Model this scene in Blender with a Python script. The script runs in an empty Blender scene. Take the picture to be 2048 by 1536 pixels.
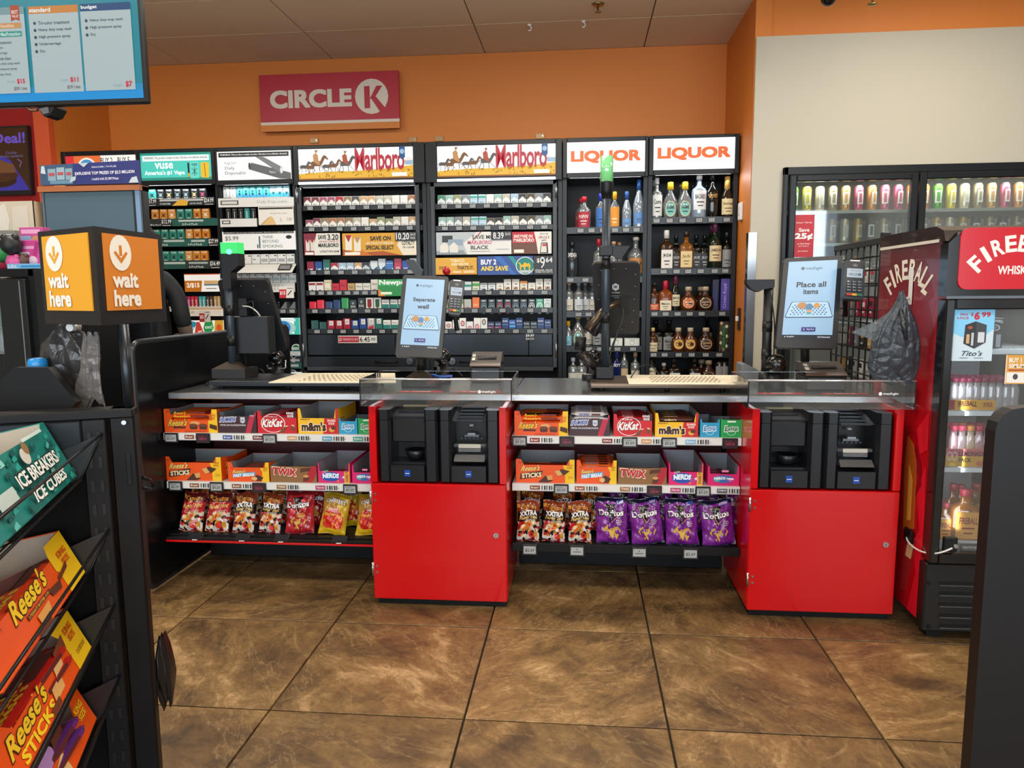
import bpy, math, random
from mathutils import Vector as Vec, Matrix, Euler
random.seed(7)
D = bpy.data; SC = bpy.context.scene; COL = SC.collection
PI = math.pi
# ---------------- camera, world, lights, exposure ----------------
FPX, YAW, PIT, ROL, CH = 1463.27, .0936915, .1232975, -.00749574, 1.36
def _rot():
    c, s = math.cos(YAW), math.sin(YAW)
    f = Vec((-s, c, 0)); r = Vec((c, s, 0)); u = Vec((0, 0, 1))
    cp, sp = math.cos(PIT), math.sin(PIT)
    f2 = f*cp-u*sp; u2 = u*cp+f*sp
    cr, sr = math.cos(ROL), math.sin(ROL)
    return r*cr+u2*sr, u2*cr-r*sr, f2
CR, CU, CF = _rot()
cam = D.objects.new('camera', D.cameras.new('camera')); COL.objects.link(cam)
cam.data.sensor_width = 36; cam.data.lens = FPX/2048*36; cam.data.clip_start = .05
cam.matrix_world = Matrix(((CR.x, CU.x, -CF.x, 0), (CR.y, CU.y, -CF.y, 0), (CR.z, CU.z, -CF.z, CH), (0, 0, 0, 1)))
SC.camera = cam
w = D.worlds.new('world'); SC.world = w; w.use_nodes = True
bg = w.node_tree.nodes['Background']
bg.inputs[0].default_value = (.62, .78, 1, 1); bg.inputs[1].default_value = 1.0
SC.view_settings.view_transform = 'Standard'; SC.view_settings.look = 'None'
SC.view_settings.gamma = 1; SC.view_settings.use_curve_mapping = False
SC.view_settings.exposure = 0.0
def area(name, loc, rot, sx, sy, power, color=(1, 1, 1)):
    l = D.lights.new(name, 'AREA'); l.shape = 'RECTANGLE'; l.size = sx; l.size_y = sy; l.energy = power; l.color = color
    o = D.objects.new(name, l); COL.objects.link(o); o.location = loc; o.rotation_euler = rot; return o
# daylight through the shop front behind the viewer
area('window_light', (0, -3.6, 1.6), (PI/2, 0, 0), 8.5, 2.3, 345, (.83, .92, 1))
LAMPS = [(-2.75, 1.3), (-.3, 1.3), (2.14, 1.3), (-2.75, 3.7), (-.3, 3.7), (2.14, 3.7), (-.3, -1.2)]
for x, y in LAMPS:
    area('ceiling_lamp_light', (x, y, 3.16), (0, 0, 0), 1.1, .5, 32, (1, .92, .80))

# ---------------- helpers ----------------
def W(u, v, y):
    d = CR*((u-1024)/FPX)-CU*((v-768)/FPX)+CF
    k = y/d.y; return Vec((d.x*k, y, CH+d.z*k))
def WZ(u, v, z):
    d = CR*((u-1024)/FPX)-CU*((v-768)/FPX)+CF
    k = (z-CH)/d.z; return Vec((d.x*k, d.y*k, z))
def WX(u, v, x):
    d = CR*((u-1024)/FPX)-CU*((v-768)/FPX)+CF
    k = x/d.x; return Vec((x, d.y*k, CH+d.z*k))
def lin(h):
    h = h.lstrip('#'); r = []
    for i in (0, 2, 4):
        c = int(h[i:i+2], 16)/255; r.append(c/12.92 if c <= .04045 else ((c+.055)/1.055)**2.4)
    return r+[1]
_M = {}
def M(h, rough=.5, metal=0, emit=0, spec=.5, coat=0, bump=0, bscale=80):
    k = (h, rough, metal, emit, spec, coat, bump, bscale)
    if k in _M: return _M[k]
    m = D.materials.new('mat_'+h.strip('#')); m.use_nodes = True
    nt = m.node_tree; b = nt.nodes['Principled BSDF']; c = lin(h)
    b.inputs['Base Color'].default_value = [x*(.3 if emit >= .4 else .8) for x in c[:3]]+[1] if emit else c; b.inputs['Roughness'].default_value = rough
    b.inputs['Metallic'].default_value = metal; b.inputs['Specular IOR Level'].default_value = spec
    b.inputs['Coat Weight'].default_value = coat
    if emit: b.inputs['Emission Color'].default_value = c; b.inputs['Emission Strength'].default_value = emit
    if bump:
        n = nt.nodes.new('ShaderNodeTexNoise'); n.inputs['Scale'].default_value = bscale; n.inputs['Detail'].default_value = 4
        t = nt.nodes.new('ShaderNodeTexCoord'); nt.links.new(t.outputs['Object'], n.inputs['Vector'])
        bp = nt.nodes.new('ShaderNodeBump'); bp.inputs['Strength'].default_value = bump; bp.inputs['Distance'].default_value = .002
        nt.links.new(n.outputs[0], bp.inputs['Height']); nt.links.new(bp.outputs[0], b.inputs['Normal'])
    _M[k] = m; return m
def GL(h, alpha=.85, gloss=.12, diff=0., rough=.03):
    """thin clear or tinted glass / plastic: transparent tint + clear reflection (+ some body colour)"""
    k = ('gl', h, alpha, gloss, diff, rough)
    if k in _M: return _M[k]
    m = D.materials.new('glass_'+h.strip('#')); m.use_nodes = True; nt = m.node_tree; nt.nodes.clear()
    out = nt.nodes.new('ShaderNodeOutputMaterial'); tr = nt.nodes.new('ShaderNodeBsdfTransparent'); gs = nt.nodes.new('ShaderNodeBsdfGlossy')
    c = lin(h); tr.inputs[0].default_value = [1-(1-x)*1.0 for x in c[:3]]+[1]
    gs.inputs['Roughness'].default_value = rough; gs.inputs[0].default_value = (1, 1, 1, 1)
    df = nt.nodes.new('ShaderNodeBsdfDiffuse'); df.inputs[0].default_value = c
    m1 = nt.nodes.new('ShaderNodeMixShader'); m1.inputs[0].default_value = 1-alpha
    nt.links.new(tr.outputs[0], m1.inputs[1]); nt.links.new(df.outputs[0], m1.inputs[2])
    fr = nt.nodes.new('ShaderNodeFresnel'); fr.inputs[0].default_value = 1.45
    ad = nt.nodes.new('ShaderNodeMath'); ad.operation = 'MULTIPLY_ADD'; ad.inputs[1].default_value = 1.0; ad.inputs[2].default_value = gloss
    ad.use_clamp = True
    nt.links.new(fr.outputs[0], ad.inputs[0])
    m2 = nt.nodes.new('ShaderNodeMixShader'); nt.links.new(ad.outputs[0], m2.inputs[0])
    nt.links.new(m1.outputs[0], m2.inputs[1]); nt.links.new(gs.outputs[0], m2.inputs[2]); nt.links.new(m2.outputs[0], out.inputs[0])
    _M[k] = m; return m
def mm(c): return M(c) if isinstance(c, str) else c

_TX = {}
def textmesh(s, bold=0., res=2, space=1.0):
    k = (s, bold, res, space)
    if k not in _TX:
        c = D.curves.new('t', 'FONT'); c.body = s; c.offset = bold; c.resolution_u = res; c.fill_mode = 'FRONT'; c.size = 1; c.space_character = space
        c.align_x = 'CENTER'
        o = D.objects.new('t', c); COL.objects.link(o)
        dg = bpy.context.evaluated_depsgraph_get(); me = D.meshes.new_from_object(o.evaluated_get(dg))
        vs = [(v.co.x, v.co.y) for v in me.vertices]; fs = [tuple(p.vertices) for p in me.polygons]
        D.objects.remove(o); D.curves.remove(c); D.meshes.remove(me)
        if vs:
            x0 = min(v[0] for v in vs); x1 = max(v[0] for v in vs); y0 = min(v[1] for v in vs); y1 = max(v[1] for v in vs)
            vs = [((a-x0)/(x1-x0 or 1), (b-y0)/(y1-y0 or 1)) for a, b in vs]
        _TX[k] = (vs, fs)
    return _TX[k]

class MB:
    def __init__(s, T=None): s.v = []; s.f = []; s.m = []; s.sm = []; s.mats = []; s.T = T
    def mi(s, m):
        m = mm(m)
        if m not in s.mats: s.mats.append(m)
        return s.mats.index(m)
    def add(s, vs, fs, m, smooth=False):
        n = len(s.v); T = s.T
        for v in vs:
            v = Vec(v); s.v.append(T @ v if T else v)
        i = s.mi(m)
        for f in fs: s.f.append(tuple(n+k for k in f)); s.m.append(i); s.sm.append(smooth)
        return s
    def box(s, a, b, m, c=0):
        x0, y0, z0 = (min(a[i], b[i]) for i in range(3)); x1, y1, z1 = (max(a[i], b[i]) for i in range(3))
        if not c:
            return s.add([(x, y, z) for z in (z0, z1) for y in (y0, y1) for x in (x0, x1)],
                         [(0, 2, 3, 1), (4, 5, 7, 6), (0, 1, 5, 4), (2, 6, 7, 3), (0, 4, 6, 2), (1, 3, 7, 5)], m)
        c = min(c, (x1-x0)*.49, (y1-y0)*.49, (z1-z0)*.49); vs = []; ix = {}
        X = (x0, x1); Y = (y0, y1); Z = (z0, z1); sg = (1, -1)
        for i in (0, 1):
            for j in (0, 1):
                for k in (0, 1):
                    for ax in range(3):
                        p = [X[i]+sg[i]*c, Y[j]+sg[j]*c, Z[k]+sg[k]*c]; p[ax] = (X[i], Y[j], Z[k])[ax]
                        ix[(i, j, k, ax)] = len(vs); vs.append(p)
        fs = []
        for ax in range(3):
            for e in (0, 1):
                o = [a_ for a_ in range(3) if a_ != ax]; q = []
                for a_, b_ in ((0, 0), (1, 0), (1, 1), (0, 1)):
                    t = [0, 0, 0]; t[ax] = e; t[o[0]] = a_; t[o[1]] = b_; q.append(ix[(*t, ax)])
                fs.append(tuple(q))
        for ax in range(3):
            o = [a_ for a_ in range(3) if a_ != ax]
            for a_ in (0, 1):
                for b_ in (0, 1):
                    t0 = [0, 0, 0]; t0[o[0]] = a_; t0[o[1]] = b_; t1 = list(t0); t1[ax] = 1
                    fs.append((ix[(*t0, o[0])], ix[(*t1, o[0])], ix[(*t1, o[1])], ix[(*t0, o[1])]))
        for i in (0, 1):
            for j in (0, 1):
                for k in (0, 1): fs.append(tuple(ix[(i, j, k, a_)] for a_ in range(3)))
        return s.add(vs, fs, m)
    def prism(s, poly, ext, m, smooth=False):
        """poly: list of 3-D points, ext: extrusion vector"""
        n = len(poly); e = Vec(ext); vs = [Vec(p) for p in poly]+[Vec(p)+e for p in poly]
        fs = [tuple(range(n-1, -1, -1)), tuple(range(n, 2*n))]
        s.add(vs, fs, m); k = len(s.v)-2*n; i = s.mi(m)
        for a in range(n):
            b = (a+1) % n; s.f.append((k+a, k+b, k+n+b, k+n+a)); s.m.append(i); s.sm.append(smooth)
        return s
    def tube(s, pts, r, m, n=8, closed=False):
        pts = [Vec(p) for p in pts]; N = len(pts); rs = r if isinstance(r, (list, tuple)) else [r]*N
        vs = []; ref = None
        for i, p in enumerate(pts):
            a = pts[(i-1) % N] if (i or closed) else p; b = pts[(i+1) % N] if (i < N-1 or closed) else p
            t = (b-a).normalized()
            if ref is None:
                ref = Vec((0, 0, 1)) if abs(t.z) < .9 else Vec((1, 0, 0))
            x = (ref-t*ref.dot(t))
            if x.length < 1e-4: x = t.orthogonal()
            x.normalize(); y = t.cross(x); ref = x
            for k in range(n):
                an = 2*PI*k/n; vs.append(p+(x*math.cos(an)+y*math.sin(an))*rs[i])
        fs = []
        for i in range(N if closed else N-1):
            for k in range(n):
                a = i*n+k; b = i*n+(k+1) % n; j = (i+1) % N
                fs.append((a, b, j*n+(k+1) % n, j*n+k))
        s.add(vs, fs, m, n > 5)
        if not closed:
            q = len(s.v)-len(vs); i = s.mi(m)
            for f in (tuple(range(q+n-1, q-1, -1)), tuple(range(len(s.v)-n, len(s.v)))): s.f.append(f); s.m.append(i); s.sm.append(False)
        return s
    def lathe(s, prof, m, n=20, c=(0, 0, 0), sq=0, ax=None, sx=1, sy=1):
        """prof [(r,z)...]; sq 0 round .. 1 square-ish; ax: matrix to turn it"""
        c = Vec(c); vs = []
        def rad(a):
            if not sq: return 1
            e = 2+6*sq; return 1/((abs(math.cos(a))**e+abs(math.sin(a))**e)**(1/e))
        for r, z in prof:
            for k in range(n):
                a = 2*PI*k/n+PI/n; q = r*(1+(rad(a)-1)*min(1, r/.02)) if sq else r
                p = Vec((q*math.cos(a)*sx, q*math.sin(a)*sy, z)); p = (ax @ p) if ax else p; vs.append(c+p)
        fs = [(i*n+k, i*n+(k+1) % n, (i+1)*n+(k+1) % n, (i+1)*n+k) for i in range(len(prof)-1) for k in range(n)]
        s.add(vs, fs, m, True); q = len(s.v)-len(vs); i = s.mi(m)
        for f in (tuple(range(q+n-1, q-1, -1)), tuple(range(len(s.v)-n, len(s.v)))): s.f.append(f); s.m.append(i); s.sm.append(False)
        return s
    def cyl(s, c, r, h, m, n=20, axis='z', r2=None):
        ax = {'z': None, 'y': Matrix.Rotation(-PI/2, 3, 'X'), 'x': Matrix.Rotation(PI/2, 3, 'Y')}[axis]
        return s.lathe([(r, 0), (r if r2 is None else r2, h)], m, n, c, ax=ax)
    def ball(s, c, r, m, n=16, sz=1):
        pr = [(max(1e-4, r*math.sin(PI*i/10)), -r*sz*math.cos(PI*i/10)) for i in range(11)]
        return s.lathe(pr, m, n, c)
    def sheet(s, q, m, t=.002):
        """quad q (4 pts) given thickness t away along -normal"""
        a, b, c, d = [Vec(p) for p in q]; n = (b-a).cross(d-a).normalized()
        return s.prism([a, b, c, d], n*-t, m)
    def art(s, mp, cmds, eps=.0004, seg=0):
        """flat print: cmds in unit coordinates mapped by mp(x,y,e)"""
        L = 1
        for c in cmds:
            k = c[0]; L += 1; e = eps*(1+.35*L)
            if k == 'r':
                _, x0, y0, x1, y1, col = c[:6]; n = max(1, int(seg*abs(x1-x0)+.99)) if seg else 1; ny = max(1, int(seg*abs(y1-y0)+.99)) if seg else 1
                vs = [mp(x0+(x1-x0)*i/n, y0+(y1-y0)*j/ny, e) for j in range(ny+1) for i in range(n+1)]
                s.add(vs, [(j*(n+1)+i, j*(n+1)+i+1, (j+1)*(n+1)+i+1, (j+1)*(n+1)+i) for j in range(ny) for i in range(n)], col)
            elif k == 'c':
                _, x, y, rx, ry, col = c[:6]; n = 20 if rx > .03 else 10
                s.add([mp(x+rx*math.cos(2*PI*i/n), y+ry*math.sin(2*PI*i/n), e) for i in range(n)], [tuple(range(n))], col)
            elif k == 'p':
                s.add([mp(x, y, e) for x, y in c[1]], [tuple(range(len(c[1])))], c[2])
            elif k == 'o':      # ring
                _, x, y, rx, ry, tw, col = c; n = 24; vs = []
                for q in (1, 1-tw):
                    vs += [mp(x+q*rx*math.cos(2*PI*i/n), y+q*ry*math.sin(2*PI*i/n), e) for i in range(n)]
                s.add(vs, [(i, (i+1) % n, n+(i+1) % n, n+i) for i in range(n)], col)
            elif k == 'l':      # polyline stroke (width in unit x)
                _, pts, wd, col = c[:4]; asp = c[4] if len(c) > 4 else 1
                for (xa, ya), (xb, yb) in zip(pts, pts[1:]):
                    dx, dy = xb-xa, (yb-ya)/asp; l = math.hypot(dx, dy) or 1; nx, ny_ = -dy/l*wd/2, dx/l*wd/2*asp
                    s.add([mp(xa+nx, ya+ny_, e), mp(xa-nx, ya-ny_, e), mp(xb-nx, yb-ny_, e), mp(xb+nx, yb+ny_, e)], [(0, 1, 2, 3)], col)
            elif k == 't':      # text fitted into x0,y0,x1,y1 ; opts bold, slant, rise, arc
                _, tx, x0, y0, x1, y1, col = c[:7]; o = c[7] if len(c) > 7 else {}
                bo = o.get('b', .02); vs, fs = textmesh(tx, min(bo, .015), o.get('res', 2), o.get('sp', 1.0)); sl = o.get('s', 0); rise = o.get('rise', 0); arc = o.get('arc', 0)
                if bo > .025:   # heavier stroke: the glyphs laid over themselves with a small shift
                    d = (bo-.015)*.62; asp = .62*len(tx); w0, v0 = 1/(1+2*d/asp), 1/(1+2*d/.8); n0 = len(vs); bs = vs; bf = fs; vs = []; fs = []
                    for q, (i_, j_) in enumerate(((-1, -1), (1, -1), (-1, 1), (1, 1), (0, 0))[:4 if bo < .07 else 5]):
                        vs += [(.5+(a-.5)*w0+i_*d/asp*w0, .5+(b-.5)*v0+j_*d/.8*v0) for a, b in bs]; fs += [tuple(k_+q*n0 for k_ in f) for f in bf]
                out = []; nn = len(vs); nb_ = n0 if bo > .025 else nn
                for iv, (a, b) in enumerate(vs):
                    if o.get('rot'): xx = x0+(x1-x0)*(1-b); yy = y0+(y1-y0)*a
                    else:
                        xx = x0+(x1-x0)*a+sl*(b-.5)*(x1-x0); yy = y0+(y1-y0)*b+rise*(a-.5)*(y1-y0)+arc*(1-(2*a-1)**2)*(y1-y0)
                    out.append(mp(xx, yy, e+eps*.05*(iv//nb_)))
                s.add(out, fs, col)
        return s
def fmap(O, U, V):
    O, U, V = Vec(O), Vec(U), Vec(V); n = U.cross(V).normalized()
    return lambda x, y, e: O+U*x+V*y+n*e
def qmap(a, b, c, d):
    """a lower left, b lower right, c upper right, d upper left"""
    a, b, c, d = [Vec(p) for p in (a, b, c, d)]; n = (b-a).cross(d-a).normalized()
    return lambda x, y, e: (a*(1-x)+b*x)*(1-y)+(d*(1-x)+c*x)*y+n*e
def cmap(r, z0, h, half, c=(0, 0), sx=1, sy=1):
    """round label facing -Y: x 0..1 over angle -half..half"""
    def f(x, y, e):
        a = -PI/2+(2*x-1)*half; q = r+e
        return Vec((c[0]+q*math.cos(a)*sx, c[1]+q*math.sin(a)*sy, z0+h*y))
    return f
def XF(root):
    return Matrix.LocRotScale(root.location, root.rotation_euler.to_quaternion(), None)
def put(name, mb, parent=None, label=None, cat=None, group=None, kind=None, loc=None, rz=0, world=False):
    vs = mb.v
    if world and parent is not None:
        p = parent; Mx = Matrix()
        while p is not None: Mx = XF(p) @ Mx; p = p.parent
        Mi = Mx.inverted(); vs = [Mi @ v for v in vs]
    elif world and loc is not None:
        Mi = Matrix.Translation(loc).inverted(); vs = [Mi @ v for v in vs]
    me = D.meshes.new(name); me.from_pydata([tuple(v) for v in vs], [], mb.f)
    for m in mb.mats: me.materials.append(m)
    me.polygons.foreach_set('material_index', mb.m); me.polygons.foreach_set('use_smooth', mb.sm); me.update()
    o = D.objects.new(name, me); COL.objects.link(o)
    if parent is not None: o.parent = parent
    if loc is not None: o.location = loc
    if rz: o.rotation_euler = (0, 0, rz)
    tag(o, label, cat, group, kind); return o
def tag(o, label=None, cat=None, group=None, kind=None):
    if label: o['label'] = label
    if cat: o['category'] = cat
    if group: o['group'] = group
    if kind: o['kind'] = kind
    return o
def thing(name, label, cat, loc=(0, 0, 0), rz=0, group=None, kind=None):
    o = D.objects.new(name, None); COL.objects.link(o); o.location = loc; o.rotation_euler = (0, 0, rz); o.empty_display_size = .1
    return tag(o, label, cat, group, kind)
KIDS = {}
def copy_tree(o, loc=None, rz=None, label=None, group=None, parent=None):
    c = o.copy(); COL.objects.link(c)
    if parent is not None: c.parent = parent
    if loc is not None: c.location = loc
    if rz is not None: c.rotation_euler = (0, 0, rz)
    if label: c['label'] = label
    if group: c['group'] = group
    for ch in [x for x in o.children]: copy_tree(ch, parent=c)
    return c
def nth(i, n=99):
    return ['first', 'second', 'third', 'fourth', 'fifth', 'sixth', 'seventh', 'eighth', 'ninth', 'tenth', 'eleventh', 'twelfth',
            'thirteenth', 'fourteenth', 'fifteenth', 'sixteenth', 'seventeenth', 'eighteenth', 'nineteenth', 'twentieth'][i]
# common materials
BLK = M('#0e0f11', .42, 0, 0, .35); BLK2 = M('#070809', .5, 0, 0, .3); DGY = M('#2b2f33', .45); WHT = M('#e6e6e2', .5); BMET = M('#1a1d20', .38, .3)
CHROME = M('#c9cbcd', .2, 1); RED = M('#c8040c', .22, 0, 0, .5, .3); CLEAR = GL('#f4f6f6', .97, .03); STEEL = M('#d4d6d8', .24, 1, 0, .5, 0, .04, 30)
# ================= SETTING =================
def stone_mat():
    m = D.materials.new('brown_slate_tile'); m.use_nodes = True; nt = m.node_tree; b = nt.nodes['Principled BSDF']; N = nt.nodes.new; L = nt.links.new
    tc = N('ShaderNodeTexCoord'); oi = N('ShaderNodeObjectInfo'); sc = N('ShaderNodeVectorMath'); sc.operation = 'SCALE'; sc.inputs['Scale'].default_value = 37
    cmb = N('ShaderNodeCombineXYZ')
    for i in range(3): L(oi.outputs['Random'], cmb.inputs[i])
    L(cmb.outputs[0], sc.inputs[0]); ad = N('ShaderNodeVectorMath'); ad.operation = 'ADD'; L(tc.outputs['Object'], ad.inputs[0]); L(sc.outputs[0], ad.inputs[1])
    vr = N('ShaderNodeVectorRotate'); vr.rotation_type = 'Z_AXIS'; L(ad.outputs[0], vr.inputs['Vector']); mu = N('ShaderNodeMath'); mu.operation = 'MULTIPLY'; mu.inputs[1].default_value = 3.1
    L(oi.outputs['Random'], mu.inputs[0]); L(mu.outputs[0], vr.inputs['Angle'])
    def noise(scale, det, dist, vec, rough=.6):
        n = N('ShaderNodeTexNoise'); n.inputs['Scale'].default_value = scale; n.inputs['Detail'].default_value = det; n.inputs['Distortion'].default_value = dist; n.inputs['Roughness'].default_value = rough
        L(vec, n.inputs['Vector']); return n.outputs[0]
    mp = N('ShaderNodeMapping'); mp.inputs['Scale'].default_value = (1, 2.0, 1); L(vr.outputs[0], mp.inputs[0])
    big = noise(2.6, 5, .9, vr.outputs[0]); streak = noise(6, 12, .7, mp.outputs[0], .78); fine = noise(60, 4, 0, vr.outputs[0], .7)
    r1 = N('ShaderNodeValToRGB'); e = r1.color_ramp.elements; e[0].position = .39; e[0].color = lin('#4c3a26'); e[1].position = .63; e[1].color = lin('#b59468')
    x = e.new(.47); x.color = lin('#6c5232'); x = e.new(.55); x.color = lin('#86683f')
    mx = N('ShaderNodeMath'); mx.operation = 'MULTIPLY_ADD'; mx.inputs[1].default_value = .55; L(big, mx.inputs[0])
    m3 = N('ShaderNodeMath'); m3.operation = 'MULTIPLY'; m3.inputs[1].default_value = .45; L(streak, m3.inputs[0]); L(m3.outputs[0], mx.inputs[2])
    L(mx.outputs[0], r1.inputs[0])
    # pale veins
    v = N('ShaderNodeMath'); v.operation = 'SUBTRACT'; L(noise(1.7, 9, 1.4, mp.outputs[0], .62), v.inputs[0]); v.inputs[1].default_value = .5
    va = N('ShaderNodeMath'); va.operation = 'ABSOLUTE'; L(v.outputs[0], va.inputs[0]); vr2 = N('ShaderNodeMapRange'); vr2.inputs[1].default_value = 0; vr2.inputs[2].default_value = .016; vr2.inputs[3].default_value = .42; vr2.inputs[4].default_value = 0
    L(va.outputs[0], vr2.inputs[0])
    vm = N('ShaderNodeMath'); vm.operation = 'MULTIPLY'; L(vr2.outputs[0], vm.inputs[0]); L(fine, vm.inputs[1])
    mc = N('ShaderNodeMix'); mc.data_type = 'RGBA'; L(vm.outputs[0], mc.inputs[0]); L(r1.outputs[0], mc.inputs[6]); mc.inputs[7].default_value = lin('#c8a878')
    # speckle + per tile shift
    hs = N('ShaderNodeHueSaturation'); L(mc.outputs[2], hs.inputs['Color']); hv = N('ShaderNodeMapRange'); hv.inputs[3].default_value = .74; hv.inputs[4].default_value = 1.12; L(oi.outputs['Random'], hv.inputs[0])
    fm = N('ShaderNodeMapRange'); fm.inputs[1].default_value = .3; fm.inputs[2].default_value = .7; fm.inputs[3].default_value = .78; fm.inputs[4].default_value = 1.22; L(fine, fm.inputs[0])
    mv = N('ShaderNodeMath'); mv.operation = 'MULTIPLY'; L(hv.outputs[0], mv.inputs[0]); L(fm.outputs[0], mv.inputs[1]); L(mv.outputs[0], hs.inputs['Value'])
    L(hs.outputs[0], b.inputs['Base Color']); b.inputs['Roughness'].default_value = .38
    rr = N('ShaderNodeMapRange'); rr.inputs[3].default_value = .3; rr.inputs[4].default_value = .55; L(streak, rr.inputs[0]); L(rr.outputs[0], b.inputs['Roughness'])
    bp = N('ShaderNodeBump'); bp.inputs['Strength'].default_value = .5; bp.inputs['Distance'].default_value = .004; L(streak, bp.inputs['Height']); L(bp.outputs[0], b.inputs['Normal'])
    return m
TILE = .649468; GX, GY = -.368776, 2.182029
fl = put('floor', MB().box((-6.5, -5, -.05), (5.2, 6.2, -.012), M('#241a12', .8)), kind='structure')
tb = MB(); g = .0035; tb.box((g, g, -.012), (TILE-g, TILE-g, 0), stone_mat(), .0015)
t0 = None
for i in range(-9, 9):
    for j in range(-11, 6):
        if t0 is None: t0 = put('floor_tile', tb, fl); o = t0
        else: o = t0.copy(); COL.objects.link(o)
        o.location = (GX+i*TILE, GY+j*TILE, 0); o.parent = fl
# ceiling: 4 ft x 4 ft lines as seen, grey-white panels on a thin grid
ZC = 3.21
ce = put('ceiling', MB().box((-6.5, -5, ZC+.02), (5.2, 6.2, ZC+.08), M('#241f1a', .9)), kind='structure')
cmat = M('#dcc8ab', .9, bump=.25, bscale=220)
cp = MB(); cp.box((.004, .004, 0), (1.214, .606, .02), cmat, .002); c0 = None
for i in range(-3, 7):
    for j in range(-17, 1):
        px_, py_ = -3.182+(i-2)*1.218, 5.9+(j-1)*.61
        if any(abs(px_+.609-x) < .7 and abs(py_+.305-y) < .45 for x, y in LAMPS): continue
        if c0 is None: c0 = put('ceiling_tile', cp, ce); o = c0
        else: o = c0.copy(); COL.objects.link(o)
        o.location = (px_, py_, ZC); o.parent = ce
lp = thing('ceiling_light', 'flat white panel lamp recessed in ceiling beyond the frame', 'ceiling light', (0, 0, 0))
put('diffuser', MB().box((-.56, -.26, 0), (.56, .26, .012), M('#fff6e6', .5, emit=3)), lp)
put('frame', MB().box((-.61, -.305, .0), (-.56, .305, .03), WHT).box((.56, -.305, 0), (.61, .305, .03), WHT).box((-.56, -.305, 0), (.56, -.26, .03), WHT).box((-.56, .26, 0), (.56, .305, .03), WHT), lp)
for i, (x, y) in enumerate(LAMPS):
    o = lp if i == 0 else copy_tree(lp)
    o.location = (x, y, ZC-.012); o['group'] = 'recessed ceiling lamps'; o['label'] = 'flat white panel lamp recessed in the ceiling, %s' % ('above the tobacco end of the queue area', 'above the middle of the queue area', 'above the whisky cooler side aisle', 'over the black end panel', 'over the first red cabinet', 'over the whisky cooler', 'behind the viewer by the shop front')[i]
ORG = M('#d27a2c', .55, bump=.12, bscale=150); ORG2 = M('#d0562c', .55)
XR, XL, YB, YW = 1.09, -3.86, 5.9, 4.95
put('wall_back', MB().box((XL, YB, 0), (XR, YB+.1, ZC), ORG), kind='structure')
put('wall_right', MB().box((XR, YW+.02, 0), (XR+.1, YB+.1, ZC), ORG), kind='structure')
put('wall_left', MB().box((XL-.1, WX(97, 215, XL).y+.04, 0), (XL, YB+.1, ZC), ORG), kind='structure')
wz = W(1600, 70, YW).z
# white cooler wall with an opening for the doors
fx0, fz1 = W(1566, 335, YW).x, W(1566, 336, YW).z
ww = MB(); wm = M('#b5ae9d', .55, bump=.08, bscale=120)
ww.box((XR+.004, YW, 0), (fx0, YW+.1, wz), wm).box((fx0, YW, fz1), (5.0, YW+.1, wz), wm).box((3.9, YW, 0), (5.0, YW+.1, fz1), wm)
put('wall_cooler', ww, kind='structure')
put('wall_soffit', MB().box((XR+.005, YW+.04, wz), (5.0, YW+.14, ZC), ORG), kind='structure')
put('wall_side', MB().box((4.9, -5, 0), (5.0, YW, ZC), wm), kind='structure')
# metal corner guard on the white wall edge
a = W(1497, 465, YW); put('trim_1', MB().box((XR-.008, YW-.006, .1), (XR+.045, YW+.0, a.z), M('#a9adb0', .25, 1)).box((XR-.008, YW, .1), (XR-.002, YW+.06, a.z), M('#a9adb0', .25, 1)), kind='structure')
# left: red wall behind the menu screen, orange-red post
YL = WX(97, 215, XL).y+.02
put('wall_red', MB().box((-6.4, YL+.12, 0), (XL-.1, YL+.22, ZC), M('#a81d1c', .5)), kind='structure')
pa, pb = W(64, 215, YL-.04), W(99, 250, YL)
put('pillar_1', MB().box((pa.x, YL-.04, 0), (XL+.002, YL+.019, ZC), ORG2), kind='structure')
put('wall_far', MB().box((-6.5, -5, 0), (-6.4, 6.2, ZC), M('#b9b2a4', .6)), kind='structure')
# shop front behind the viewer: low sill and aluminium mullions, daylight between
put('wall_front', MB().box((-6.5, -4.1, 0), (5.2, -4, .4), wm).box((-6.5, -4.1, 2.75), (5.2, -4, ZC), wm), kind='structure')
for i, x in enumerate((-4.8, -3.2, -1.6, 0, 1.6, 3.2)):
    put('window_%d' % (i+1), MB().box((x-.03, -4.08, .4), (x+.03, -4.0, 2.75), M('#3a3d40', .4, .6)), kind='structure')
put('ground_outside', MB().box((-30, -40, -.2), (30, -4.2, -.06), M('#a5977f', .9)), kind='structure')

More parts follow.
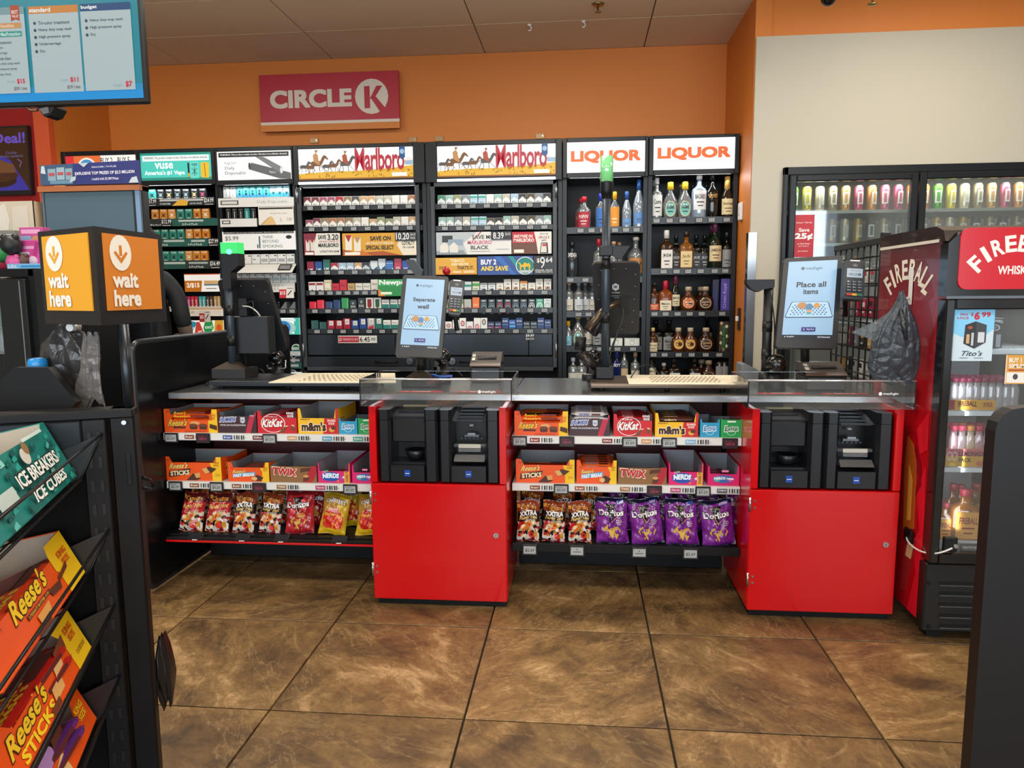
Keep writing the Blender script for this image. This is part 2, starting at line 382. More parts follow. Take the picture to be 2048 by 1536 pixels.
# ---- Circle K sign on the back wall
ys = YB-.05
q = [W(526, 263, ys), W(801, 259, ys), W(798, 143, ys), W(518, 151, ys)]
x0, x1 = (q[0].x+q[3].x)/2, (q[1].x+q[2].x)/2; z0, z1 = (q[0].z+q[1].z)/2, (q[2].z+q[3].z)/2
s = thing('wall_sign', 'large red wall sign with white convenience store name over an orange stripe', 'sign', (x0, ys, z0))
mb = MB(); mb.box((0, -.02, 0), (x1-x0, .0, z1-z0), M('#b12233', .45), .002).box((.04, 0, .04), (x1-x0-.04, .05, z1-z0-.04), BLK2)
put('panel', mb, s)
sw, sh = x1-x0, z1-z0; mp = fmap((0, -.02, 0), (sw, 0, 0), (0, 0, sh)); wc = M('#d9cfc0', .5)
rx = .118; ry = rx*sw/sh; cx_, cy_ = .806, .565; kr = M('#b12233', .46)
mb = MB().art(mp, [('r', 0, .115, 1, .165, wc), ('r', 0, 0, 1, .115, M('#d07a2c', .5)), ('t', 'CIRCLE', .075, .40, .665, .72, wc, {'b': .065, 'res': 4}),
    ('c', cx_, cy_, rx, ry, wc), ('r', cx_-.052, .36, cx_-.012, .745, kr),
    ('p', [(cx_-.012, .53), (cx_+.035, .745), (cx_+.078, .745), (cx_+.012, .50)], kr), ('p', [(cx_-.012, .56), (cx_+.03, .56), (cx_+.105, .33), (cx_+.07, .24)], kr)])
put('lettering', mb, s, label='white raised lettering and ringed letter')
for u, v in ((628, 281), (825, 279), (878, 277), (1080, 272)):
    p = W(u, v, YB-.012); t = thing('wall_bracket', 'small tan fixing plate on the wall, %s' % {628: 'below the red sign, nearest the vape cabinets', 825: 'just past the red sign corner', 878: 'second one past the red sign', 1080: 'nearest the liquor cabinets'}[u], 'bracket', p, group='fixing plates above the cabinets')
    put('plate', MB().box((-.035, 0, -.02), (.035, .012, .02), M('#b08a5a', .4, .2), .002), t); put('screw', MB().cyl((.02, -.004, 0), .005, .006, CHROME, 8, 'y'), t)
# sprinkler heads and hooks under the ceiling
def sprinkler(u, v, lab, zc=ZC):
    p = WZ(u, v, zc); t = thing('sprinkler_head', lab, 'sprinkler', (p.x, p.y, zc)); m = M('#a48a5c', .3, .9)
    put('escutcheon', MB().lathe([(.005, -.012), (.035, -.008), (.042, 0)], m), t); put('deflector', MB().lathe([(.008, -.055), (.02, -.052), (.02, -.048), (.006, -.045), (.005, -.012)], m, 12), t)
sprinkler(1196, 8, 'brass sprinkler head on the ceiling above the first liquor cabinet')
for k, (u, v) in enumerate(((1059, 53), (1167, 46))):
    p = WZ(u, v-4, ZC); t = thing('ceiling_hook', 'small white hook under the ceiling, %s of two' % ('left one' if k == 0 else 'right one'), 'hook', p, group='ceiling hooks')
    put('base', MB().box((-.012, -.012, -.01), (.012, .012, 0), WHT, .002), t); put('loop', MB().tube([(0, 0, -.01), (.012, 0, -.02), (.012, 0, -.034), (0, 0, -.042), (-.01, 0, -.036)], .004, WHT, 6), t)
for k, (u, lab) in enumerate(((1657, 'round dark camera dome hanging over the white cooler wall'), (1745, 'brass sprinkler hanging over the white cooler wall'))):
    p = W(u, 0, 4.4)
    t = thing('dome_camera' if k == 0 else 'sprinkler_head', lab, 'camera' if k == 0 else 'sprinkler', (p.x, 4.4, ZC))
    if k == 0: put('housing', MB().cyl((0, 0, p.z-ZC+.02), .03, ZC-p.z-.02, WHT, 16), t); put('dome', MB().ball((0, 0, p.z-ZC+.01), .042, M('#101010', .08)), t)
    else: put('drop_pipe', MB().cyl((0, 0, p.z-ZC+.02), .012, ZC-p.z-.02, WHT, 10), t); put('deflector', MB().lathe([(.006, -.03), (.025, -.026), (.025, -.02), (.006, -.014), (.006, .02)], M('#a48a5c', .3, .9), 12, (0, 0, p.z-ZC)), t)
# wall switch and thermostat on the orange side wall
p = WX(1484, 423, XR)
t = thing('thermostat', 'white wall thermostat on the orange side wall beside the liquor cabinet', 'thermostat', (XR, p.y, p.z)); put('case', MB().box((-.02, -.04, -.06), (0, .04, .06), WHT, .006), t); put('dial', MB().box((-.024, -.02, -.02), (-.02, .02, .03), M('#c8c8c4')), t)
p = WX(1480, 638, XR)
t = thing('wall_latch', 'dark metal latch plate on the orange side wall near the counter', 'latch', (XR, p.y, p.z)); put('plate', MB().box((-.012, -.03, -.075), (0, .03, .075), M('#3a302a', .4, .5), .003), t); put('handle', MB().box((-.03, -.012, -.015), (-.012, .012, .02), WHT, .003), t)
# ================= BACK BAR: seven cabinets =================
YC = 5.30
ZT = W(850, 285, YC).z
UB = [(123, 303), (277, 299), (430, 294), (586, 290), (850, 285), (1125, 277), (1297.6, 269.5), (1480, 264)]
XB = [W(u, v, YC).x for u, v in UB]; XB[-1] = min(XB[-1], XR-.006)
CAB = []
CL = ['black display cabinet topped by the orange savings header, behind the lottery machine', 'black display cabinet of vapes under the teal header',
      'black display cabinet under the white disposable vape header', 'grey-framed tobacco cabinet next to the vape displays', 'grey-framed tobacco cabinet next to the liquor',
      'black liquor cabinet next to the tobacco, headed LIQUOR', 'black liquor cabinet beside the orange side wall, headed LIQUOR']
TAG = MB(); TAG.box((-.026, -.006, -.017), (.026, 0, .017), M('#1b1d20', .3), .001)
TAG.art(fmap((-.026, -.006, -.017), (.052, 0, 0), (0, 0, .034)), [('r', .12, .18, .88, .86, M('#a7aaa9', .5)), ('t', '$11.49', .2, .28, .8, .58, M('#1c1c1c'), {'b': .03, 'res': 1}), ('r', .2, .68, .7, .76, M('#555757'))], .0003)
tag_mesh = None
def add_tag(par, x, y, z, sc=1.0, wmat=None):
    """price tag as a child of a shelf whose own origin is the world origin of its parent chain"""
    global tag_mesh
    if tag_mesh is None: o = put('price_tag', TAG); tag_mesh = o.data
    else: o = D.objects.new('price_tag', tag_mesh); COL.objects.link(o)
    o.parent = par; off = Vec((0, 0, 0)); p = par
    while p is not None: off += p.location; p = p.parent
    o.location = Vec((x, y, z))-off; o.scale = (sc, 1, sc); return o
for i in range(7):
    x0, x1 = XB[i]+.002, XB[i+1]-.002; CAB.append(thing('display_cabinet', CL[i], 'cabinet', (x0, YC, 0)))
    c = CAB[-1]; fr = BMET if i < 5 else BLK
    sp = .02 if i in (1, 2) else .028
    hz = ZT-.36
    mb = MB().box((x0, YC+.01, 0), (x0+sp, YC+.5, ZT-.002), BMET).box((x1-sp, YC+.01, 0), (x1, YC+.5, ZT-.002), BMET).box((x0+sp, YC+.47, .0), (x1-sp, YC+.5, ZT), BLK)
    mb.box((x0+sp, YC+.02, 0), (x1-sp, YC+.46, .1), BLK); put('body', mb, c, world=True)
def header(i, u0, v0, u1, v1, cmds, bgc, emit=1.4, led=False, ring=.012):
    """i cabinet; pixel box of the lit print (left top / right bottom, level in the world)"""
    c = CAB[i]; x0, x1 = XB[i]+.002, XB[i+1]-.002
    a, b = W(u0, v0, YC-.03), W(u1, v1, YC-.03); hx0, hx1, hz1, hz0 = a.x, b.x, a.z, b.z
    yf = YC-.03; zb = hz0-.035
    mb = MB().box((x0, yf+.01, zb), (hx0, YC+.3, ZT), BMET, .003).box((hx1, yf+.01, zb), (x1, YC+.3, ZT), BMET, .003)
    mb.box((hx0, yf+.01, hz1), (hx1, YC+.3, ZT), BMET, .003).box((hx0, yf+.01, zb), (hx1, YC+.3, hz0), BMET, .003).box((hx0, yf+.05, hz0), (hx1, YC+.29, hz1), BLK)
    h = put('header', mb, c, world=True)
    k = MB(); k.box((hx0, yf+.018, hz0), (hx1, yf+.03, hz1), M(bgc, .4, 0, emit)); k.art(fmap((hx0, yf+.018, hz0), (hx1-hx0, 0, 0), (0, 0, hz1-hz0)), cmds, .0004)
    lb = put('lit_sign', k, h, world=True)
    if led:
        put('led_strip', MB().box((hx0, yf+.0, zb+.004), (hx1, yf+.012, zb+.02), M('#dfeefc', .4, 0, 3)), h, world=True)
    area('header_lamp_light', ((x0+x1)/2, YC+.02, zb-.015), (math.radians(-38), 0, 0), x1-x0-.1, .03, 1.5 if i < 5 else 1.4, (.93, .97, 1))
    return zb
E_ = lambda c, k=1.0: M(c, .4, 0, k)
oe = E_('#e98a3a', .8)
header(0, 127, 312, 271, 345, [('r', 0, 0, .5, 1, E_('#e2703a', .8)), ('r', 0, 0, .12, 1, E_('#d8343a', .8)), ('c', .3, .3, .14, .6, E_('#f3ead8', .8)), ('c', .3, .3, .115, .5, E_('#4a90c8', .8)), ('p', [(.18, .1), (.3, .6), (.42, .1)], E_('#dceaf4', .8)), ('t', 'BUY 2', .5, .55, .67, .88, E_('#3a3a3a', .3)), ('t', 'SAVE', .5, .1, .67, .42, E_('#3a3a3a', .3)), ('t', 'BUY 5', .74, .55, .91, .88, E_('#3a3a3a', .3)), ('t', 'SAVE', .74, .1, .91, .42, E_('#3a3a3a', .3))], '#f4efe8', .9)
te = E_('#3dbfae', .75)
header(1, 277, 306, 422, 358, [('r', .0, 0, 1, .1, E_('#2e9c88', .6)), ('r', 0, .92, 1, 1, E_('#2a9a86', .6)), ('r', .03, .7, .97, .9, E_('#eef6f4', .8)), ('t', 'WARNING: This product contains nicotine. Nicotine is an addictive chemical.', .05, .75, .95, .86, E_('#555555', .2), {'res': 1}),
    ('t', 'vuse', .2, .42, .46, .64, E_('#f4fbfa', 1), {'b': .03}), ('t', "America's #1 Vape", .05, .16, .62, .36, E_('#f4fbfa', 1), {'b': .03}),
    ('r', .7, .06, .82, .66, E_('#6fe0d0', .7)), ('t', 'vuse', .72, .5, .8, .6, E_('#1c6e62', .4)), ('r', .755, .15, .765, .45, E_('#123c36', .2)), ('l', [(.72, .2), (.8, .42)], .008, E_('#1c6e62', .3), 2.8), ('l', [(.8, .2), (.72, .42)], .008, E_('#1c6e62', .3), 2.8),
    ('r', .665, .08, .69, .62, E_('#1a1f22', .1)), ('r', .665, .1, .69, .25, E_('#e8b42c', .6)), ('p', [(.85, .08), (.96, .06), (.97, .6), (.91, .64), (.85, .6)], E_('#ecbc2c', .8)), ('l', [(.91, .1), (.905, .6)], .01, E_('#b07a10', .4), 2.8)], '#4fd0c0', .75)
header(2, 431, 303, 582, 357, [('r', .02, .8, .97, .96, E_('#141414', .1)), ('t', 'WARNING: This product contains nicotine. Nicotine is an addictive chemical.', .04, .84, .95, .92, E_('#eeeeee', .8), {'res': 1}),
    ('t', 'NJOY', .1, .52, .26, .64, E_('#777777', .3), {'b': 0}), ('t', 'Daily', .1, .34, .23, .48, E_('#333333', .2), {'b': .005}), ('t', 'Disposable', .1, .16, .38, .31, E_('#333333', .2), {'b': .005}),
    ('p', [(.43, .36), (.46, .6), (.99, .22), (.99, .0), (.84, .02)], E_('#6f7274', .45)), ('c', .437, .48, .018, .13, E_('#3e4142', .3)), ('p', [(.52, .8), (.63, .79), (.89, .4), (.84, .22)], E_('#8c8f90', .45)), ('c', .865, .31, .02, .12, E_('#dcdcdc', .8)), ('t', 'NJOY', .7, .2, .79, .28, E_('#dddddd', .7), {'rise': -.5})], '#f4f4f2', 1.0)
def horse(x, y, s_, col, rider=None):
    A = lambda pts: [(x+a*s_, y+b*s_*3.4) for a, b in pts]
    r = [('p', A([(-.05, .03), (-.045, .07), (-.02, .078), (.03, .075), (.045, .05), (.03, .03)]), col), ('p', A([(.02, .05), (.045, .05), (.07, .1), (.09, .085), (.1, .09), (.08, .12), (.062, .13), (.045, .11)]), col),
         ('l', A([(-.04, .04), (-.055, .0), (-.075, -.02)]), .006*s_, col, .25), ('l', A([(-.03, .04), (-.02, -.01), (-.035, -.035)]), .006*s_, col, .25), ('l', A([(.03, .04), (.055, .01), (.085, -.025)]), .006*s_, col, .25), ('l', A([(.02, .04), (.025, -.02)]), .006*s_, col, .25), ('l', A([(-.045, .065), (-.08, .03)]), .008*s_, col, .25)]
    if rider: r += [('p', A([(-.025, .07), (-.03, .13), (-.005, .15), (.012, .13), (.016, .09), (.03, .045), (.015, .04)]), rider[0]), ('c', x-.002*s_, y+.162*s_*3.4, .009*s_, .013*s_*3.4, rider[1]), ('r', x-.016*s_, y+.168*s_*3.4, x+.016*s_, y+.174*s_*3.4, rider[1])]
    return r
br, gy, tn = E_('#8a5a34', .45), E_('#4e4e52', .3), E_('#d49a5c', .55)
def banner(i, u0, v0, u1, v1):
    rg = random.Random(3); cm = [('p', [(0, 0), (1, 0), (1, .42), (.8, .33), (.5, .27), (.25, .26), (0, .2)], E_('#e6b12c', .75)), ('r', .0, 0, 1, .05, E_('#a8641c', .5))]
    for k in range(60):
        a = rg.random(); b = .05+.2*rg.random(); cm.append(('p', [(a, b), (a+.012, b), (a+.006, b+.07)], E_(rg.choice(['#b87f1a', '#f3d060', '#a56e14', '#8a6a18']), .6)))
    cm += [('p', [(.93, .42), (1, .42), (1, .62), (.93, .58)], E_('#9fbad0', .7)), ('p', [(.92, .56), (.97, .68), (1, .6), (1, .56)], E_('#e8e0dc', .8))]
    cm += horse(.05, .3, .7, gy)+horse(.11, .28, .7, br)+horse(.165, .33, 1.05, br, (tn, E_('#b0703a', .5)))+horse(.25, .3, .7, gy)+horse(.31, .3, .8, br)+horse(.42, .32, .98, gy, (E_('#c0522c', .5), E_('#a0643a', .5)))
    cm.append(('t', 'Marlboro', .5, .26, .93, .98, E_('#c0283c', .6), {'b': .028, 'sp': .9}))
    cm += [('r', .885, .66, .935, 1, E_('#2e5a9a', .5)), ('c', .91, .84, .02, .08, E_('#9fc4e4', .7)), ('p', [(.885, .66), (.935, .66), (.91, .58)], E_('#2e5a9a', .5)), ('r', .82, .06, .95, .18, E_('#f4f0e4', .8))]
    header(i, u0, v0, u1, v1, cm, '#fbfbf8', .95, True)
banner(3, 594, 298, 826, 355); banner(4, 873, 292, 1111, 349)
for i, (a, b, c, d) in ((5, (1134, 284, 1290, 342)), (6, (1308, 277, 1470, 336))):
    header(i, a, b, c, d, [('t', 'LIQUOR', .05, .3, .95, .72, E_('#ec6a24', .75), {'b': .07, 'res': 3})], '#fbfbfa', 1.0)
# grey door frames of the two tobacco cabinets
FG = M('#3b3f42', .4, .3)
for i, (ul, ur, vt, vb_) in ((3, (592, 846, 366, 742)), (4, (860, 1114, 364, 742))):
    c = CAB[i]; a, b = W(ul, vt, YC-.01), W(ur, vb_, YC-.01); x0, x1, z1, z0 = a.x, b.x, a.z, b.z; x1 = min(x1, XB[i+1]-.035)
    df = MB()
    for p, q in (((x0, z0), (x0+.03, z1)), ((x1-.03, z0), (x1, z1)), ((x0, z1-.035), (x1, z1)), ((x0, z0), (x1, z0+.03))): df.box((p[0], YC-.012, p[1]), (q[0], YC+.008, q[1]), FG, .003)
    d = put('door_frame', df, c, world=True)
    zz = W(700, 713, YC).z
    put('lower_panel', MB().box((x0+.03, YC-.004, z0+.03), (x1-.03, YC+.01, zz), M('#22262a', .35, .4), .002), d, world=True)
    mid = x0+.03+(x1-x0)*.74
    pn = MB().box((x0+.035, YC+.0, zz+.01), (mid-.002, YC+.012, W(700, 669, YC).z), M('#2c3238', .3, .5), .002).box((mid+.002, YC+.0, zz+.01), (x1-.035, YC+.012, W(700, 669, YC).z), M('#2e3439', .3, .5), .002)
    put('sliding_panel', pn, d, world=True)
    hx = W(752 if i == 3 else 920, 723, YC).x; hz = W(752, 723, YC).z
    put('handle', MB().tube([(hx, YC-.006, hz), (hx, YC-.03, hz), (hx+.16, YC-.03, hz), (hx+.16, YC-.006, hz)], .007, BLK, 8), d, world=True)
    lx = W(820 if i == 3 else 905, 722, YC)
    put('lock', MB().cyl((lx.x, YC-.02, lx.z), .024, .02, CHROME, 20, 'y').cyl((lx.x, YC-.024, lx.z), .013, .006, M('#777777', .3, 1), 12, 'y'), d, world=True)
    hgx = x0+.006 if i == 3 else x1-.006
    for hzz in (W(700, 390, YC).z, W(700, 700, YC).z): put('hinge', MB().cyl((hgx, YC-.02, hzz-.05), .008, .1, M('#8d9194', .3, .9), 10), d, world=True)
# bottom rows of shelf: print styles for packs
S = {}
def chev(col, base='#e4e2dc', txt='#222222'): return (base, [('p', [(0, 1), (0, .5), (.5, .78), (1, .5), (1, 1)], M(col)), ('t', 'Marlboro', .2, .3, .8, .42, M(txt), {'res': 1}), ('c', .5, .16, .07, .04, M('#9a8a5a')), ('r', 0, .745, 1, .755, M('#8a8680'))])
def band(col, base='#e4e2dc', y=.55, txt=None, tc='#f0f0f0', ty=.6): return (base, [('r', 0, y, 1, 1, M(col))]+([('t', txt, .12, ty, .88, ty+.16, M(tc), {'res': 1})] if txt else []))
def lowb(col, base='#e6e6e2', txt='Newport'): return (base, [('r', 0, 0, 1, .6, M(col)), ('t', txt, .12, .68, .88, .84, M('#2a3a3a'), {'res': 1})])
def solid(col, txt=None, tc='#f0f0f0', ty=.2, rot=False): return (col, ([('t', txt, .2, ty, .8, ty+.2, M(tc), {'res': 1})] if txt else [])+[('r', 0, .745, 1, .755, M('#30302e'))])
def disc(col, base='#e8e8e4', y=.6): return (base, [('c', .5, y, .33, .22, M(col)), ('c', .5, y, .22, .145, M('#e0c8c4')), ('t', 'EVE', .38, y-.05, .62, y+.05, M(col), {'res': 1})])
CAMEL = [(.2, .12), (.26, .12), (.28, .26), (.42, .26), (.44, .12), (.5, .12), (.52, .28), (.7, .28), (.7, .12), (.76, .12), (.8, .34), (.72, .46), (.6, .42), (.48, .5), (.38, .38), (.28, .36), (.22, .48), (.12, .48), (.12, .44), (.19, .42), (.2, .3)]
def camelp(col, top, base='#e8e4da'): return (base, [('r', 0, .8, 1, 1, M(top)), ('t', 'CAMEL', .2, .6, .8, .72, M('#3a4a5a'), {'res': 1}), ('p', CAMEL[::-1], M(col))])
def arch(c1, c2, base='#20282c'): return (base, [('o', .5, .2, .5, .5, .2, M(c1)), ('o', .5, .2, .3, .32, .3, M(c2)), ('r', .2, .8, .8, .92, M('#b8c0c4'))])
S.update(maroon=(chev('#6e1e34'), 'maroon-topped white'), pink=(chev('#9a4a64'), 'pink-topped white'), red=(chev('#a81c2c'), 'red-chevron white'), tan=(chev('#8a7458'), 'tan-chevron white'), char=(chev('#4c4844'), 'charcoal-chevron white'),
    gold=(chev('#c8a070'), 'gold-chevron cream'), pale=(chev('#b8b4a4'), 'pale silver-grey'), white=(('#e2e0da', [('t', 'Marlboro', .2, .3, .8, .42, M('#8a8880'), {'res': 1}), ('r', 0, .745, 1, .755, M('#b8b4ac'))]), 'plain white'), rust=(chev('#a8714a'), 'rust-chevron cream'),
    green=(chev('#3a7a5e', '#d8dcd8'), 'green-topped white'), mint=(chev('#8fb4aa', '#dde2e0'), 'mint-topped white'), olive=(chev('#8a9068', '#e0e0d4'), 'olive-chevron white'), aqua=(('#b9cede', [('r', 0, .72, 1, .9, M('#46a088')), ('t', 'Marlboro', .2, .3, .8, .42, M('#4a6a80'), {'res': 1}), ('r', 0, .62, 1, .64, M('#7a94a8'))]), 'aqua-banded pale blue'), sky=(chev('#a3bccf', '#cfdce8'), 'sky blue'),
    black=(chev('#2c2c2c'), 'black-chevron white'), blackgold=(chev('#4a3c20'), 'dark brown-chevron white'), silver=(chev('#7c8488', '#d8dcde'), 'silver-chevron white'),
    lmr=(solid('#8c2038', 'LM', '#f0f0f0'), 'dark red'), lmb=(solid('#1c4c90', 'LM'), 'royal blue'), lmg=(solid('#14645a', 'LM'), 'dark green'), navychev=(chev('#26303c', '#c0c8cc'), 'navy-chevron grey'),
    parl=(('#d4dade', [('p', [(0, 0), (1, 0), (1, .5), (.3, .15), (0, .6)], M('#1f7f96')), ('p', [(.5, .3), (1, 0), (1, .5)], M('#184a88'))]), 'white pack with teal wedge,'), parlb=(('#2d6cb0', [('p', [(.2, 0), (1, .4), (1, 0)], M('#d0dce8')), ('r', 0, .75, 1, .8, M('#bcd0e4'))]), 'blue pack with pale wedge,'), vir=(solid('#b82440', 'VS'), 'crimson'), virb=(solid('#2350a0', 'VS'), 'cobalt blue'),
    wred=(('#e2deda', [('r', .05, .72, .95, .92, M('#8c1c2c')), ('c', .5, .25, .12, .1, M('#5a2a2a'))]), 'red-banded white'), cream=(('#cfc4a8', [('r', .1, .4, .9, .75, M('#e0d8c4')), ('r', 0, .8, 1, .84, M('#9a8a6a'))]), 'cream and tan'), pm=(solid('#c42038', 'PALL', '#4a1018', .5), 'bright red'), tanp=(solid('#b8915c', 'PALL', '#5a3a1a', .5), 'tan'), win=(('#d8d4c8', [('t', 'Winston', .12, .6, .88, .76, M('#333333'), {'res': 1}), ('p', [(.2, .3), (.5, .2), (.8, .3), (.5, .27)], M('#6a5a3a'))]), 'off-white eagle'),
    pred=(('#d42238', [('l', [(.8, .05), (.9, .9)], .06, M('#e8a0a8'), 1)]), 'plain scarlet'), navy=(('#1f3c68', [('l', [(.75, .05), (.9, .9)], .05, M('#7a94b8'), 1)]), 'plain navy'), kgreen=(('#1f9048', [('l', [(.75, .05), (.9, .9)], .05, M('#a8e0b8'), 1)]), 'plain bright green'), kool=(('#17201c', [('t', 'KOOL', .15, .3, .85, .5, M('#dddddd'), {'res': 1}), ('r', 0, 0, 1, .2, M('#1a6a3a')), ('c', .5, .7, .2, .12, M('#7a8a84'))]), 'black and green'), shield=(('#dedad2', [('p', [(.2, .9), (.2, .35), (.5, .2), (.8, .35), (.8, .9)], M('#8a1828')), ('c', .5, .15, .25, .1, M('#a87838'))]), 'white pack with red shield,'), shieldg=(('#dedad2', [('p', [(.2, .9), (.2, .35), (.5, .2), (.8, .35), (.8, .9)], M('#1a5a40')), ('c', .5, .15, .25, .1, M('#a87838'))]), 'white pack with green shield,'), newp=(lowb('#157a70'), 'white over teal'),
    dteal=(('#24504e', [('l', [(.1, .05), (.2, .9)], .05, M('#5a8a86'), 1)]), 'dull teal'), ldr=(('#a01c30', [('r', .25, .55, .85, .95, M('#e8e4e0')), ('t', 'LD', .38, .65, .7, .85, M('#222222'), {'res': 1})]), 'dark red white-stickered'), ldb=(('#1e4488', [('r', .25, .55, .85, .95, M('#e8e4e0')), ('t', 'LD', .38, .65, .7, .85, M('#222222'), {'res': 1})]), 'blue white-stickered'), ldg=(('#b8b4b4', [('r', .25, .6, .85, .98, M('#e8e4e0')), ('t', 'LD', .38, .68, .7, .88, M('#222222'), {'res': 1}), ('p', [(.1, .1), (.9, .25), (.9, .5), (.1, .35)], M('#c02a40'))]), 'grey pack with red flash,'), ldt=(('#15685c', [('r', .25, .6, .85, .98, M('#e8e4e0')), ('t', 'LD', .38, .68, .7, .88, M('#222222'), {'res': 1})]), 'teal white-stickered'),
    camw=(camelp('#8a5a30', '#d0ccc0'), 'white pack with brown camel,'), camb=(camelp('#2c2c30', '#8a9094', '#dfe3e6'), 'white pack with black camel,'), camo=(camelp('#8a5a30', '#d8842c', '#e2d8c4'), 'orange-topped camel'), spg=(('#d8d8c0', [('r', 0, .6, 1, .85, M('#4aa04c')), ('t', 'SPIRIT', .15, .3, .85, .45, M('#5a6a4a'), {'res': 1})]), 'green-banded cream'), spt=(('#cfd8d8', [('r', 0, .55, 1, .75, M('#2a8a80'))]), 'teal-banded white'), spo=(('#e8742a', [('t', 'SPIRIT', .15, .35, .85, .5, M('#f0d8b0'), {'res': 1})]), 'solid orange'), spx=(('#b0b4ac', [('c', .5, .2, .3, .15, M('#c05a4a'))]), 'grey pack with red mark,'),
    crsb=(arch('#5a7484', '#8aa0ac'), 'dark grey-blue arched'), crsr=(arch('#b03a58', '#8aa0a0'), 'dark red-arched'), crsw=(arch('#c0c4c4', '#e0e0e0'), 'dark silver-arched'), crsm=(arch('#e0f0ec', '#bfe6d8', '#2fa080'), 'mint green arched'), crsp=(arch('#a0c0b8', '#d0dcd8', '#dfe6e4'), 'pale arched'),
    evr=(disc('#a01c34'), 'white pack with crimson disc,'), evp=(disc('#c83a5c', y=.35), 'white pack with pink disc,'), evg=(disc('#10483c', y=.7), 'white pack with green disc,'), pmk=(('#1d2f52', [('t', 'PALL MALL', .08, .66, .92, .8, M('#e0e0e8'), {'res': 1}), ('r', .5, .3, 1, .5, M('#a02a60')), ('r', 0, .38, .5, .44, M('#c0c8d8'))]), 'navy pack with magenta block,'), pmn=(('#1c3a70', [('t', 'PALL MALL', .08, .7, .92, .84, M('#dfe4ee'), {'res': 1}), ('r', 0, .5, 1, .53, M('#9ab4d8'))]), 'navy pack with pale line,'), pmb=(('#1f5fa8', [('t', 'PALL MALL', .08, .7, .92, .84, M('#dfe4ee'), {'res': 1}), ('r', 0, .4, 1, .5, M('#7ac0e8'))]), 'blue pack with cyan line,'), pmg=(('#20303c', [('t', 'PALL MALL', .08, .7, .92, .84, M('#dfe4ee'), {'res': 1}), ('r', 0, .4, 1, .44, M('#b0c0b8'))]), 'slate pack with pale line,'))
_PM = {}
def pack_mesh(key, w, h, d=.022):
    k = (key, w, h)
    if k not in _PM:
        (base, cm), _ = S[key]; mb = MB(); mb.box((-w/2, 0, 0), (w/2, d, h), M(base, .35), .0012)
        mb.art(fmap((-w/2+.001, 0, .001), (w-.002, 0, 0), (0, 0, h-.002)), cm, .00025); _PM[k] = mb
    return _PM[k]
_PO = {}
def pack(key, x, y, z, w, h, noun, cat, label, group, tilt=0):
    k = (key, w, h, noun)
    if k not in _PO: o = put(noun, pack_mesh(key, w, h)); _PO[k] = o.data
    else: o = D.objects.new(noun, _PO[k]); COL.objects.link(o)
    o.location = (x, y, z); o.rotation_euler = (0, tilt, random.uniform(-.03, .03)); tag(o, label, cat, group); return o
ROWN = ['top row', 'second row', 'third row', 'fourth row', 'fifth row', 'bottom row']
def shelf(i, vb_, tags, x0=None, x1=None, u=None, h=.038, y=YC+.02, depth=.42, col=BLK2, lipc=None):
    c = CAB[i]; uu = u or (UB[i][0]+UB[i+1][0])/2; z = W(uu, vb_, y).z
    x0 = XB[i]+.035 if x0 is None else x0; x1 = XB[i+1]-.035 if x1 is None else x1
    sh = put('shelf', MB().box((x0, y, z-.026), (x1, y+depth, z-.022), col).box((x0, y-.004, z-h), (x1, y, z), lipc or M('#1a1c1f', .3), .001), c, world=True)
    for t in tags:
        tx = W(t, vb_, y).x
        if x0+.026 < tx < x1-.026: add_tag(sh, tx, y-.005, z-h/2-.001)
    return z
def packrow(i, r, u0, u1, vb_, keys, where, w=.054, h=.085, noun='cigarette_pack', nl='cigarette pack', sink=.022, tags=None, grp=None, cat='cigarettes', **kw):
    um = (u0+u1)/2; n = len(keys); tg = tags or [u0+(u1-u0)*(k+.5)/8 for k in range(8)]
    z = shelf(i, vb_, tg, u=um, **kw)
    for k, key in enumerate(keys):
        hh = h
        if key.endswith('+'): key = key[:-1]; hh = h+.014
        if key.endswith('-'): key = key[:-1]; hh = h-.012
        x = W(u0+(u1-u0)*(k+.5)/n, vb_, YC+.03).x
        de = S[key][1]; de = de.replace(' pack with', ' '+nl+' with') if ' pack with' in de else de+' '+nl+','
        pack(key, x, YC+.028+random.uniform(0, .004), z-sink, w, hh, noun, cat, '%s %s along %s, %s' % (de, nth(k), ROWN[r], where), grp or 'packs in the '+where, tilt=random.uniform(-.02, .02))
    return z
T1, T2 = 'tobacco cabinet beside vapes', 'tobacco cabinet beside liquor'
packrow(3, 0, 607, 832, 409.5, 'maroon maroon pink pink red tan char gold gold pale pale white white rust'.split(), T1)
packrow(3, 1, 610, 834, 452, 'pink- maroon tan rust rust tan pale white gold- olive olive- pale white gold'.split(), T1)
packrow(3, 2, 613.5, 835, 539, 'lmr lmb lmg+ red- sky- sky- gold- navychev- parl parl+ parlb vir+ virb parl+'.split(), T1)
packrow(3, 3, 617, 757, 580.5, 'wred wred cream+ pm- pm+ tanp- win- win- win+'.split(), T1)
packrow(3, 4, 617.5, 828, 616.5, 'pred- pred navy- navy kgreen+ kool kool+ shield+ shieldg+ newp newp newp newp'.split(), T1)
packrow(3, 5, 622, 830, 657.5, 'dteal dteal- ldr ldr ldr+ ldb ldb+ ldg+ ldt+ newp newp newp newp'.split(), T1)
packrow(4, 0, 874.5, 1102, 406, 'green mint olive silver aqua aqua white mint pale sky black blackgold silver black'.split(), T2)
packrow(4, 1, 876, 1103, 450, 'mint mint silver pale aqua aqua char- black- mint pale black blackgold silver mint'.split(), T2)
packrow(4, 3, 880, 1103, 580, 'camw camw spt spt spg camb- camb- camw- camw+ camw+ camo camw- camw+ camw+'.split(), T2, w=.052)
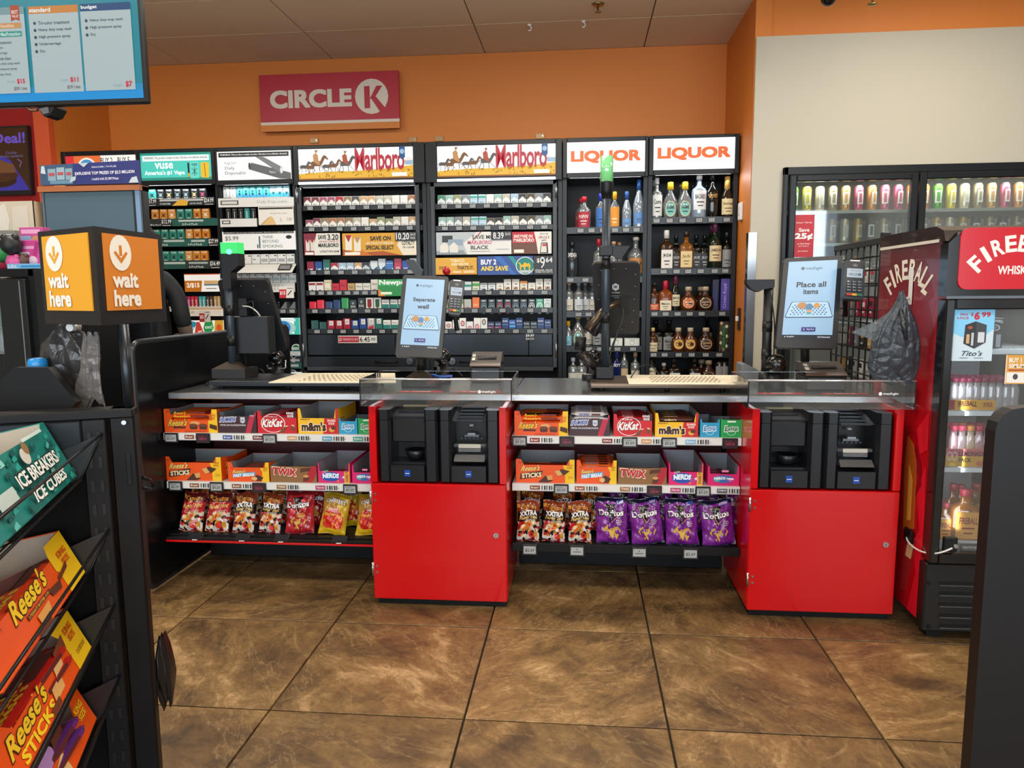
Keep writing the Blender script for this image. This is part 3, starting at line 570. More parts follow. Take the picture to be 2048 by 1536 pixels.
packrow(4, 4, 880, 1103, 615.5, 'spg spt spg spx spo+ crsb crsb crsr crsr crsb crsb crsw crsm crsp'.split(), T2, w=.052)
packrow(4, 5, 876, 1103, 657, 'evr evr- evp evr+ evp- evp+ evg+ pmk- pmk- pmn+ pmb pmn+ pmg- pmg- pmn+ pmn'.split(), T2, w=.048)
# promotional signs fixed across the tobacco cabinets (flat plates)
def sign(name, lab, u0, v0, u1, v1, bgc, cmds, y=YC-.02, emit=0, cat='sign', t=.004, group=None):
    a, b = W(u0, v0, y), W(u1, v1, y); w_, h_ = b.x-a.x, a.z-b.z
    mb = MB().box((0, 0, 0), (w_, t, h_), M(bgc, .4, 0, emit)); mb.art(fmap((0, 0, 0), (w_, 0, 0), (0, 0, h_)), cmds, .0003)
    return put(name, mb, loc=(a.x, y, b.z), label=lab, cat=cat, group=group)
K = M
sign('promotion_sign', 'white savings sign with dark red corner reading SAVE $3.20', 607, 467, 681, 510, '#ded9d0', [('p', [(0, 0), (.28, 0), (.28, .5), (.36, 1), (0, 1)], K('#7c1c34')), ('r', .05, .2, .16, .72, K('#d8d0c4')), ('r', .18, .2, .29, .72, K('#d8d0c4')), ('p', [(.05, .72), (.16, .72), (.105, .55)], K('#a01c2c')), ('p', [(.18, .72), (.29, .72), (.235, .55)], K('#a01c2c')), ('r', .03, .02, .26, .14, K('#efe8dc')), ('t', 'SAVE', .4, .72, .62, .92, K('#1c1c1c'), {'b': .04}), ('t', '3.20', .66, .68, .96, .95, K('#1c1c1c'), {'b': .03}), ('t', 'OFF ANY 2 PACKS OF', .42, .58, .96, .66, K('#a01c2c'), {'res': 1}), ('t', 'MARLBORO', .4, .36, .96, .54, K('#1c1c1c'), {'b': .04}), ('t', 'LOYALTY PROGRAM', .44, .12, .96, .22, K('#2c2c2c'), {'res': 1})])
sign('promotion_sign', 'golden savings sign with loyalty panel reading SPECIAL SELECT', 684, 467, 833, 510, '#d39a1c', [('p', [(0, 0), (.8, 0), (.55, .2), (.2, .12), (0, .3)], K('#a8501c')), ('p', [(.1, .0), (.25, .28), (.4, .0)], K('#c87020')), ('r', .04, .25, .13, .92, K('#e4dccc')), ('p', [(.04, .92), (.13, .92), (.085, .6)], K('#b01c2c')), ('r', .16, .2, .25, .82, K('#e4dccc')), ('p', [(.16, .82), (.25, .82), (.205, .55)], K('#b08a58')), ('t', 'SAVE ON', .38, .66, .66, .86, K('#2a1c10'), {'b': .05}), ('t', 'ANY 2 PACKS OF MARLBORO', .32, .5, .7, .6, K('#f4e8d0'), {'res': 1}), ('t', 'SPECIAL SELECT', .32, .26, .7, .45, K('#2a1c10'), {'b': .05}), ('p', [(.74, .45), (.82, .0), (1, 0), (1, 1), (.82, 1)], K('#e2d8c4')), ('t', 'WITH THIS STORE’S', .82, .7, .98, .78, K('#3a3a3a'), {'res': 1}), ('t', 'LOYALTY', .81, .45, .98, .64, K('#1c1c1c'), {'b': .04}), ('t', 'PROGRAM', .82, .3, .97, .4, K('#3a3a3a'), {'res': 1}), ('r', .03, .03, .24, .16, K('#f0e8d8'))])
sign('price_sign', 'small black price sign reading 10.20 above the golden sign', 790, 464, 833, 481, '#17181a', [('t', '10.20', .04, .12, .66, .9, K('#e8e8e8'), {'b': .02}), ('t', 'EACH', .72, .55, .95, .85, K('#cccccc'), {'res': 1}), ('t', 'PACK', .72, .15, .95, .45, K('#cccccc'), {'res': 1})], y=YC-.03)
sign('promotion_sign', 'pale sign with grey packs reading SAVE MORE MARLBORO BLACK', 872, 465, 1023, 508, '#dcdad6', [('p', [(0, 0), (.42, 0), (.36, .5), (.55, 1), (0, 1)], K('#b6bcc0')), ('p', [(.0, 0), (.4, 0), (.36, .2), (0, .16)], K('#8a949c')), ('r', .08, .55, .22, .85, K('#33383c')), ('r', .16, .4, .36, .68, K('#8ea0b0')), ('p', [(.05, .1), (.05, .4), (.11, .56), (.16, .4), (.16, .1)], K('#ddd9d0')), ('p', [(.18, .1), (.18, .4), (.235, .56), (.29, .4), (.29, .1)], K('#ddd9d0')), ('l', [(.49, .62), (.6, 1)], .012, K('#b02a5a'), 3.5), ('t', 'SAVE MORE', .48, .68, .86, .86, K('#5a5a5a'), {'b': .04}), ('t', 'MARLBORO', .42, .45, .74, .62, K('#c86a80'), {'b': .04}), ('t', 'BLACK', .46, .22, .7, .4, K('#5a5a5a'), {'b': .04}), ('r', .45, .12, .72, .15, K('#9a9a9a')), ('r', .8, .2, .97, .24, K('#b0b0b0'))])
sign('price_sign', 'small black price sign reading 8.39 over the pale sign', 982, 463, 1023, 479, '#17181a', [('t', '8.39', .1, .1, .62, .9, K('#e8e8e8'), {'b': .02}), ('t', 'EACH', .7, .5, .95, .85, K('#cccccc'), {'res': 1})], y=YC-.03)
sign('promotion_sign', 'red and brown sign with phone reading SAVE MORE ON MARLBORO', 1024, 464, 1103, 507, '#e0dcd4', [('p', [(0, .5), (.62, .5), (.56, 1), (0, 1)], K('#b81c30')), ('p', [(0, 0), (.66, 0), (.62, .5), (0, .5)], K('#6a4436')), ('t', 'SAVE MORE ON', .04, .72, .52, .88, K('#f0e8e0'), {'b': .04, 'res': 1}), ('t', 'MARLBORO', .04, .54, .56, .7, K('#f0e8e0'), {'b': .04}), ('r', .05, .05, .3, .2, K('#efe6d6')), ('t', 'WITH THE', .7, .86, .92, .93, K('#444444'), {'res': 1}), ('t', 'CIRCLE K', .66, .68, .96, .8, K('#8a3a34'), {'res': 1}), ('t', 'APP', .74, .56, .88, .64, K('#444444'), {'res': 1}), ('p', [(.7, .02), (.92, .02), (.9, .5), (.74, .5)], K('#20242a')), ('p', [(.72, .06), (.88, .06), (.87, .46), (.755, .46)], K('#dcd4c8')), ('r', .77, .34, .87, .44, K('#c02a38'))])
sign('promotion_sign', 'yellow tobacco sign reading THATS IT beside the blue camel sign', 871, 516, 954, 549, '#d9a01f', [('r', 0, 0, 1, .06, K('#c97a1c')), ('t', 'SPIRIT', .08, .3, .26, .5, K('#5a2a10'), {'b': .02}), ('t', 'TOBACCO', .36, .74, .7, .92, K('#f4e4bc'), {'b': .04}), ('t', 'AND WATER', .38, .54, .8, .7, K('#f4e4bc'), {'b': .04}), ('t', "THAT'S IT.", .52, .3, .92, .52, K('#2a1a10'), {'b': .04}), ('r', .42, .1, .62, .22, K('#e8c89a')), ('r', .68, .1, .94, .24, K('#e8c89a'))])
sign('promotion_sign', 'blue sign with yellow camel reading BUY 2 AND SAVE', 955, 513, 1066, 549, '#1f4690', [('p', [(.3, 1), (.62, 0), (.7, 0), (.42, 1)], K('#2f6ab8')), ('p', [(.55, 1), (.8, 0), (.84, 0), (.64, 1)], K('#17938e')), ('c', .86, .48, .17, .48, K('#dfe0d8')), ('c', .86, .48, .155, .44, K('#178078')), ('t', 'BUY 2', .06, .55, .34, .84, K('#f2f2f2'), {'b': .05}), ('t', 'AND SAVE', .06, .22, .55, .48, K('#f2cc3c'), {'b': .05}), ('p', [(.70+x*.32, .12+y*1.1) for x, y in CAMEL[::-1]], K('#e6b41c')), ('r', .76, .1, .97, .24, K('#b8c4c4'))])
sign('price_sign', 'tall black price sign reading $9.64 beside the blue camel sign', 1067, 512, 1108, 549, '#191b1e', [('t', '$', .16, .62, .3, .88, K('#e8e8e8')), ('t', '9', .32, .35, .56, .95, K('#e8e8e8'), {'b': .0}), ('t', '64', .6, .65, .92, .92, K('#e8e8e8')), ('t', 'SPECIAL PRICE', .08, .2, .92, .28, K('#e0e0e0'), {'res': 1}), ('t', 'WHEN YOU BUY 2', .08, .1, .92, .18, K('#e0e0e0'), {'res': 1})], y=YC-.025)
sign('promotion_sign', 'green and white menthol sign partly behind the centre kiosk screen', 756, 559, 806, 592, '#1f8a44', [('r', 0, .62, 1, 1, K('#3aa35c')), ('t', 'Newport', .04, .6, 1.4, .98, K('#f0f4f0'), {'b': .04}), ('p', [(0, 0), (.3, 0), (.05, .4), (0, .4)], K('#d8882c')), ('r', .1, .1, .55, .25, K('#e8ecd8'))], y=YC-.01)
sign('price_strip', 'small red and white strip reading 6.45 on the dark lower panel', 676, 671.5, 754, 686, '#e2dfd8', [('r', .01, .1, .54, .9, K('#b02a40')), ('t', 'LD', .02, .3, .1, .7, K('#f0e0e0'), {'res': 1}), ('t', 'THE MORE YOU BUY', .12, .35, .52, .65, K('#f0c8c8'), {'res': 1}), ('t', '6.45', .56, .15, .82, .85, K('#1c1c1c'), {'b': .02}), ('r', .85, .6, .97, .7, K('#555555')), ('r', .85, .4, .97, .5, K('#555555'))], y=YC-.008)
sign('price_sign', 'tiny black price sign on the steel lower panel', 1050, 667, 1070, 681, '#141517', [('t', '$8.89', .08, .5, .92, .9, K('#e8e8e8'), {'res': 1}), ('t', 'EACH', .1, .1, .9, .4, K('#cccccc'), {'res': 1})], y=YC-.01)
# ---- vape cabinets
for key, base, mark, de in (('vo', '#c9832f', '#6a3416', 'orange'), ('vt', '#2c8575', '#0f3a34', 'teal'), ('vk', '#1c2023', '#8fb0b4', 'black'), ('va', '#4cc6c0', '#17504c', 'aqua'), ('vkp', '#1c2023', '#c4507a', 'black pink-marked'), ('vkg', '#1c2023', '#cdb88a', 'black gold-marked'), ('vop', '#cf8a3a', '#e8d8c0', 'orange pale-marked'), ('vor', '#cf8228', '#8a2c14', 'orange flower-marked')):
    S[key] = ((base, [('t', 'VUSE', .14, .78, .86, .94, M('#eeeeea'), {'b': .03, 'res': 1}), ('c', .5, .4, .2, .16, M(mark)), ('l', [(.2, .2), (.8, .62)], .05, M(mark), 1.3), ('l', [(.8, .2), (.2, .62)], .05, M(mark), 1.3), ('r', .25, .06, .75, .12, M('#e8e0d0'))]), de)
S['nw'] = (('#c4c6c6', [('l', [(.5, .15), (.5, .85)], .1, M('#8a8c8c'), 1), ('c', .5, .8, .06, .05, M('#222222'))]), 'silver')
S['na'] = (('#4cc0c4', [('r', 0, 0, 1, .3, M('#3a9ad0')), ('c', .5, .35, .2, .12, M('#0f3a50')), ('c', .5, .6, .16, .1, M('#0f3a50')), ('r', .2, .8, .8, .88, M('#e0f4f4'))]), 'aqua')
S['nb'] = (('#9fdcec', [('r', 0, 0, 1, .4, M('#3ab0d0')), ('c', .6, .4, .2, .12, M('#0f5068')), ('r', .2, .8, .8, .88, M('#f0f8f8'))]), 'pale blue')
S['nk'] = (('#1e2124', [('r', .42, .1, .58, .7, M('#b8bcc0')), ('t', 'NJOY', .12, .8, .88, .92, M('#dddddd'), {'res': 1})]), 'black')
S['nt'] = (('#2a8c88', [('r', .42, .1, .58, .7, M('#c8dcdc')), ('t', 'NJOY', .12, .8, .88, .92, M('#dddddd'), {'res': 1})]), 'teal')
def juul(n, col): return ('#dcdcd8', [('t', 'JUUL', .1, .8, .42, .9, M('#888888'), {'res': 1}), ('r', .66, .8, .94, .9, M('#333333'))]+[('r', .12+.2*(k % 4), .44-.16*(k//4), .25+.2*(k % 4), .54-.16*(k//4), M(col)) for k in range(n)])
for n in (1, 2, 4, 8): S['j%d' % n] = (juul(n, '#33373a'), 'white pod box with dark squares,')
S['jt'] = (juul(8, '#2c7a74'), 'white pod box with teal squares,'); S['jb'] = (juul(8, '#4a8098'), 'white pod box with blue squares,')
CV, CN = 'teal-headed vape cabinet', 'white-headed vape cabinet'
kw = dict(noun='vape_box', nl='vape box', cat='vape box', h=.075, sink=.004)
packrow(1, 0, 296, 414, 396.5, 'va vk vkg vk vk vkg vkp'.split(), CV, tags=[300], w=.056, **kw)
packrow(1, 1, 302, 420, 437, 'vo vo vop vt vt vor vop'.split(), CV, tags=[335], w=.056, **kw)
packrow(1, 2, 305, 420, 477, 'vt vt vt vt vop vor vor'.split(), CV, tags=[340], w=.056, **kw)
packrow(1, 3, 309, 417, 521, 'vt vt vt vt vop vo vor'.split(), CV, tags=[330], w=.056, **kw)
packrow(2, 0, 446, 579, 394.5, 'nw nw na na na na na nb nb nb'.split(), CN, w=.046, **{**kw, 'h': .085})
packrow(2, 1, 451, 513, 437, 'nk nk nk nt nk'.split(), CN, w=.038, **{**kw, 'h': .082})
packrow(2, 3, 469, 590, 527.5, 'j1 j1 j2 j8 j8 j8 j8'.split(), CN, w=.062, **kw)
packrow(2, 4, 452, 593, 565, 'j8 j8 j4 j4 j8 j8 jb jt jt'.split(), CN, w=.056, **{**kw, 'h': .07})
def strip(i, u0, v0, u1, v1, bgc, cmds, y=YC+.002, name='shelf_strip', emit=0):
    a, b = W(u0, v0, y), W(u1, v1, y); mb = MB().box((a.x, y, b.z), (b.x, y+.008, a.z), M(bgc, .4, 0, emit)); mb.art(fmap((a.x, y, b.z), (b.x-a.x, 0, 0), (0, 0, a.z-b.z)), cmds, .0003)
    return put(name, mb, CAB[i], world=True)
def price(tx, x): return [('r', x, .0, x+.16, 1, M('#121416')), ('t', tx, x+.01, .3, x+.15, .95, M('#f0f0f0'), {'b': .02, 'res': 1}), ('r', x+.02, .08, x+.14, .16, M('#d0d0d0'))]
strip(1, 292, 398, 429, 410, '#22272a', price('$17.99', .0)+[('t', 'STARTER', .2, .15, .36, .4, M('#dddddd'), {'res': 1}), ('r', .2, .62, .84, .9, M('#c4c8c8')), ('p', [(.38, 0), (.5, .9), (.62, .6), (.6, 0)], M('#e4b238')), ('t', '2-POD PACK', .64, .15, .82, .4, M('#eeeeee'), {'res': 1})]+price('$24.99', .84))
strip(1, 293, 439, 436, 451, '#1e5a50', [('r', 0, 0, .34, 1, M('#1c2422')), ('t', 'All In One Kit', .04, .1, .22, .35, M('#dddddd'), {'res': 1}), ('r', .45, .6, .8, .85, M('#c0cac8')), ('t', '2-Pod Pack', .5, .12, .72, .4, M('#eeeeee'), {'res': 1})]+price('$12.99', .2))
strip(1, 300, 479, 438, 492, '#245e54', [('r', .2, .62, .5, .9, M('#b8c8c4')), ('t', '2-Pod Pack', .1, .12, .26, .4, M('#eeeeee'), {'res': 1}), ('t', '3-Pod Pack', .55, .12, .76, .4, M('#eeeeee'), {'res': 1}), ('r', .6, .6, .8, .85, M('#c0cac8'))]+price('$27.99', .84))
strip(1, 300, 523, 442, 537, '#1e5248', [('r', .2, .62, .5, .9, M('#b8c8c4')), ('r', .5, .0, .84, 1, M('#243430')), ('t', '6-Pod Pack', .55, .12, .76, .4, M('#eeeeee'), {'res': 1}), ('r', .55, .62, .82, .88, M('#a8b4b0'))]+price('$36.49', .84))
strip(2, 436, 397, 588, 412, '#e4e4e2', [('r', .03, .25, .27, .75, M('#55585a')), ('r', .05, .35, .25, .65, M('#d8d8d6')), ('t', 'Daily Disposable', .52, .28, .92, .7, M('#9a9a98'), {'b': 0, 'res': 1})])
strip(2, 440, 438, 514, 453, '#e2e2e0', [('r', .05, .35, .28, .8, M('#33363a')), ('r', .08, .45, .25, .7, M('#d8d8d6'))])
strip(2, 516, 414, 588, 449, '#e6e2da', [('r', .02, .86, .98, .96, M('#2c2c2c')), ('t', 'Daily Disposable', .35, .58, .82, .68, M('#777777'), {'b': 0, 'res': 1}), ('p', [(.05, .02), (.3, .45), (.4, .42), (.5, .0)], M('#c9a06a')), ('p', [(.12, .02), (.36, .5), (.5, .0)], M('#ddb87c')), ('t', '2', .6, .2, .66, .38, M('#999999'), {'b': 0}), ('t', '2/$8', .8, .2, .95, .38, M('#999999'), {'b': 0})], name='product_card')
strip(2, 444, 464, 592, 499, '#e9e9e7', [('r', .02, .88, .98, 1, M('#1c1c1c')), ('t', 'WARNING: This product contains nicotine. Nicotine is an addictive chemical.', .03, .9, .97, .97, M('#e8e8e8'), {'res': 1}), ('t', '$5.99', .04, .5, .22, .76, M('#222222'), {'b': 0}), ('t', 'THINK', .55, .62, .7, .78, M('#666666'), {'b': 0}), ('t', 'BEYOND', .55, .38, .77, .54, M('#666666'), {'b': 0}), ('t', 'SMOKING', .55, .12, .82, .28, M('#666666'), {'b': 0}), ('r', .5, .1, .52, .74, M('#4a6478')), ('r', .475, .1, .49, .3, M('#333333')), ('c', .91, .68, .04, .1, M('#222222'))], emit=.25, name='product_card')
a = W(470, 529, YC); b = W(584, 544, YC-.09)
put('shelf_flap', MB().prism([(a.x, YC, a.z), (b.x, YC, a.z), (b.x, YC-.09, b.z), (a.x-.03, YC-.09, b.z)], (0, 0, -.004), M('#d6d4cc', .4)).art(qmap((a.x+.5*(b.x-a.x)+.12, YC-.075, b.z+.012), (b.x-.02, YC-.075, b.z+.012), (b.x-.02, YC-.02, a.z-.006), (a.x+.5*(b.x-a.x)+.12, YC-.02, a.z-.006)), [('r', 0, 0, 1, 1, M('#222222')), ('r', .1, .3, .9, .4, M('#dddddd')), ('r', .1, .6, .9, .7, M('#dddddd'))], .002), CAB[2], world=True)
strip(2, 455, 566, 590, 584, '#dad8d2', [('t', 'REFILL', .6, .55, .85, .8, M('#999999'), {'b': 0, 'res': 1}), ('t', '2/$16', .6, .15, .82, .45, M('#aaaaaa'), {'b': 0, 'res': 1})], y=YC-.004)
def hangsign(lab, u0, v0, u1, v1, txt, y=YC-.05):
    sign('hanging_sign', lab, u0, v0, u1, v1, '#e2ddd4', [('p', [(0, 0), (.46, 0), (.5, .75), (0, .75)], K('#c02a34')), ('t', txt, .05, .25, .42, .6, K('#f4e8e8'), {'b': .04, 'res': 1}), ('l', [(.58, .25), (.85, .65)], .08, K('#2a2a2a'), 1), ('r', .55, .8, .95, .88, K('#8a8a8a'))], y=y)
hangsign('small red and white hanging sign reading $15 below the pod boxes', 558, 573, 588, 596, '$15')
hangsign('small red and white hanging sign reading $5 over the pouch poster', 398, 621, 421, 644, '$5')
# row of dark lighters with price tags, pouch sign, and round pouch tins
z = shelf(2, 617.5, [545, 567, 585], col=M('#8e9294'), lipc=M('#3a3d40'))
for k, u in enumerate((544, 551, 558)):
    p = W(u, 617, YC+.04); mb = MB().box((-.012, -.008, 0), (.012, .008, .055), BLK, .002).box((-.012, -.009, .045), (.012, .009, .05), CHROME).cyl((0, 0, .055), .007, .014, M('#777777', .3, 1), 10)
    put('lighter', mb, loc=(p.x, YC+.04, z-.02), label='black lighter, %s of three on the steel shelf above the pouch sign' % nth(k), cat='lighter', group='lighters above the pouch sign')
for k, u in enumerate((566, 583)):
    p0 = W(u, 617, YC+.03).x
    put('divider_tray', MB().prism([(p0-.035, YC+.03, z-.02), (p0+.03, YC+.03, z-.02), (p0+.03, YC+.03, z+.05), (p0+.02, YC+.03, z+.05)], (0, .2, 0), M('#9a9ea0', .3, .6)), CAB[2], world=True)
a, b = W(520, 636, YC-.01), W(600, 669, YC-.01)
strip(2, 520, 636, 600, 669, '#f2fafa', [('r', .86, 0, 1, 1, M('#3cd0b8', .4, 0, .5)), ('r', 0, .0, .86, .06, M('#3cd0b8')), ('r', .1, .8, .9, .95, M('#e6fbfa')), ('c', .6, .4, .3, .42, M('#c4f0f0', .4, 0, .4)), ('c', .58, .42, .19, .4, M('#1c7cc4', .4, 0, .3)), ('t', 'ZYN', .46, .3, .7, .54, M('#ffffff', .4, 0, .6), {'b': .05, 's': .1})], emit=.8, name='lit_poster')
def tin(x, y, z, rim, txt, lab, grp):
    mb = MB().cyl((0, .0, .034), .034, .02, M('#e8e8e4', .35), 20, 'y'); mb.art(fmap((-.034, -.0005, 0), (.068, 0, 0), (0, 0, .068)), [('c', .5, .5, .42, .42, M(rim)), ('r', .14, .38, .86, .62, M('#f0f0ec')), ('t', txt, .2, .42, .8, .58, M('#1a1a1a'), {'b': .04, 'res': 1})], .0004)
    return put('pouch_tin', mb, loc=(x, y, z), label=lab, cat='tin', group=grp)
for rr, (vb_, us) in enumerate(((701, (549, 569, 592)), (724, (484, 502, 523, 560, 579, 596)), (752, (490, 512, 560, 585)))):
    z = shelf(2, vb_, [], h=.03, lipc=M('#17504c'))
    for k, u in enumerate(us):
        p = W(u, vb_, YC+.03); cc = ['#6a1a30', '#20201e', '#1a6a44', '#2c5a8a', '#3a2a20', '#c8ccca']
        tin(p.x, YC+.03+.003*(k % 2), z-.02, cc[(k+rr*2) % 6], 'ZYN', 'round white pouch tin, %s along the %s tin row below the pouch sign' % (nth(k), ['upper', 'middle', 'lowest'][rr]), 'pouch tins in the white-headed vape cabinet')
strip(2, 490, 725, 603, 737, '#155450', [('t', 'ZYN.COM/REWARDS', .02, .3, .5, .7, M('#a8d8d0'), {'res': 1}), ('r', .7, .3, .95, .7, M('#a8acac'))], y=YC+.006)
strip(2, 545, 702, 602, 712, '#2a6a9a', [('r', .45, .1, .98, .9, M('#d0d4d0')), ('r', .5, .35, .92, .42, M('#777777')), ('r', .5, .6, .92, .67, M('#777777'))], y=YC+.006)
strip(2, 492, 744, 604, 756, '#e8f4f4', [('r', .0, .2, .45, .6, M('#3cc0c8'))], y=YC+.006, emit=.3)
# lower part of the teal-headed cabinet: posters and bright disposable vapes
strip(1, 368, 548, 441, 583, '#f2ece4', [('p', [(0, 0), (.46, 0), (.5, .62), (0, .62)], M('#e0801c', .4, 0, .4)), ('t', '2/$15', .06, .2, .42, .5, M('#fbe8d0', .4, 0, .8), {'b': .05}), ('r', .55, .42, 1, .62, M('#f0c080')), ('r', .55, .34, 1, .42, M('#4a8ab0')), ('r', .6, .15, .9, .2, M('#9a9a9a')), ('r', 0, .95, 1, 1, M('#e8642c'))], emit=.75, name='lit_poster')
z = shelf(1, 613, [], lipc=M('#c8c4bc'), x1=W(443, 613, YC).x)
for k, (u, c, de) in enumerate(((364, '#3a9a3c', 'green'), (371, '#c02a70', 'magenta'), (378, '#b8246c', 'plum pink'), (385.5, '#cf2a3c', 'red'), (393, '#c83048', 'rose red'), (401, '#38a8ac', 'teal'), (408, '#4ab4b8', 'light teal'), (416, '#4a3426', 'dark brown'), (423, '#5a4030', 'brown'), (431, '#c09a60', 'tan'), (438, '#cba870', 'sand'))):
    p = W(u, 613, YC+.03); mb = MB().box((-.012, 0, 0), (.012, .02, .095), M(c, .3), .003).box((-.007, .004, .095), (.007, .016, .103), BLK, .002).art(fmap((-.012, 0, 0), (.024, 0, 0), (0, 0, .095)), [('t', 'BAR', .25, .2, .75, .8, M('#f0e8e0'), {'rot': 1, 'res': 1})], .0004)
    put('disposable_vape', mb, loc=(p.x, YC+.03, z-.02), label='%s disposable vape stick standing under the orange $15 poster' % de, cat='vape', group='bright vape sticks beside the kiosk pole')
strip(1, 366, 617, 446, 632, '#ece2d4', [('r', 0, .85, 1, 1, M('#d8a060')), ('r', .02, .1, .98, .8, M('#f4efe6')), ('t', '$5', .2, .35, .28, .65, M('#999999'), {'res': 1})], y=YC-.006, emit=.35)
a, b = (370, 642), (452, 672)
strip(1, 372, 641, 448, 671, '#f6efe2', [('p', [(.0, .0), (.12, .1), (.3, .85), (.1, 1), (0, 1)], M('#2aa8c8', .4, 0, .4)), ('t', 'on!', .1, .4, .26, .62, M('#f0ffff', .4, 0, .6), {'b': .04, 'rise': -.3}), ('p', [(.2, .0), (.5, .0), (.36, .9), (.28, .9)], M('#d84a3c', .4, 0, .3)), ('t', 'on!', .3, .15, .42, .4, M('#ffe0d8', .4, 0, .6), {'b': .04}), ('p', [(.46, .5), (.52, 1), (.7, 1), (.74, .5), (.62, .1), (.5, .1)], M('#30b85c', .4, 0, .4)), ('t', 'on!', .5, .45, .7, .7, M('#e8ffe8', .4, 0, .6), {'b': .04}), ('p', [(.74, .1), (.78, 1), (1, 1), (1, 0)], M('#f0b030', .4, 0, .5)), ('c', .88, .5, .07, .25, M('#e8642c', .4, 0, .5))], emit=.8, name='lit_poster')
# ---- liquor cabinets
_BM = {}
GLS = lambda c, a=.55: GL(c, a, .06)
def bottle(shape, h, w, body, cap, labc, txt, tc='#222222', caph=.14, labz=(.12, .45), sq=0, neck=None, flat=None, liq=None, name='bottle', oval=0):
    """returns a prototype tree: body mesh with children cap and label"""
    r = w/2; rn = max(.012, w*.16); n = 20
    Q = {'round': [(r*.9, 0), (r, .01), (r, h*.55), (r*.92, h*.62), (rn*1.2, h*.74), (rn, h*.78), (rn, h*(1-caph))],
         'should': [(r*.92, 0), (r, .01), (r, h*.60), (r*.9, h*.66), (rn*1.4, h*.71), (rn, h*.75), (rn, h*(1-caph))],
         'slim': [(r*.95, 0), (r, .008), (r, h*.5), (r*.85, h*.58), (rn*1.5, h*.72), (rn, h*.82), (rn, h*(1-caph))],
         'ball': [(r*.6, 0), (r*.7, .008), (r*.95, h*.2), (r, h*.38), (r*.9, h*.55), (r*.55, h*.66), (rn*1.4, h*.7), (rn*1.3, h*.78), (rn*1.3, h*(1-caph))],
         'cone': [(r*.75, 0), (r*.8, .008), (r, h*.42), (r*.8, h*.55), (rn*1.5, h*.68), (rn, h*.74), (rn, h*(1-caph))]}[shape]
    m = body if not isinstance(body, str) else GLS(body)
    mb = MB().lathe(Q, m, n, sq=sq, sy=flat or 1)
    if liq: mb.lathe([(q*.9, z+.003) for q, z in Q[:4]], M(liq, .2), 16, sq=sq, sy=flat or 1)
    cb = MB().lathe([(rn*1.25, h*(1-caph)), (rn*1.25, h-.004), (rn*1.05, h)], M(cap, .3), 14)
    lb = MB(); z0, z1 = h*labz[0], h*labz[1]
    cmds = ([('r', 0, 0, 1, 1, M(labc, .5))] if labc else [])+([('t', txt, .14, .55, .86, .8, M(tc), {'b': .03, 'res': 1})] if txt else [])+([('r', .25, .36, .75, .42, M(tc)), ('r', .32, .18, .68, .23, M(tc))] if labc else [])
    if oval: cmds = [('c', .5, .5, .36, .5, M('#d8c8a0')), ('c', .5, .5, .31, .45, M(labc, .5)), ('t', txt or 'AGAVE', .26, .5, .74, .68, M(tc), {'b': .03, 'res': 1}), ('r', .34, .3, .66, .36, M(tc))]
    if sq: lb.art(fmap((-r*.82, -r*(flat or 1)-.0005, z0), (r*1.64, 0, 0), (0, 0, z1-z0)), cmds, .0006)
    else: lb.art(cmap(r*1.004, z0, z1-z0, .95, sy=flat or 1), cmds, .0006, seg=10)
    return mb, cb, lb
def place_bottle(key, args, loc, lab, grp, cat='bottle', rz=0):
    if key not in _BM:
        mb, cb, lb = bottle(*args[0], **args[1]); o = put('bottle', mb); a1 = put('cap', cb, o)
        if lb.v: a2 = put('label', lb, o)
        _BM[key] = o
    else: o = copy_tree(_BM[key])
    o.location = loc; o.rotation_euler = (0, 0, rz); tag(o, lab, cat, grp); return o
CLR = GL('#e4eaec', .86, .1); AMB = GL('#7a3c12', .35, .08); DRK = M('#0c0d0c', .08, 0, 0, .5, .3); LGR = GL('#b4c4d0', .55, .08)
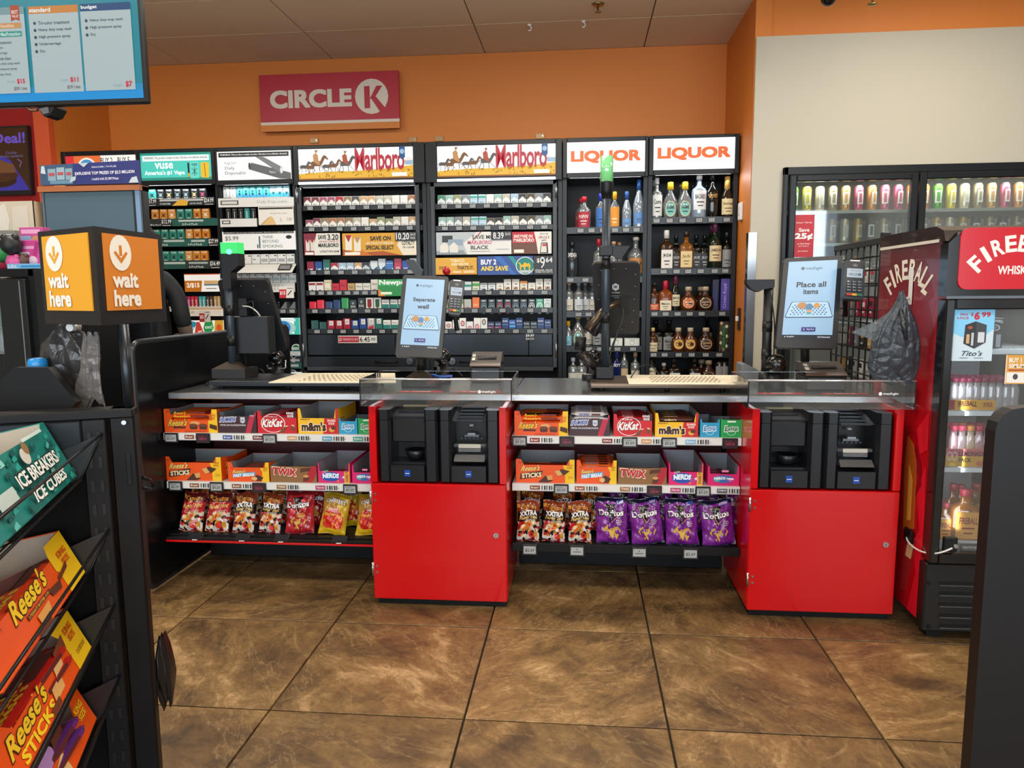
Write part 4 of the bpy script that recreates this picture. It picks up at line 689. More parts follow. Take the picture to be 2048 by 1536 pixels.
B = {  # key: (args, kwargs, description)
 'pop': (('round', .24, .1, CLR, '#c02030', '#a82c3c', 'POPOV', '#f0e0e0'), dict(labz=(.1, .55)), 'clear red-capped bottle with red label'),
 'pin': (('round', .26, .075, CLR, '#2438a0', '#2f6cb8', None), dict(labz=(.1, .6), caph=.2), 'clear bottle with blue cap and label'),
 'ora': (('round', .27, .075, CLR, '#e0a820', '#e0922c', None, '#f4e0c0'), dict(labz=(.1, .6), caph=.2), 'clear yellow-capped bottle with orange label'),
 'gg1': (('slim', .27, .068, LGR, '#2c5898', '#6a94c4', None), dict(labz=(.12, .3), caph=.2), 'smaller frosted bottle with blue neck'),
 'gg2': (('slim', .35, .082, LGR, '#2c5898', '#5a88c0', None), dict(labz=(.12, .35), caph=.2), 'tall frosted bottle with blue neck'),
 'svd': (('round', .27, .095, M('#3a3f44', .12, .5), '#1c1e20', None, 'SVEDKA', '#e8e8e8'), dict(labz=(.35, .8)), 'dark silver bottle with white lettering'),
 'tqr': (('should', .29, .085, CLR, '#a01c30', '#dcd8cc', None), dict(caph=.18), 'clear red-capped bottle with white label'),
 'crk': (('round', .27, .06, CLR, '#c89a70', '#c8b088', None), dict(caph=.08), 'small cork-topped bottle'),
 'tit': (('round', .3, .115, CLR, '#d8cfc0', '#b8793a', 'Titos', '#3a2008'), dict(caph=.08, labz=(.15, .5)), 'wide clear bottle with copper label'),
 'prn': (('should', .24, .07, CLR, '#c09a7a', '#cfc8b8', None), dict(), 'clear bottle with beige label'),
 'prs': (('should', .24, .07, CLR, '#a8acae', '#c6ccd0', None), dict(), 'clear bottle with pale grey label'),
 'hry': (('round', .2, .06, CLR, '#e0b020', '#7fb8c8', None), dict(caph=.18), 'small yellow-capped bottle with blue label'),
 'hrn': (('cone', .25, .1, CLR, '#d0c070', '#6fb8b0', None), dict(oval=1, labz=(.1, .5), sq=0), 'wide cut-glass bottle with green label'),
 'hrg': (('cone', .27, .11, CLR, '#e0c430', '#6fb8b0', None), dict(oval=1, labz=(.1, .5), sq=0, caph=.2), 'wide cut-glass yellow-topped bottle with green label'),
 'jc': (('should', .3, .08, CLR, '#c8ccce', '#d4d6d2', 'Cuervo'), dict(labz=(.12, .6)), 'clear silver-capped bottle with white label'),
 'bac': (('should', .33, .105, GL('#b8d0e4', .5, .1), '#e4e6e8', '#dfe2e4', 'BACARDI'), dict(labz=(.22, .62)), 'large pale blue bottle with white label'),
 'bv': (('round', .32, .095, DRK, '#1a1a1c', None, 'VELVET', '#d0a050'), dict(labz=(.3, .62)), 'black bottle with gold lettering'),
 'hen': (('cone', .3, .1, M('#2a1c10', .1), '#d8b060', '#dccfa0', 'Hennessy', '#5a3a1a'), dict(labz=(.12, .48), caph=.32), 'dark bottle with cream label and gold neck'),
 'jb': (('should', .29, .095, M('#35200f', .12), '#d4d2cc', '#dad8d2', 'JIM BEAM'), dict(sq=.5, labz=(.08, .52), caph=.2), 'square bottle with large white label'),
 'jd': (('should', .26, .078, DRK, '#1a1a1a', '#3a3c3c', 'JACK', '#d8d8d8'), dict(sq=.7, labz=(.1, .5)), 'square black-labelled bottle'),
 'jh': (('should', .28, .095, M('#7a4a1a', .12), '#2a2018', '#d8c08a', 'Jack', '#7a5a20'), dict(sq=.6, labz=(.1, .5)), 'square bottle with honey-coloured label'),
 'jam': (('round', .34, .1, M('#132016', .1), '#5a2c48', '#dcc69a', 'JAMESON', '#2a2a1a'), dict(labz=(.2, .52), caph=.2), 'tall green-black bottle with cream label'),
 'jms': (('slim', .27, .068, M('#121c16', .1), '#7a2c48', '#dad0b0', 'JAMESON', '#2a2a1a'), dict(labz=(.2, .5), caph=.24), 'slim dark bottle with purple neck and cream label'),
 'drk': (('should', .27, .075, DRK, '#202224', '#8a8c8c', None), dict(labz=(.1, .55)), 'dark bottle with grey label'),
 'bul': (('should', .22, .075, M('#4a2410', .12), '#1c1c1c', '#c8502c', 'BULLEIT', '#f0d8a0'), dict(labz=(.12, .32), sq=.3), 'brown flask bottle with orange label'),
 'mak': (('should', .235, .095, M('#7a3a14', .12), '#b01c38', '#e0d6b8', 'Makers'), dict(labz=(.1, .4), caph=.34, sq=.6), 'square bottle with red wax top'),
 'crp': (('ball', .19, .12, M('#52280f', .1), '#b8a890', '#e0764a', 'CROWN', '#fbe8c0'), dict(oval=1, caph=.16, labz=(.2, .58), flat=.7), 'rounded whisky bottle with peach label'),
 'crb': (('ball', .19, .12, M('#33180c', .1), '#b8a890', '#4a3a38', 'CROWN', '#d8b070'), dict(oval=1, caph=.16, labz=(.2, .58), flat=.7), 'rounded whisky bottle with dark label'),
 'crg': (('ball', .19, .105, M('#52280f', .1), '#c0b098', '#d8a848', 'CROWN', '#4a2a0a'), dict(oval=1, caph=.16, labz=(.2, .58), flat=.7), 'rounded whisky bottle with gold label'),
 'hns': (('should', .19, .075, M('#4a2a10', .12), '#d8b878', '#dccfa8', 'Henny'), dict(labz=(.1, .45)), 'small brown bottle with cream label and gold cap'),
 'mkg': (('should', .24, .1, M('#14140f', .12), '#1a1a1c', '#8c8a84', 'Makers'), dict(labz=(.1, .5), sq=.5), 'square dark bottle with grey label'),
 'skyy': (('round', .25, .075, M('#0f1c50', .1), '#24449c', None, 'SKYY', '#f0f0ff'), dict(labz=(.35, .7), caph=.2), 'cobalt blue bottle with white lettering'),
 'pat': (('should', .2, .08, CLR, '#b8bcc0', '#c8c8c0', None), dict(caph=.16), 'squat clear bottle with grey cap'),
 'jbw': (('should', .2, .09, M('#1c120a', .12), '#2a2a2a', '#dcdad6', 'JIM BEAM'), dict(labz=(.12, .5), sq=.5), 'small square bottle with white label'),
 'wcp': (('should', .17, .07, M('#201408', .12), '#dedede', '#dcdad6', None), dict(labz=(.12, .4), sq=.5), 'small dark bottle with white cap')}
def bot(i, vb_, key, u, where, dy=0, k='', ho=None, sy=0):
    d = B[key]; y = YC+.06+dy; z = zs; x = W(u, vb_, y).x
    return place_bottle(key, (d[0], d[1]), (x, y, z), (d[2]+', '+where+k), 'bottles in the liquor cabinets', rz=random.uniform(-.08, .08))
LQ1, LQ2 = 'cabinet beside tobacco', 'cabinet beside wall'
def lshelf(i, vb_, tags, row, items):
    global zs
    z = shelf(i, vb_, tags, h=.045, y=YC+.01, x0=XB[i]+.03, x1=XB[i+1]-.03); zs = z-.022; seen = {}
    nm = LQ1 if i == 5 else LQ2
    for it in items:
        key, u = it[0], it[1]; dy = it[2] if len(it) > 2 else 0
        seen[key] = seen.get(key, 0)+1; n = sum(1 for q in items if q[0] == key)
        w_ = '%s, %s' % (row, nm)
        if n > 1: w_ = '%s alike, %s, %s' % (nth(seen[key]-1), row, nm)
        bot(i, vb_, key, u, w_, dy)
lshelf(5, 454, [1140, 1161, 1183, 1206, 1230, 1252, 1273], 'top shelf', [('pop', 1168), ('pop', 1163, .1), ('pin', 1201), ('ora', 1229), ('gg1', 1253), ('gg2', 1277)])
lshelf(5, 553, [1141, 1171, 1200, 1230, 1260], 'second shelf', [('svd', 1144), ('tqr', 1197), ('crk', 1227), ('crk', 1238, .1), ('tit', 1271, .02)])
lshelf(5, 622, [1139, 1157, 1177, 1200, 1230, 1260], 'third shelf', [('prn', 1138), ('prs', 1157), ('prs', 1170, .08), ('prn', 1184, .1), ('prs', 1262, .1)])
lshelf(5, 691.5, [1139, 1178, 1200, 1216, 1235, 1266], 'fourth shelf', [('hry', 1136.5), ('hrn', 1156), ('prn', 1176, .06), ('drk', 1194)])
for k, (u0, u1) in enumerate(((1221, 1245), (1249, 1279))):
    a, b = W(u0, 691, YC+.05), W(u1, 691, YC+.05)
    mb = MB().box((0, 0, 0), (b.x-a.x, .07, .072), M('#d4d6d0'), .001).art(fmap((0, 0, 0), (b.x-a.x, 0, 0), (0, 0, .072)), [('r', 0, 0, 1, .14, M('#7aa048')), ('r', .05, .2, .95, .92, M('#e0e2dc')), ('o', .5, .55, .16, .22, .15, M('#7a9a8c')), ('t', 'CASA', .3, .78, .7, .9, M('#5a6a5a'), {'res': 1})], .0004)
    put('liquor_box', mb, loc=(a.x, YC+.05, zs), label='%s white liquor gift box with green border, under the rear monitor' % ('narrower' if k == 0 else 'wider'), cat='box', group='white gift boxes')
lshelf(5, 765, [1140, 1170], 'lowest shelf', [('pat', 1146), ('pat', 1163), ('skyy', 1233), ('tqr', 1213, .08), ('crk', 1248), ('prn', 1270)])
lshelf(6, 434, [1313, 1339, 1365, 1398, 1423, 1453], 'top shelf', [('jc', 1313), ('jc', 1308, .1), ('hrg', 1340), ('hrg', 1369), ('crk', 1361, .12), ('drk', 1384, .12), ('bac', 1397), ('bv', 1423), ('drk', 1411, .13), ('hen', 1453)])
lshelf(6, 536, [1309, 1327, 1353, 1376, 1401, 1429, 1450], 'second shelf', [('jb', 1332), ('jd', 1351, .05), ('jh', 1371.5), ('jd', 1391, .07), ('jd', 1408, .09), ('jam', 1428), ('jam', 1421, .1), ('drk', 1452)])
lshelf(6, 621, [1309, 1331, 1355, 1379, 1403, 1444], 'third shelf', [('bul', 1308), ('mak', 1330), ('mak', 1332, .12), ('jms', 1350), ('crp', 1376), ('crb', 1410), ('crb', 1401, .1)])
lshelf(6, 703, [1307, 1329, 1357, 1383, 1411, 1438], 'fourth shelf', [('hns', 1305), ('mkg', 1311, .13), ('mkg', 1337, .1), ('crg', 1356), ('crg', 1380), ('crb', 1411), ('drk', 1413, .14)])
def gbox(u0, u1, vt, vb_, col, txt, tc, lab, extra=[]):
    a, b = W(u0, vb_, YC+.05), W(u1, vt, YC+.05); w_, h_ = b.x-a.x, b.z-zs
    mb = MB().box((0, 0, 0), (w_, .09, h_), M(col, .35), .001).art(fmap((0, 0, 0), (w_, 0, 0), (0, 0, h_)), extra+[('t', txt, .25, .15, .75, .85, M(tc), {'rot': 1, 'b': .01})], .0004)
    put('liquor_box', mb, loc=(a.x, YC+.05, zs), label=lab, cat='box')
gbox(1438, 1457, 643, 703, '#4a3020', 'Crown Royal', '#1f9040', 'tall liquor box patterned with apple slices and green script', [('c', .2+.3*(k % 3), .05+.1*k, .17, .05, M(['#d8c8a0', '#a87848', '#e0d8b8'][k % 3])) for k in range(10)]+[('r', .28, .2, .74, .8, M('#0f3a20'))])
zs = W(1380, 621, YC+.01).z-.022
gbox(1441, 1460, 557, 621, '#4b3c9c', 'Crown Royal', '#b8a8e4', 'tall purple liquor box with script lettering on third shelf')
gbox(1424, 1438, 559, 621, '#181c3c', ' . ', '#24306a', 'tall midnight blue liquor box beside the purple one')
lshelf(6, 768, [1310], 'lowest shelf', [('jms', 1302), ('wcp', 1327), ('jbw', 1347), ('jbw', 1388), ('crb', 1402, .06), ('crb', 1416), ('drk', 1438), ('drk', 1448)])
# ================= COUNTER =================
CZ, CYF, CYB = .915, 3.20, 3.84
def ctop(x0, x1, lab):
    mb = MB().box((x0, CYF, CZ-.03), (x1, CYB, CZ), STEEL, .003)
    return put('countertop', mb, loc=((x0+x1)/2, CYF, CZ-.03), world=True, label=lab, cat='countertop')
ctop(-1.905, -.302, 'brushed steel countertop over the candy shelves beside the black end panel')
ctop(-.298, 1.325, 'brushed steel countertop under the kiosk with the cream perforated tray and steel seam')
# black end panel with rounded corners
ex = -1.968
zt = W(290, 686, 3.03).z; bk = 4.75; poly = []
for (yc, zc, a0) in ((3.03+.05, .03+.05, 180), (bk-.05, .03+.05, 270), (bk-.05, zt-.05, 0), (3.03+.05, zt-.05, 90)):
    for k in range(6):
        a = math.radians(a0+18*k); poly.append((ex, yc+.05*math.cos(a), zc+.05*math.sin(a)))
t = thing('end_panel', 'tall black panel with rounded corners closing the near end of the counter', 'panel', (ex, 3.03, .03))
put('panel', MB().prism(poly, (.022, 0, 0), M('#0d0e10', .3, 0, 0, .4)), t, world=True)
put('edge_trim', MB().tube([(ex+.011, y, z) for _, y, z in poly], .014, M('#23262a', .3), 8, True), t, world=True)
RK = M('#4a0e14', .6)
def unit(xa, xb, lab, chipz, chipy, red_edge):
    t = thing('candy_shelf_unit', lab, 'shelf unit', ((xa+xb)/2, 3.3, 0)); yb = 3.66
    mb = MB().box((xa, yb, .05), (xb, yb+.02, CZ-.032), RK).box((xa, 3.56, 0), (xb, yb+.02, .1), BLK2, .004).box((xa, yb, .05), (xb, yb-.003, .2), BLK2)
    put('back_panel', mb, t, world=True)
    pk = MB(); x = xa+.03
    while x < xb-.02:
        for z in (.50, .55, .60, .75, .80, .85): pk.box((x-.003, yb-.0012, z-.003), (x+.003, yb, z+.003), M('#16060a'))
        x += .03
    put('peg_holes', pk, t, world=True, kind='stuff')
    return t
UL = unit(-1.94, -.902, 'black counter shelf unit of candy and chips beside the end panel', 0, 0, 1)
UR = unit(-.305, .700, 'red-backed counter shelf unit of candy and purple chip bags between the red cabinets', 0, 0, 0)
YS = 3.205
zA = (W(1250, 873.5, YS).z); zB = (W(1250, 969.5, YS).z); zA2 = W(600, 868, YS).z; zB2 = W(600, 966, YS).z
BAR = lambda x, wd: [('r', x+k*.018*wd/.1, .2, x+(k*.018+.008+.004*(k % 2))*wd/.1, .8, M('#333333')) for k in range(5)]
def candy_shelf(t, xa, xb, zt_, els, pics, hs=.034):
    sh = put('shelf', MB().box((xa, YS, zt_-.012), (xb, 3.655, zt_), M('#c9c9c6', .4), .001), t, world=True)
    w_ = xb-xa; cm = [('r', 0, 0, 1, .08, M('#9a9a9a'))]
    for f, col, tx in pics: cm += [('r', f, .2, f+.045, .8, M(col)), ('t', tx, f+.006, .38, f+.04, .66, M('#f4f0e8'), {'res': 1})]+BAR(f+.052, .06)+[('r', f+.085, .42, f+.11, .48, M('#888888'))]
    put('label_strip', MB().box((xa, YS-.008, zt_-hs), (xb, YS, zt_-.001), M('#e2e2de', .4), .001).art(fmap((xa, YS-.008, zt_-hs), (w_, 0, 0), (0, 0, hs-.001)), cm, .0003), sh, world=True)
    for f, pink in els:
        x = xa+w_*f; mb = MB().box((x-.033, YS-.018, zt_-.045), (x+.033, YS-.009, zt_+.001), M('#202226', .3), .002)
        mb.art(fmap((x-.033, YS-.018, zt_-.045), (.066, 0, 0), (0, 0, .046)), [('r', .1, .15, .9, .85, M('#3a1c24' if pink else '#a4a8a8', .3)), ('t', '$3.29' if not pink else '2/$5.00', .22, .3, .78, .6, M('#b04060' if pink else '#1a1a1a'), {'b': .02, 'res': 1}), ('r', .15, .7, .6, .75, M('#55585a' if not pink else '#7a3040'))], .0003)
        put('shelf_price_tag', mb, sh, world=True)
    return sh
Xl0, Xl1, Xr0, Xr1 = -1.938, -.905, -.303, .698
P_ = [(.1, '#8a4a30', 'bar'), (.28, '#3a5a9a', 'bar'), (.42, '#6a1c24', 'KitKat'), (.58, '#c8a070', 'm&m'), (.74, '#4a9ac0', 'Extra'), (.88, '#3aa08a', 'Extra')]
candy_shelf(UL, Xl0, Xl1, zA2, [(.04, 0), (.19, 1), (.5, 0)], P_); candy_shelf(UL, Xl0, Xl1, zB2, [(.045, 0), (.24, 0), (.44, 1), (.86, 0)], [(.11, '#8a5a30', 'bar'), (.31, '#8a5a40', 'bar'), (.52, '#9a7040', 'TWIX'), (.7, '#b03a70', 'Nerds')])
candy_shelf(UR, Xr0, Xr1, zA, [(.035, 0), (.245, 1), (.52, 0), (.69, 0), (.95, 1)], [(.08, '#8a3a30', 'bar'), (.4, '#7a1c24', 'KitKat'), (.57, '#c8905a', 'm&m'), (.76, '#7ab0d0', 'Extra')])
candy_shelf(UR, Xr0, Xr1, zB, [(.22, 0), (.63, 1), (.84, 0)], [(.08, '#8a4a30', 'bar'), (.28, '#9a5a40', 'bar'), (.48, '#a07040', 'TWIX'), (.7, '#b03a70', 'Nerds'), (.9, '#5a6068', 'rope')])
OR, YE, GR = '#e85510', '#eec010', M('#8b9196', .7)
def cup(x, y, s_, a=1): return [('p', [(x-.07*s_, y), (x-.085*s_, y+.13*s_*a), (x+.085*s_, y+.13*s_*a), (x+.07*s_, y)], M('#4a2412')), ('c', x, y+.13*s_*a, .085*s_, .05*s_*a, M('#6a3a1c'))]
DES = {
 'reese': (OR, [('r', .83, 0, 1, 1, M(YE)), ('t', '24', .05, .84, .1, .95, M('#a82008')), ('t', "Reese's", .2, .78, .42, .9, M('#f2b820'), {'s': .1, 'res': 1}), ('t', "Reese's", .2, .64, .42, .76, M('#f2b820'), {'s': .1, 'res': 1}), ('r', .5, .8, .78, .88, M('#7c1c10')), ('r', .5, .66, .78, .74, M('#7c1c10')), ('t', "Reese's", .085, .25, .44, .6, M('#3a1606'), {'b': .09, 's': .12, 'rise': .12}), ('t', "Reese's", .09, .27, .435, .58, M('#f2c23c'), {'b': .035, 's': .12, 'rise': .12}), ('r', .17, .17, .4, .25, M('#5a1c10')), ('c', .58, .4, .09, .08, M('#d8a060'))]+cup(.55, .14, .9, 1.5)+cup(.73, .14, .9, 1.5)+[('p', [(.85, .2), (.99, .1), (.99, .3), (.86, .38)], M('#4a2412')), ('t', 'KING', .85, .7, .97, .8, M('#d87010'), {'b': .04}), ('t', 'SIZE', .86, .57, .96, .67, M('#d87010'), {'b': .04}), ('t', '24-2 PEANUT BUTTER CUPS', .38, .02, .78, .08, M('#8a1c08'), {'res': 1})], .16, .52),
 'snick': ('#3c2028', [('t', 'SNICKERS', .04, .5, .47, .78, M('#f0f0f0'), {'b': .1, 's': .1, 'rise': .1}), ('t', 'SNICKERS', .05, .53, .46, .75, M('#1c50a8'), {'b': .04, 's': .1, 'rise': .1}), ('p', [(.58, .52), (.64, .46), (.7, .52), (.7, .76), (.58, .76)], M('#c8ccd4')), ('t', 'NFL', .6, .56, .68, .66, M('#22408a'), {'res': 1}), ('t', 'OFFICIAL CHOCOLATE BAR SPONSOR', .04, .33, .72, .42, M('#d8d4d4'), {'res': 1, 'b': .03}), ('p', [(.7, 0), (.84, 0), (.97, 1), (.83, 1)], M('#b82440')), ('t', 'SHARE', .83, .8, .95, .88, M('#e8c0c8'), {'res': 1})], .06, .82),
 'kit': ('#c8101c', [('o', .4, .45, .31, .42, .06, M('#f0e8e8')), ('t', 'KitKat', .12, .26, .66, .68, M('#7a0810'), {'b': .1, 's': .12, 'rise': .1}), ('t', 'KitKat', .13, .28, .65, .66, M('#f4f2f0'), {'b': .045, 's': .12, 'rise': .1}), ('p', [(.68, .72), (.98, .7), (.98, 1), (.72, 1)], M('#2a1014')), ('t', 'KING', .75, .86, .93, .96, M('#f0f0f0'), {'b': .04}), ('t', 'SIZE', .77, .73, .93, .83, M('#f0f0f0'), {'b': .04}), ('p', [(.52, .02), (.68, .3), (.76, .32), (.68, .04)], M('#7a4024')), ('p', [(.68, .3), (.72, .36), (.8, .36), (.76, .3)], M('#e0b090')), ('p', [(.84, .16), (.96, .1), (.96, .3), (.86, .36)], M('#7a4024')), ('p', [(.86, .36), (.96, .3), (.93, .4), (.88, .4)], M('#e0b090'))], .12, .72),
 'mm': ('#eeb80c', [('p', [(.62, 0), (1, 0), (1, 1), (.66, 1)], M('#c4141c')), ('t', 'PEANUT', .07, .54, .3, .6, M('#7a4a10'), {'b': .04, 'res': 1}), ('t', "m&m's", .07, .08, .71, .5, M('#f4e8c8'), {'b': .13}), ('t', "m&m's", .085, .1, .695, .47, M('#3a1a0c'), {'b': .075}), ('t', 'SHARE', .73, .48, .94, .58, M('#f0dcd0'), {'b': .04}), ('t', 'SIZE', .76, .37, .91, .46, M('#f0dcd0'), {'b': .04}), ('c', .84, .17, .07, .1, M('#d8a040')), ('c', .88, .24, .06, .08, M('#5a2c14'))], .1, .62),
 'exb': ('#2c98c0', [('t', 'Extra', .16, .3, .84, .68, M('#f0f8fa'), {'b': .1, 's': .05, 'rise': .15}), ('t', 'Extra', .19, .34, .81, .64, M('#2470a8'), {'b': .03, 's': .05, 'rise': .15}), ('o', .5, .28, .2, .16, .15, M('#c0e4ee'))], .1, .8),
 'exg': ('#1c9c4c', [('t', 'Extra', .16, .3, .84, .68, M('#f0f8f4'), {'b': .1, 's': .05, 'rise': .15}), ('t', 'Extra', .19, .34, .81, .64, M('#14683a'), {'b': .03, 's': .05, 'rise': .15}), ('o', .5, .25, .2, .14, .15, M('#c0e8d0')), ('r', .3, .82, .7, .9, M('#e8f8ee'))], .1, .96),
 'stick': (OR, [('p', [(.84, 0), (1, 0), (1, 1), (.86, .95), (.8, .78), (.84, .5)], M(YE)), ('t', "Reese's", .095, .49, .42, .76, M('#3a1606'), {'b': .08, 's': .12, 'rise': .2}), ('t', "Reese's", .1, .5, .415, .75, M('#f6d070'), {'b': .035, 's': .12, 'rise': .2}), ('p', [(.07, .14), (.44, .26), (.46, .52), (.08, .38)], M('#3a1408')), ('t', 'STICKS', .1, .22, .44, .42, M('#f2e0b0'), {'b': .06, 'rise': .35}), ('p', [(.38, .02), (.5, .3), (.62, .34), (.63, .1), (.56, .02)], M('#4a2412')), ('p', [(.52, .3), (.62, .35), (.63, .14), (.55, .12)], M('#d89c58')), ('p', [(.68, .46), (.78, .6), (.92, .52), (.84, .36), (.72, .3)], M('#4a2412')), ('p', [(.66, .5), (.72, .3), (.8, .36), (.74, .56)], M('#d8a860')), ('t', '20', .05, .82, .1, .9, M('#a82008')), ('t', 'KING', .87, .72, .97, .8, M('#c87010'), {'b': .04}), ('t', 'SIZE', .87, .62, .96, .69, M('#c87010'), {'b': .04}), ('t', '210', .89, .2, .97, .3, M('#c09010'))], .14, .76),
 'fast': (OR, [('p', [(.82, 0), (1, 0), (1, 1), (.78, .9), (.84, .5)], M(YE)), ('t', "Reese's", .12, .42, .44, .62, M('#3a1606'), {'b': .08, 's': .12, 'rise': .2}), ('t', "Reese's", .125, .43, .435, .61, M('#f6d070'), {'b': .035, 's': .12, 'rise': .2}), ('p', [(.12, .2), (.66, .34), (.66, .52), (.12, .38)], M('#5aa0cc')), ('t', 'FAST BREAK', .13, .25, .65, .42, M('#e8f0f4'), {'b': .07, 'rise': .5}), ('p', [(.58, .05), (.6, .25), (.72, .36), (.86, .22), (.8, .04)], M('#4a2412')), ('c', .64, .16, .07, .1, M('#e0b070')), ('t', '18', .08, .66, .13, .74, M('#a82008')), ('t', 'KING', .86, .66, .97, .74, M('#c87010'), {'b': .04}), ('t', 'SIZE', .86, .56, .96, .63, M('#c87010'), {'b': .04})], .14, .72),
 'twix': ('#8a6238', [('p', [(.72, 0), (.9, 0), (1, .6), (1, 1), (.88, 1)], M('#b01c2c')), ('t', 'TWIX', .03, .38, .58, .9, M('#f0e0d0'), {'b': .09, 's': .04, 'rise': -.25}), ('t', 'TWIX', .045, .42, .565, .86, M('#c01824'), {'b': .05, 's': .04, 'rise': -.25}), ('p', [(.64, .6), (.86, .7), (.88, .92), (.66, .85)], M('#5a2e16')), ('p', [(.7, .06), (.82, .1), (.84, .4), (.72, .34)], M('#5a2e16')), ('c', .77, .38, .06, .08, M('#d09a60'))], .03, .96),
 'nerd': ('#d8206c', [('c', .4, .32, .3, .24, M('#1c4ea8')), ('t', 'NERDS', .14, .22, .66, .48, M('#c8e4f8'), {'b': .08, 'arc': .1}), ('t', 'NERDS', .16, .25, .64, .45, M('#f4f8fc'), {'b': .03, 'arc': .1}), ('c', .2, .56, .06, .06, M('#d870b0')), ('c', .28, .6, .05, .05, M('#50b060')), ('c', .72, .24, .1, .12, M('#b83a8c')), ('c', .8, .3, .05, .06, M('#f0c0d8')), ('c', .62, .1, .04, .05, M('#e87040')), ('r', .82, 0, .98, 1, M('#e8b420')), ('t', 'SHARE POUCH', .85, .06, .95, .94, M('#7a1c50'), {'rot': 1, 'b': .03})], .05, .6),
 'rope': ('#d8206c', [('c', .5, .34, .34, .2, M('#3a6ab0')), ('c', .3, .3, .1, .1, M('#50b0a0')), ('c', .72, .32, .1, .1, M('#c050a0')), ('t', 'NERDS rope', .2, .26, .82, .44, M('#f0f6fa'), {'b': .06, 'arc': .1}), ('r', .44, .7, .66, .8, M('#e890b8'))], .08, .6)}
_BARM = {}
def bar_thing(kind, col, txt, tc, w_, loc, lab, grp, rz=0, dx=.045, hz=.02, tilt=0):
    k = (kind, round(w_, 3), dx)
    if k not in _BARM:
        mb = MB(); n = 8; h2 = hz/2; L = w_/2
        for a, b in ((-1, 1), ):
            secs = [(-L, .35, .001), (-L+.012, .45, .002), (-L+.02, .5, h2*.8), (-L+.03, .5, h2), (L-.03, .5, h2), (L-.02, .5, h2*.8), (L-.012, .45, .002), (L, .35, .001)]
            vs = []
            for x, s_, hh in secs:
                for q in range(8):
                    an = 2*PI*q/8+PI/8; vs.append((x, dx*s_*max(-1, min(1, 1.2*math.cos(an))), h2+hh*max(-1, min(1, 1.2*math.sin(an)))))
            mb.add(vs, [(i*8+q, (i+1)*8+q, (i+1)*8+(q+1) % 8, i*8+(q+1) % 8) for i in range(len(secs)-1) for q in range(8)], M(col, .28))
        mb.art(fmap((-L+.03, -dx*.4, hz+.0002), (w_-.06, 0, 0), (0, dx*.8, 0)), [('r', .6, .1, .98, .9, M('#5a1c14')), ('t', txt, .05, .2, .56, .85, M(tc), {'b': .04, 'res': 1})], .0003)
        mb.art(fmap((-L+.03, -dx*.5-.0002, hz*.2), (w_-.06, 0, 0), (0, 0, hz*.6)), [('t', txt, .05, .1, .5, .9, M(tc), {'b': .04, 'res': 1}), ('r', .58, .2, .95, .8, M('#5a1c14'))], .0003)
        o = put('candy_bar', mb); _BARM[k] = o.data
    else: o = D.objects.new('candy_bar', _BARM[k]); COL.objects.link(o)
    o.location = loc; o.rotation_euler = (tilt, 0, rz); return tag(o, lab, 'candy bar', grp)
BARS = {'reese': (OR, "Reese's", '#f2b820', 'flat orange'), 'snick': ('#2a2c50', 'SNICKERS', '#e8e8f0', 'dark blue and brown'), 'kit': ('#b81420', 'KitKat', '#f0e8e8', 'red'), 'stick': ('#c82810', 'STICKS', '#f0e0a0', 'red-orange'),
        'fast': ('#d85a20', 'BREAK', '#5aa0cc', 'orange and brown'), 'mm': ('#4a2a18', "m&m's", '#e8d0a0', 'brown'), 'twix': ('#a07840', 'TWIX', '#c01824', 'gold'), 'exg': ('#1c9c4c', 'Extra', '#f0f8f4', 'green'), 'sw': ('#c8c4c4', 'SNICKERS', '#2a3a90', 'silver-brown white-print'), 'rope': ('#b02058', 'rope', '#f0c0d8', 'magenta'), 'nerd': ('#3a2438', 'NERDS', '#d0d8f0', 'dark pink')}
LAY = ['bottom', 'second', 'third', 'fourth', 'top']
SHN = dict(reese='peanut cup', snick='brown candy', kit='red wafer', mm='yellow and red', exb='blue gum', exg='green gum', stick='wafer stick', fast='nougat bar', twix='caramel bar', nerd='pink pouch', rope='pink rope')
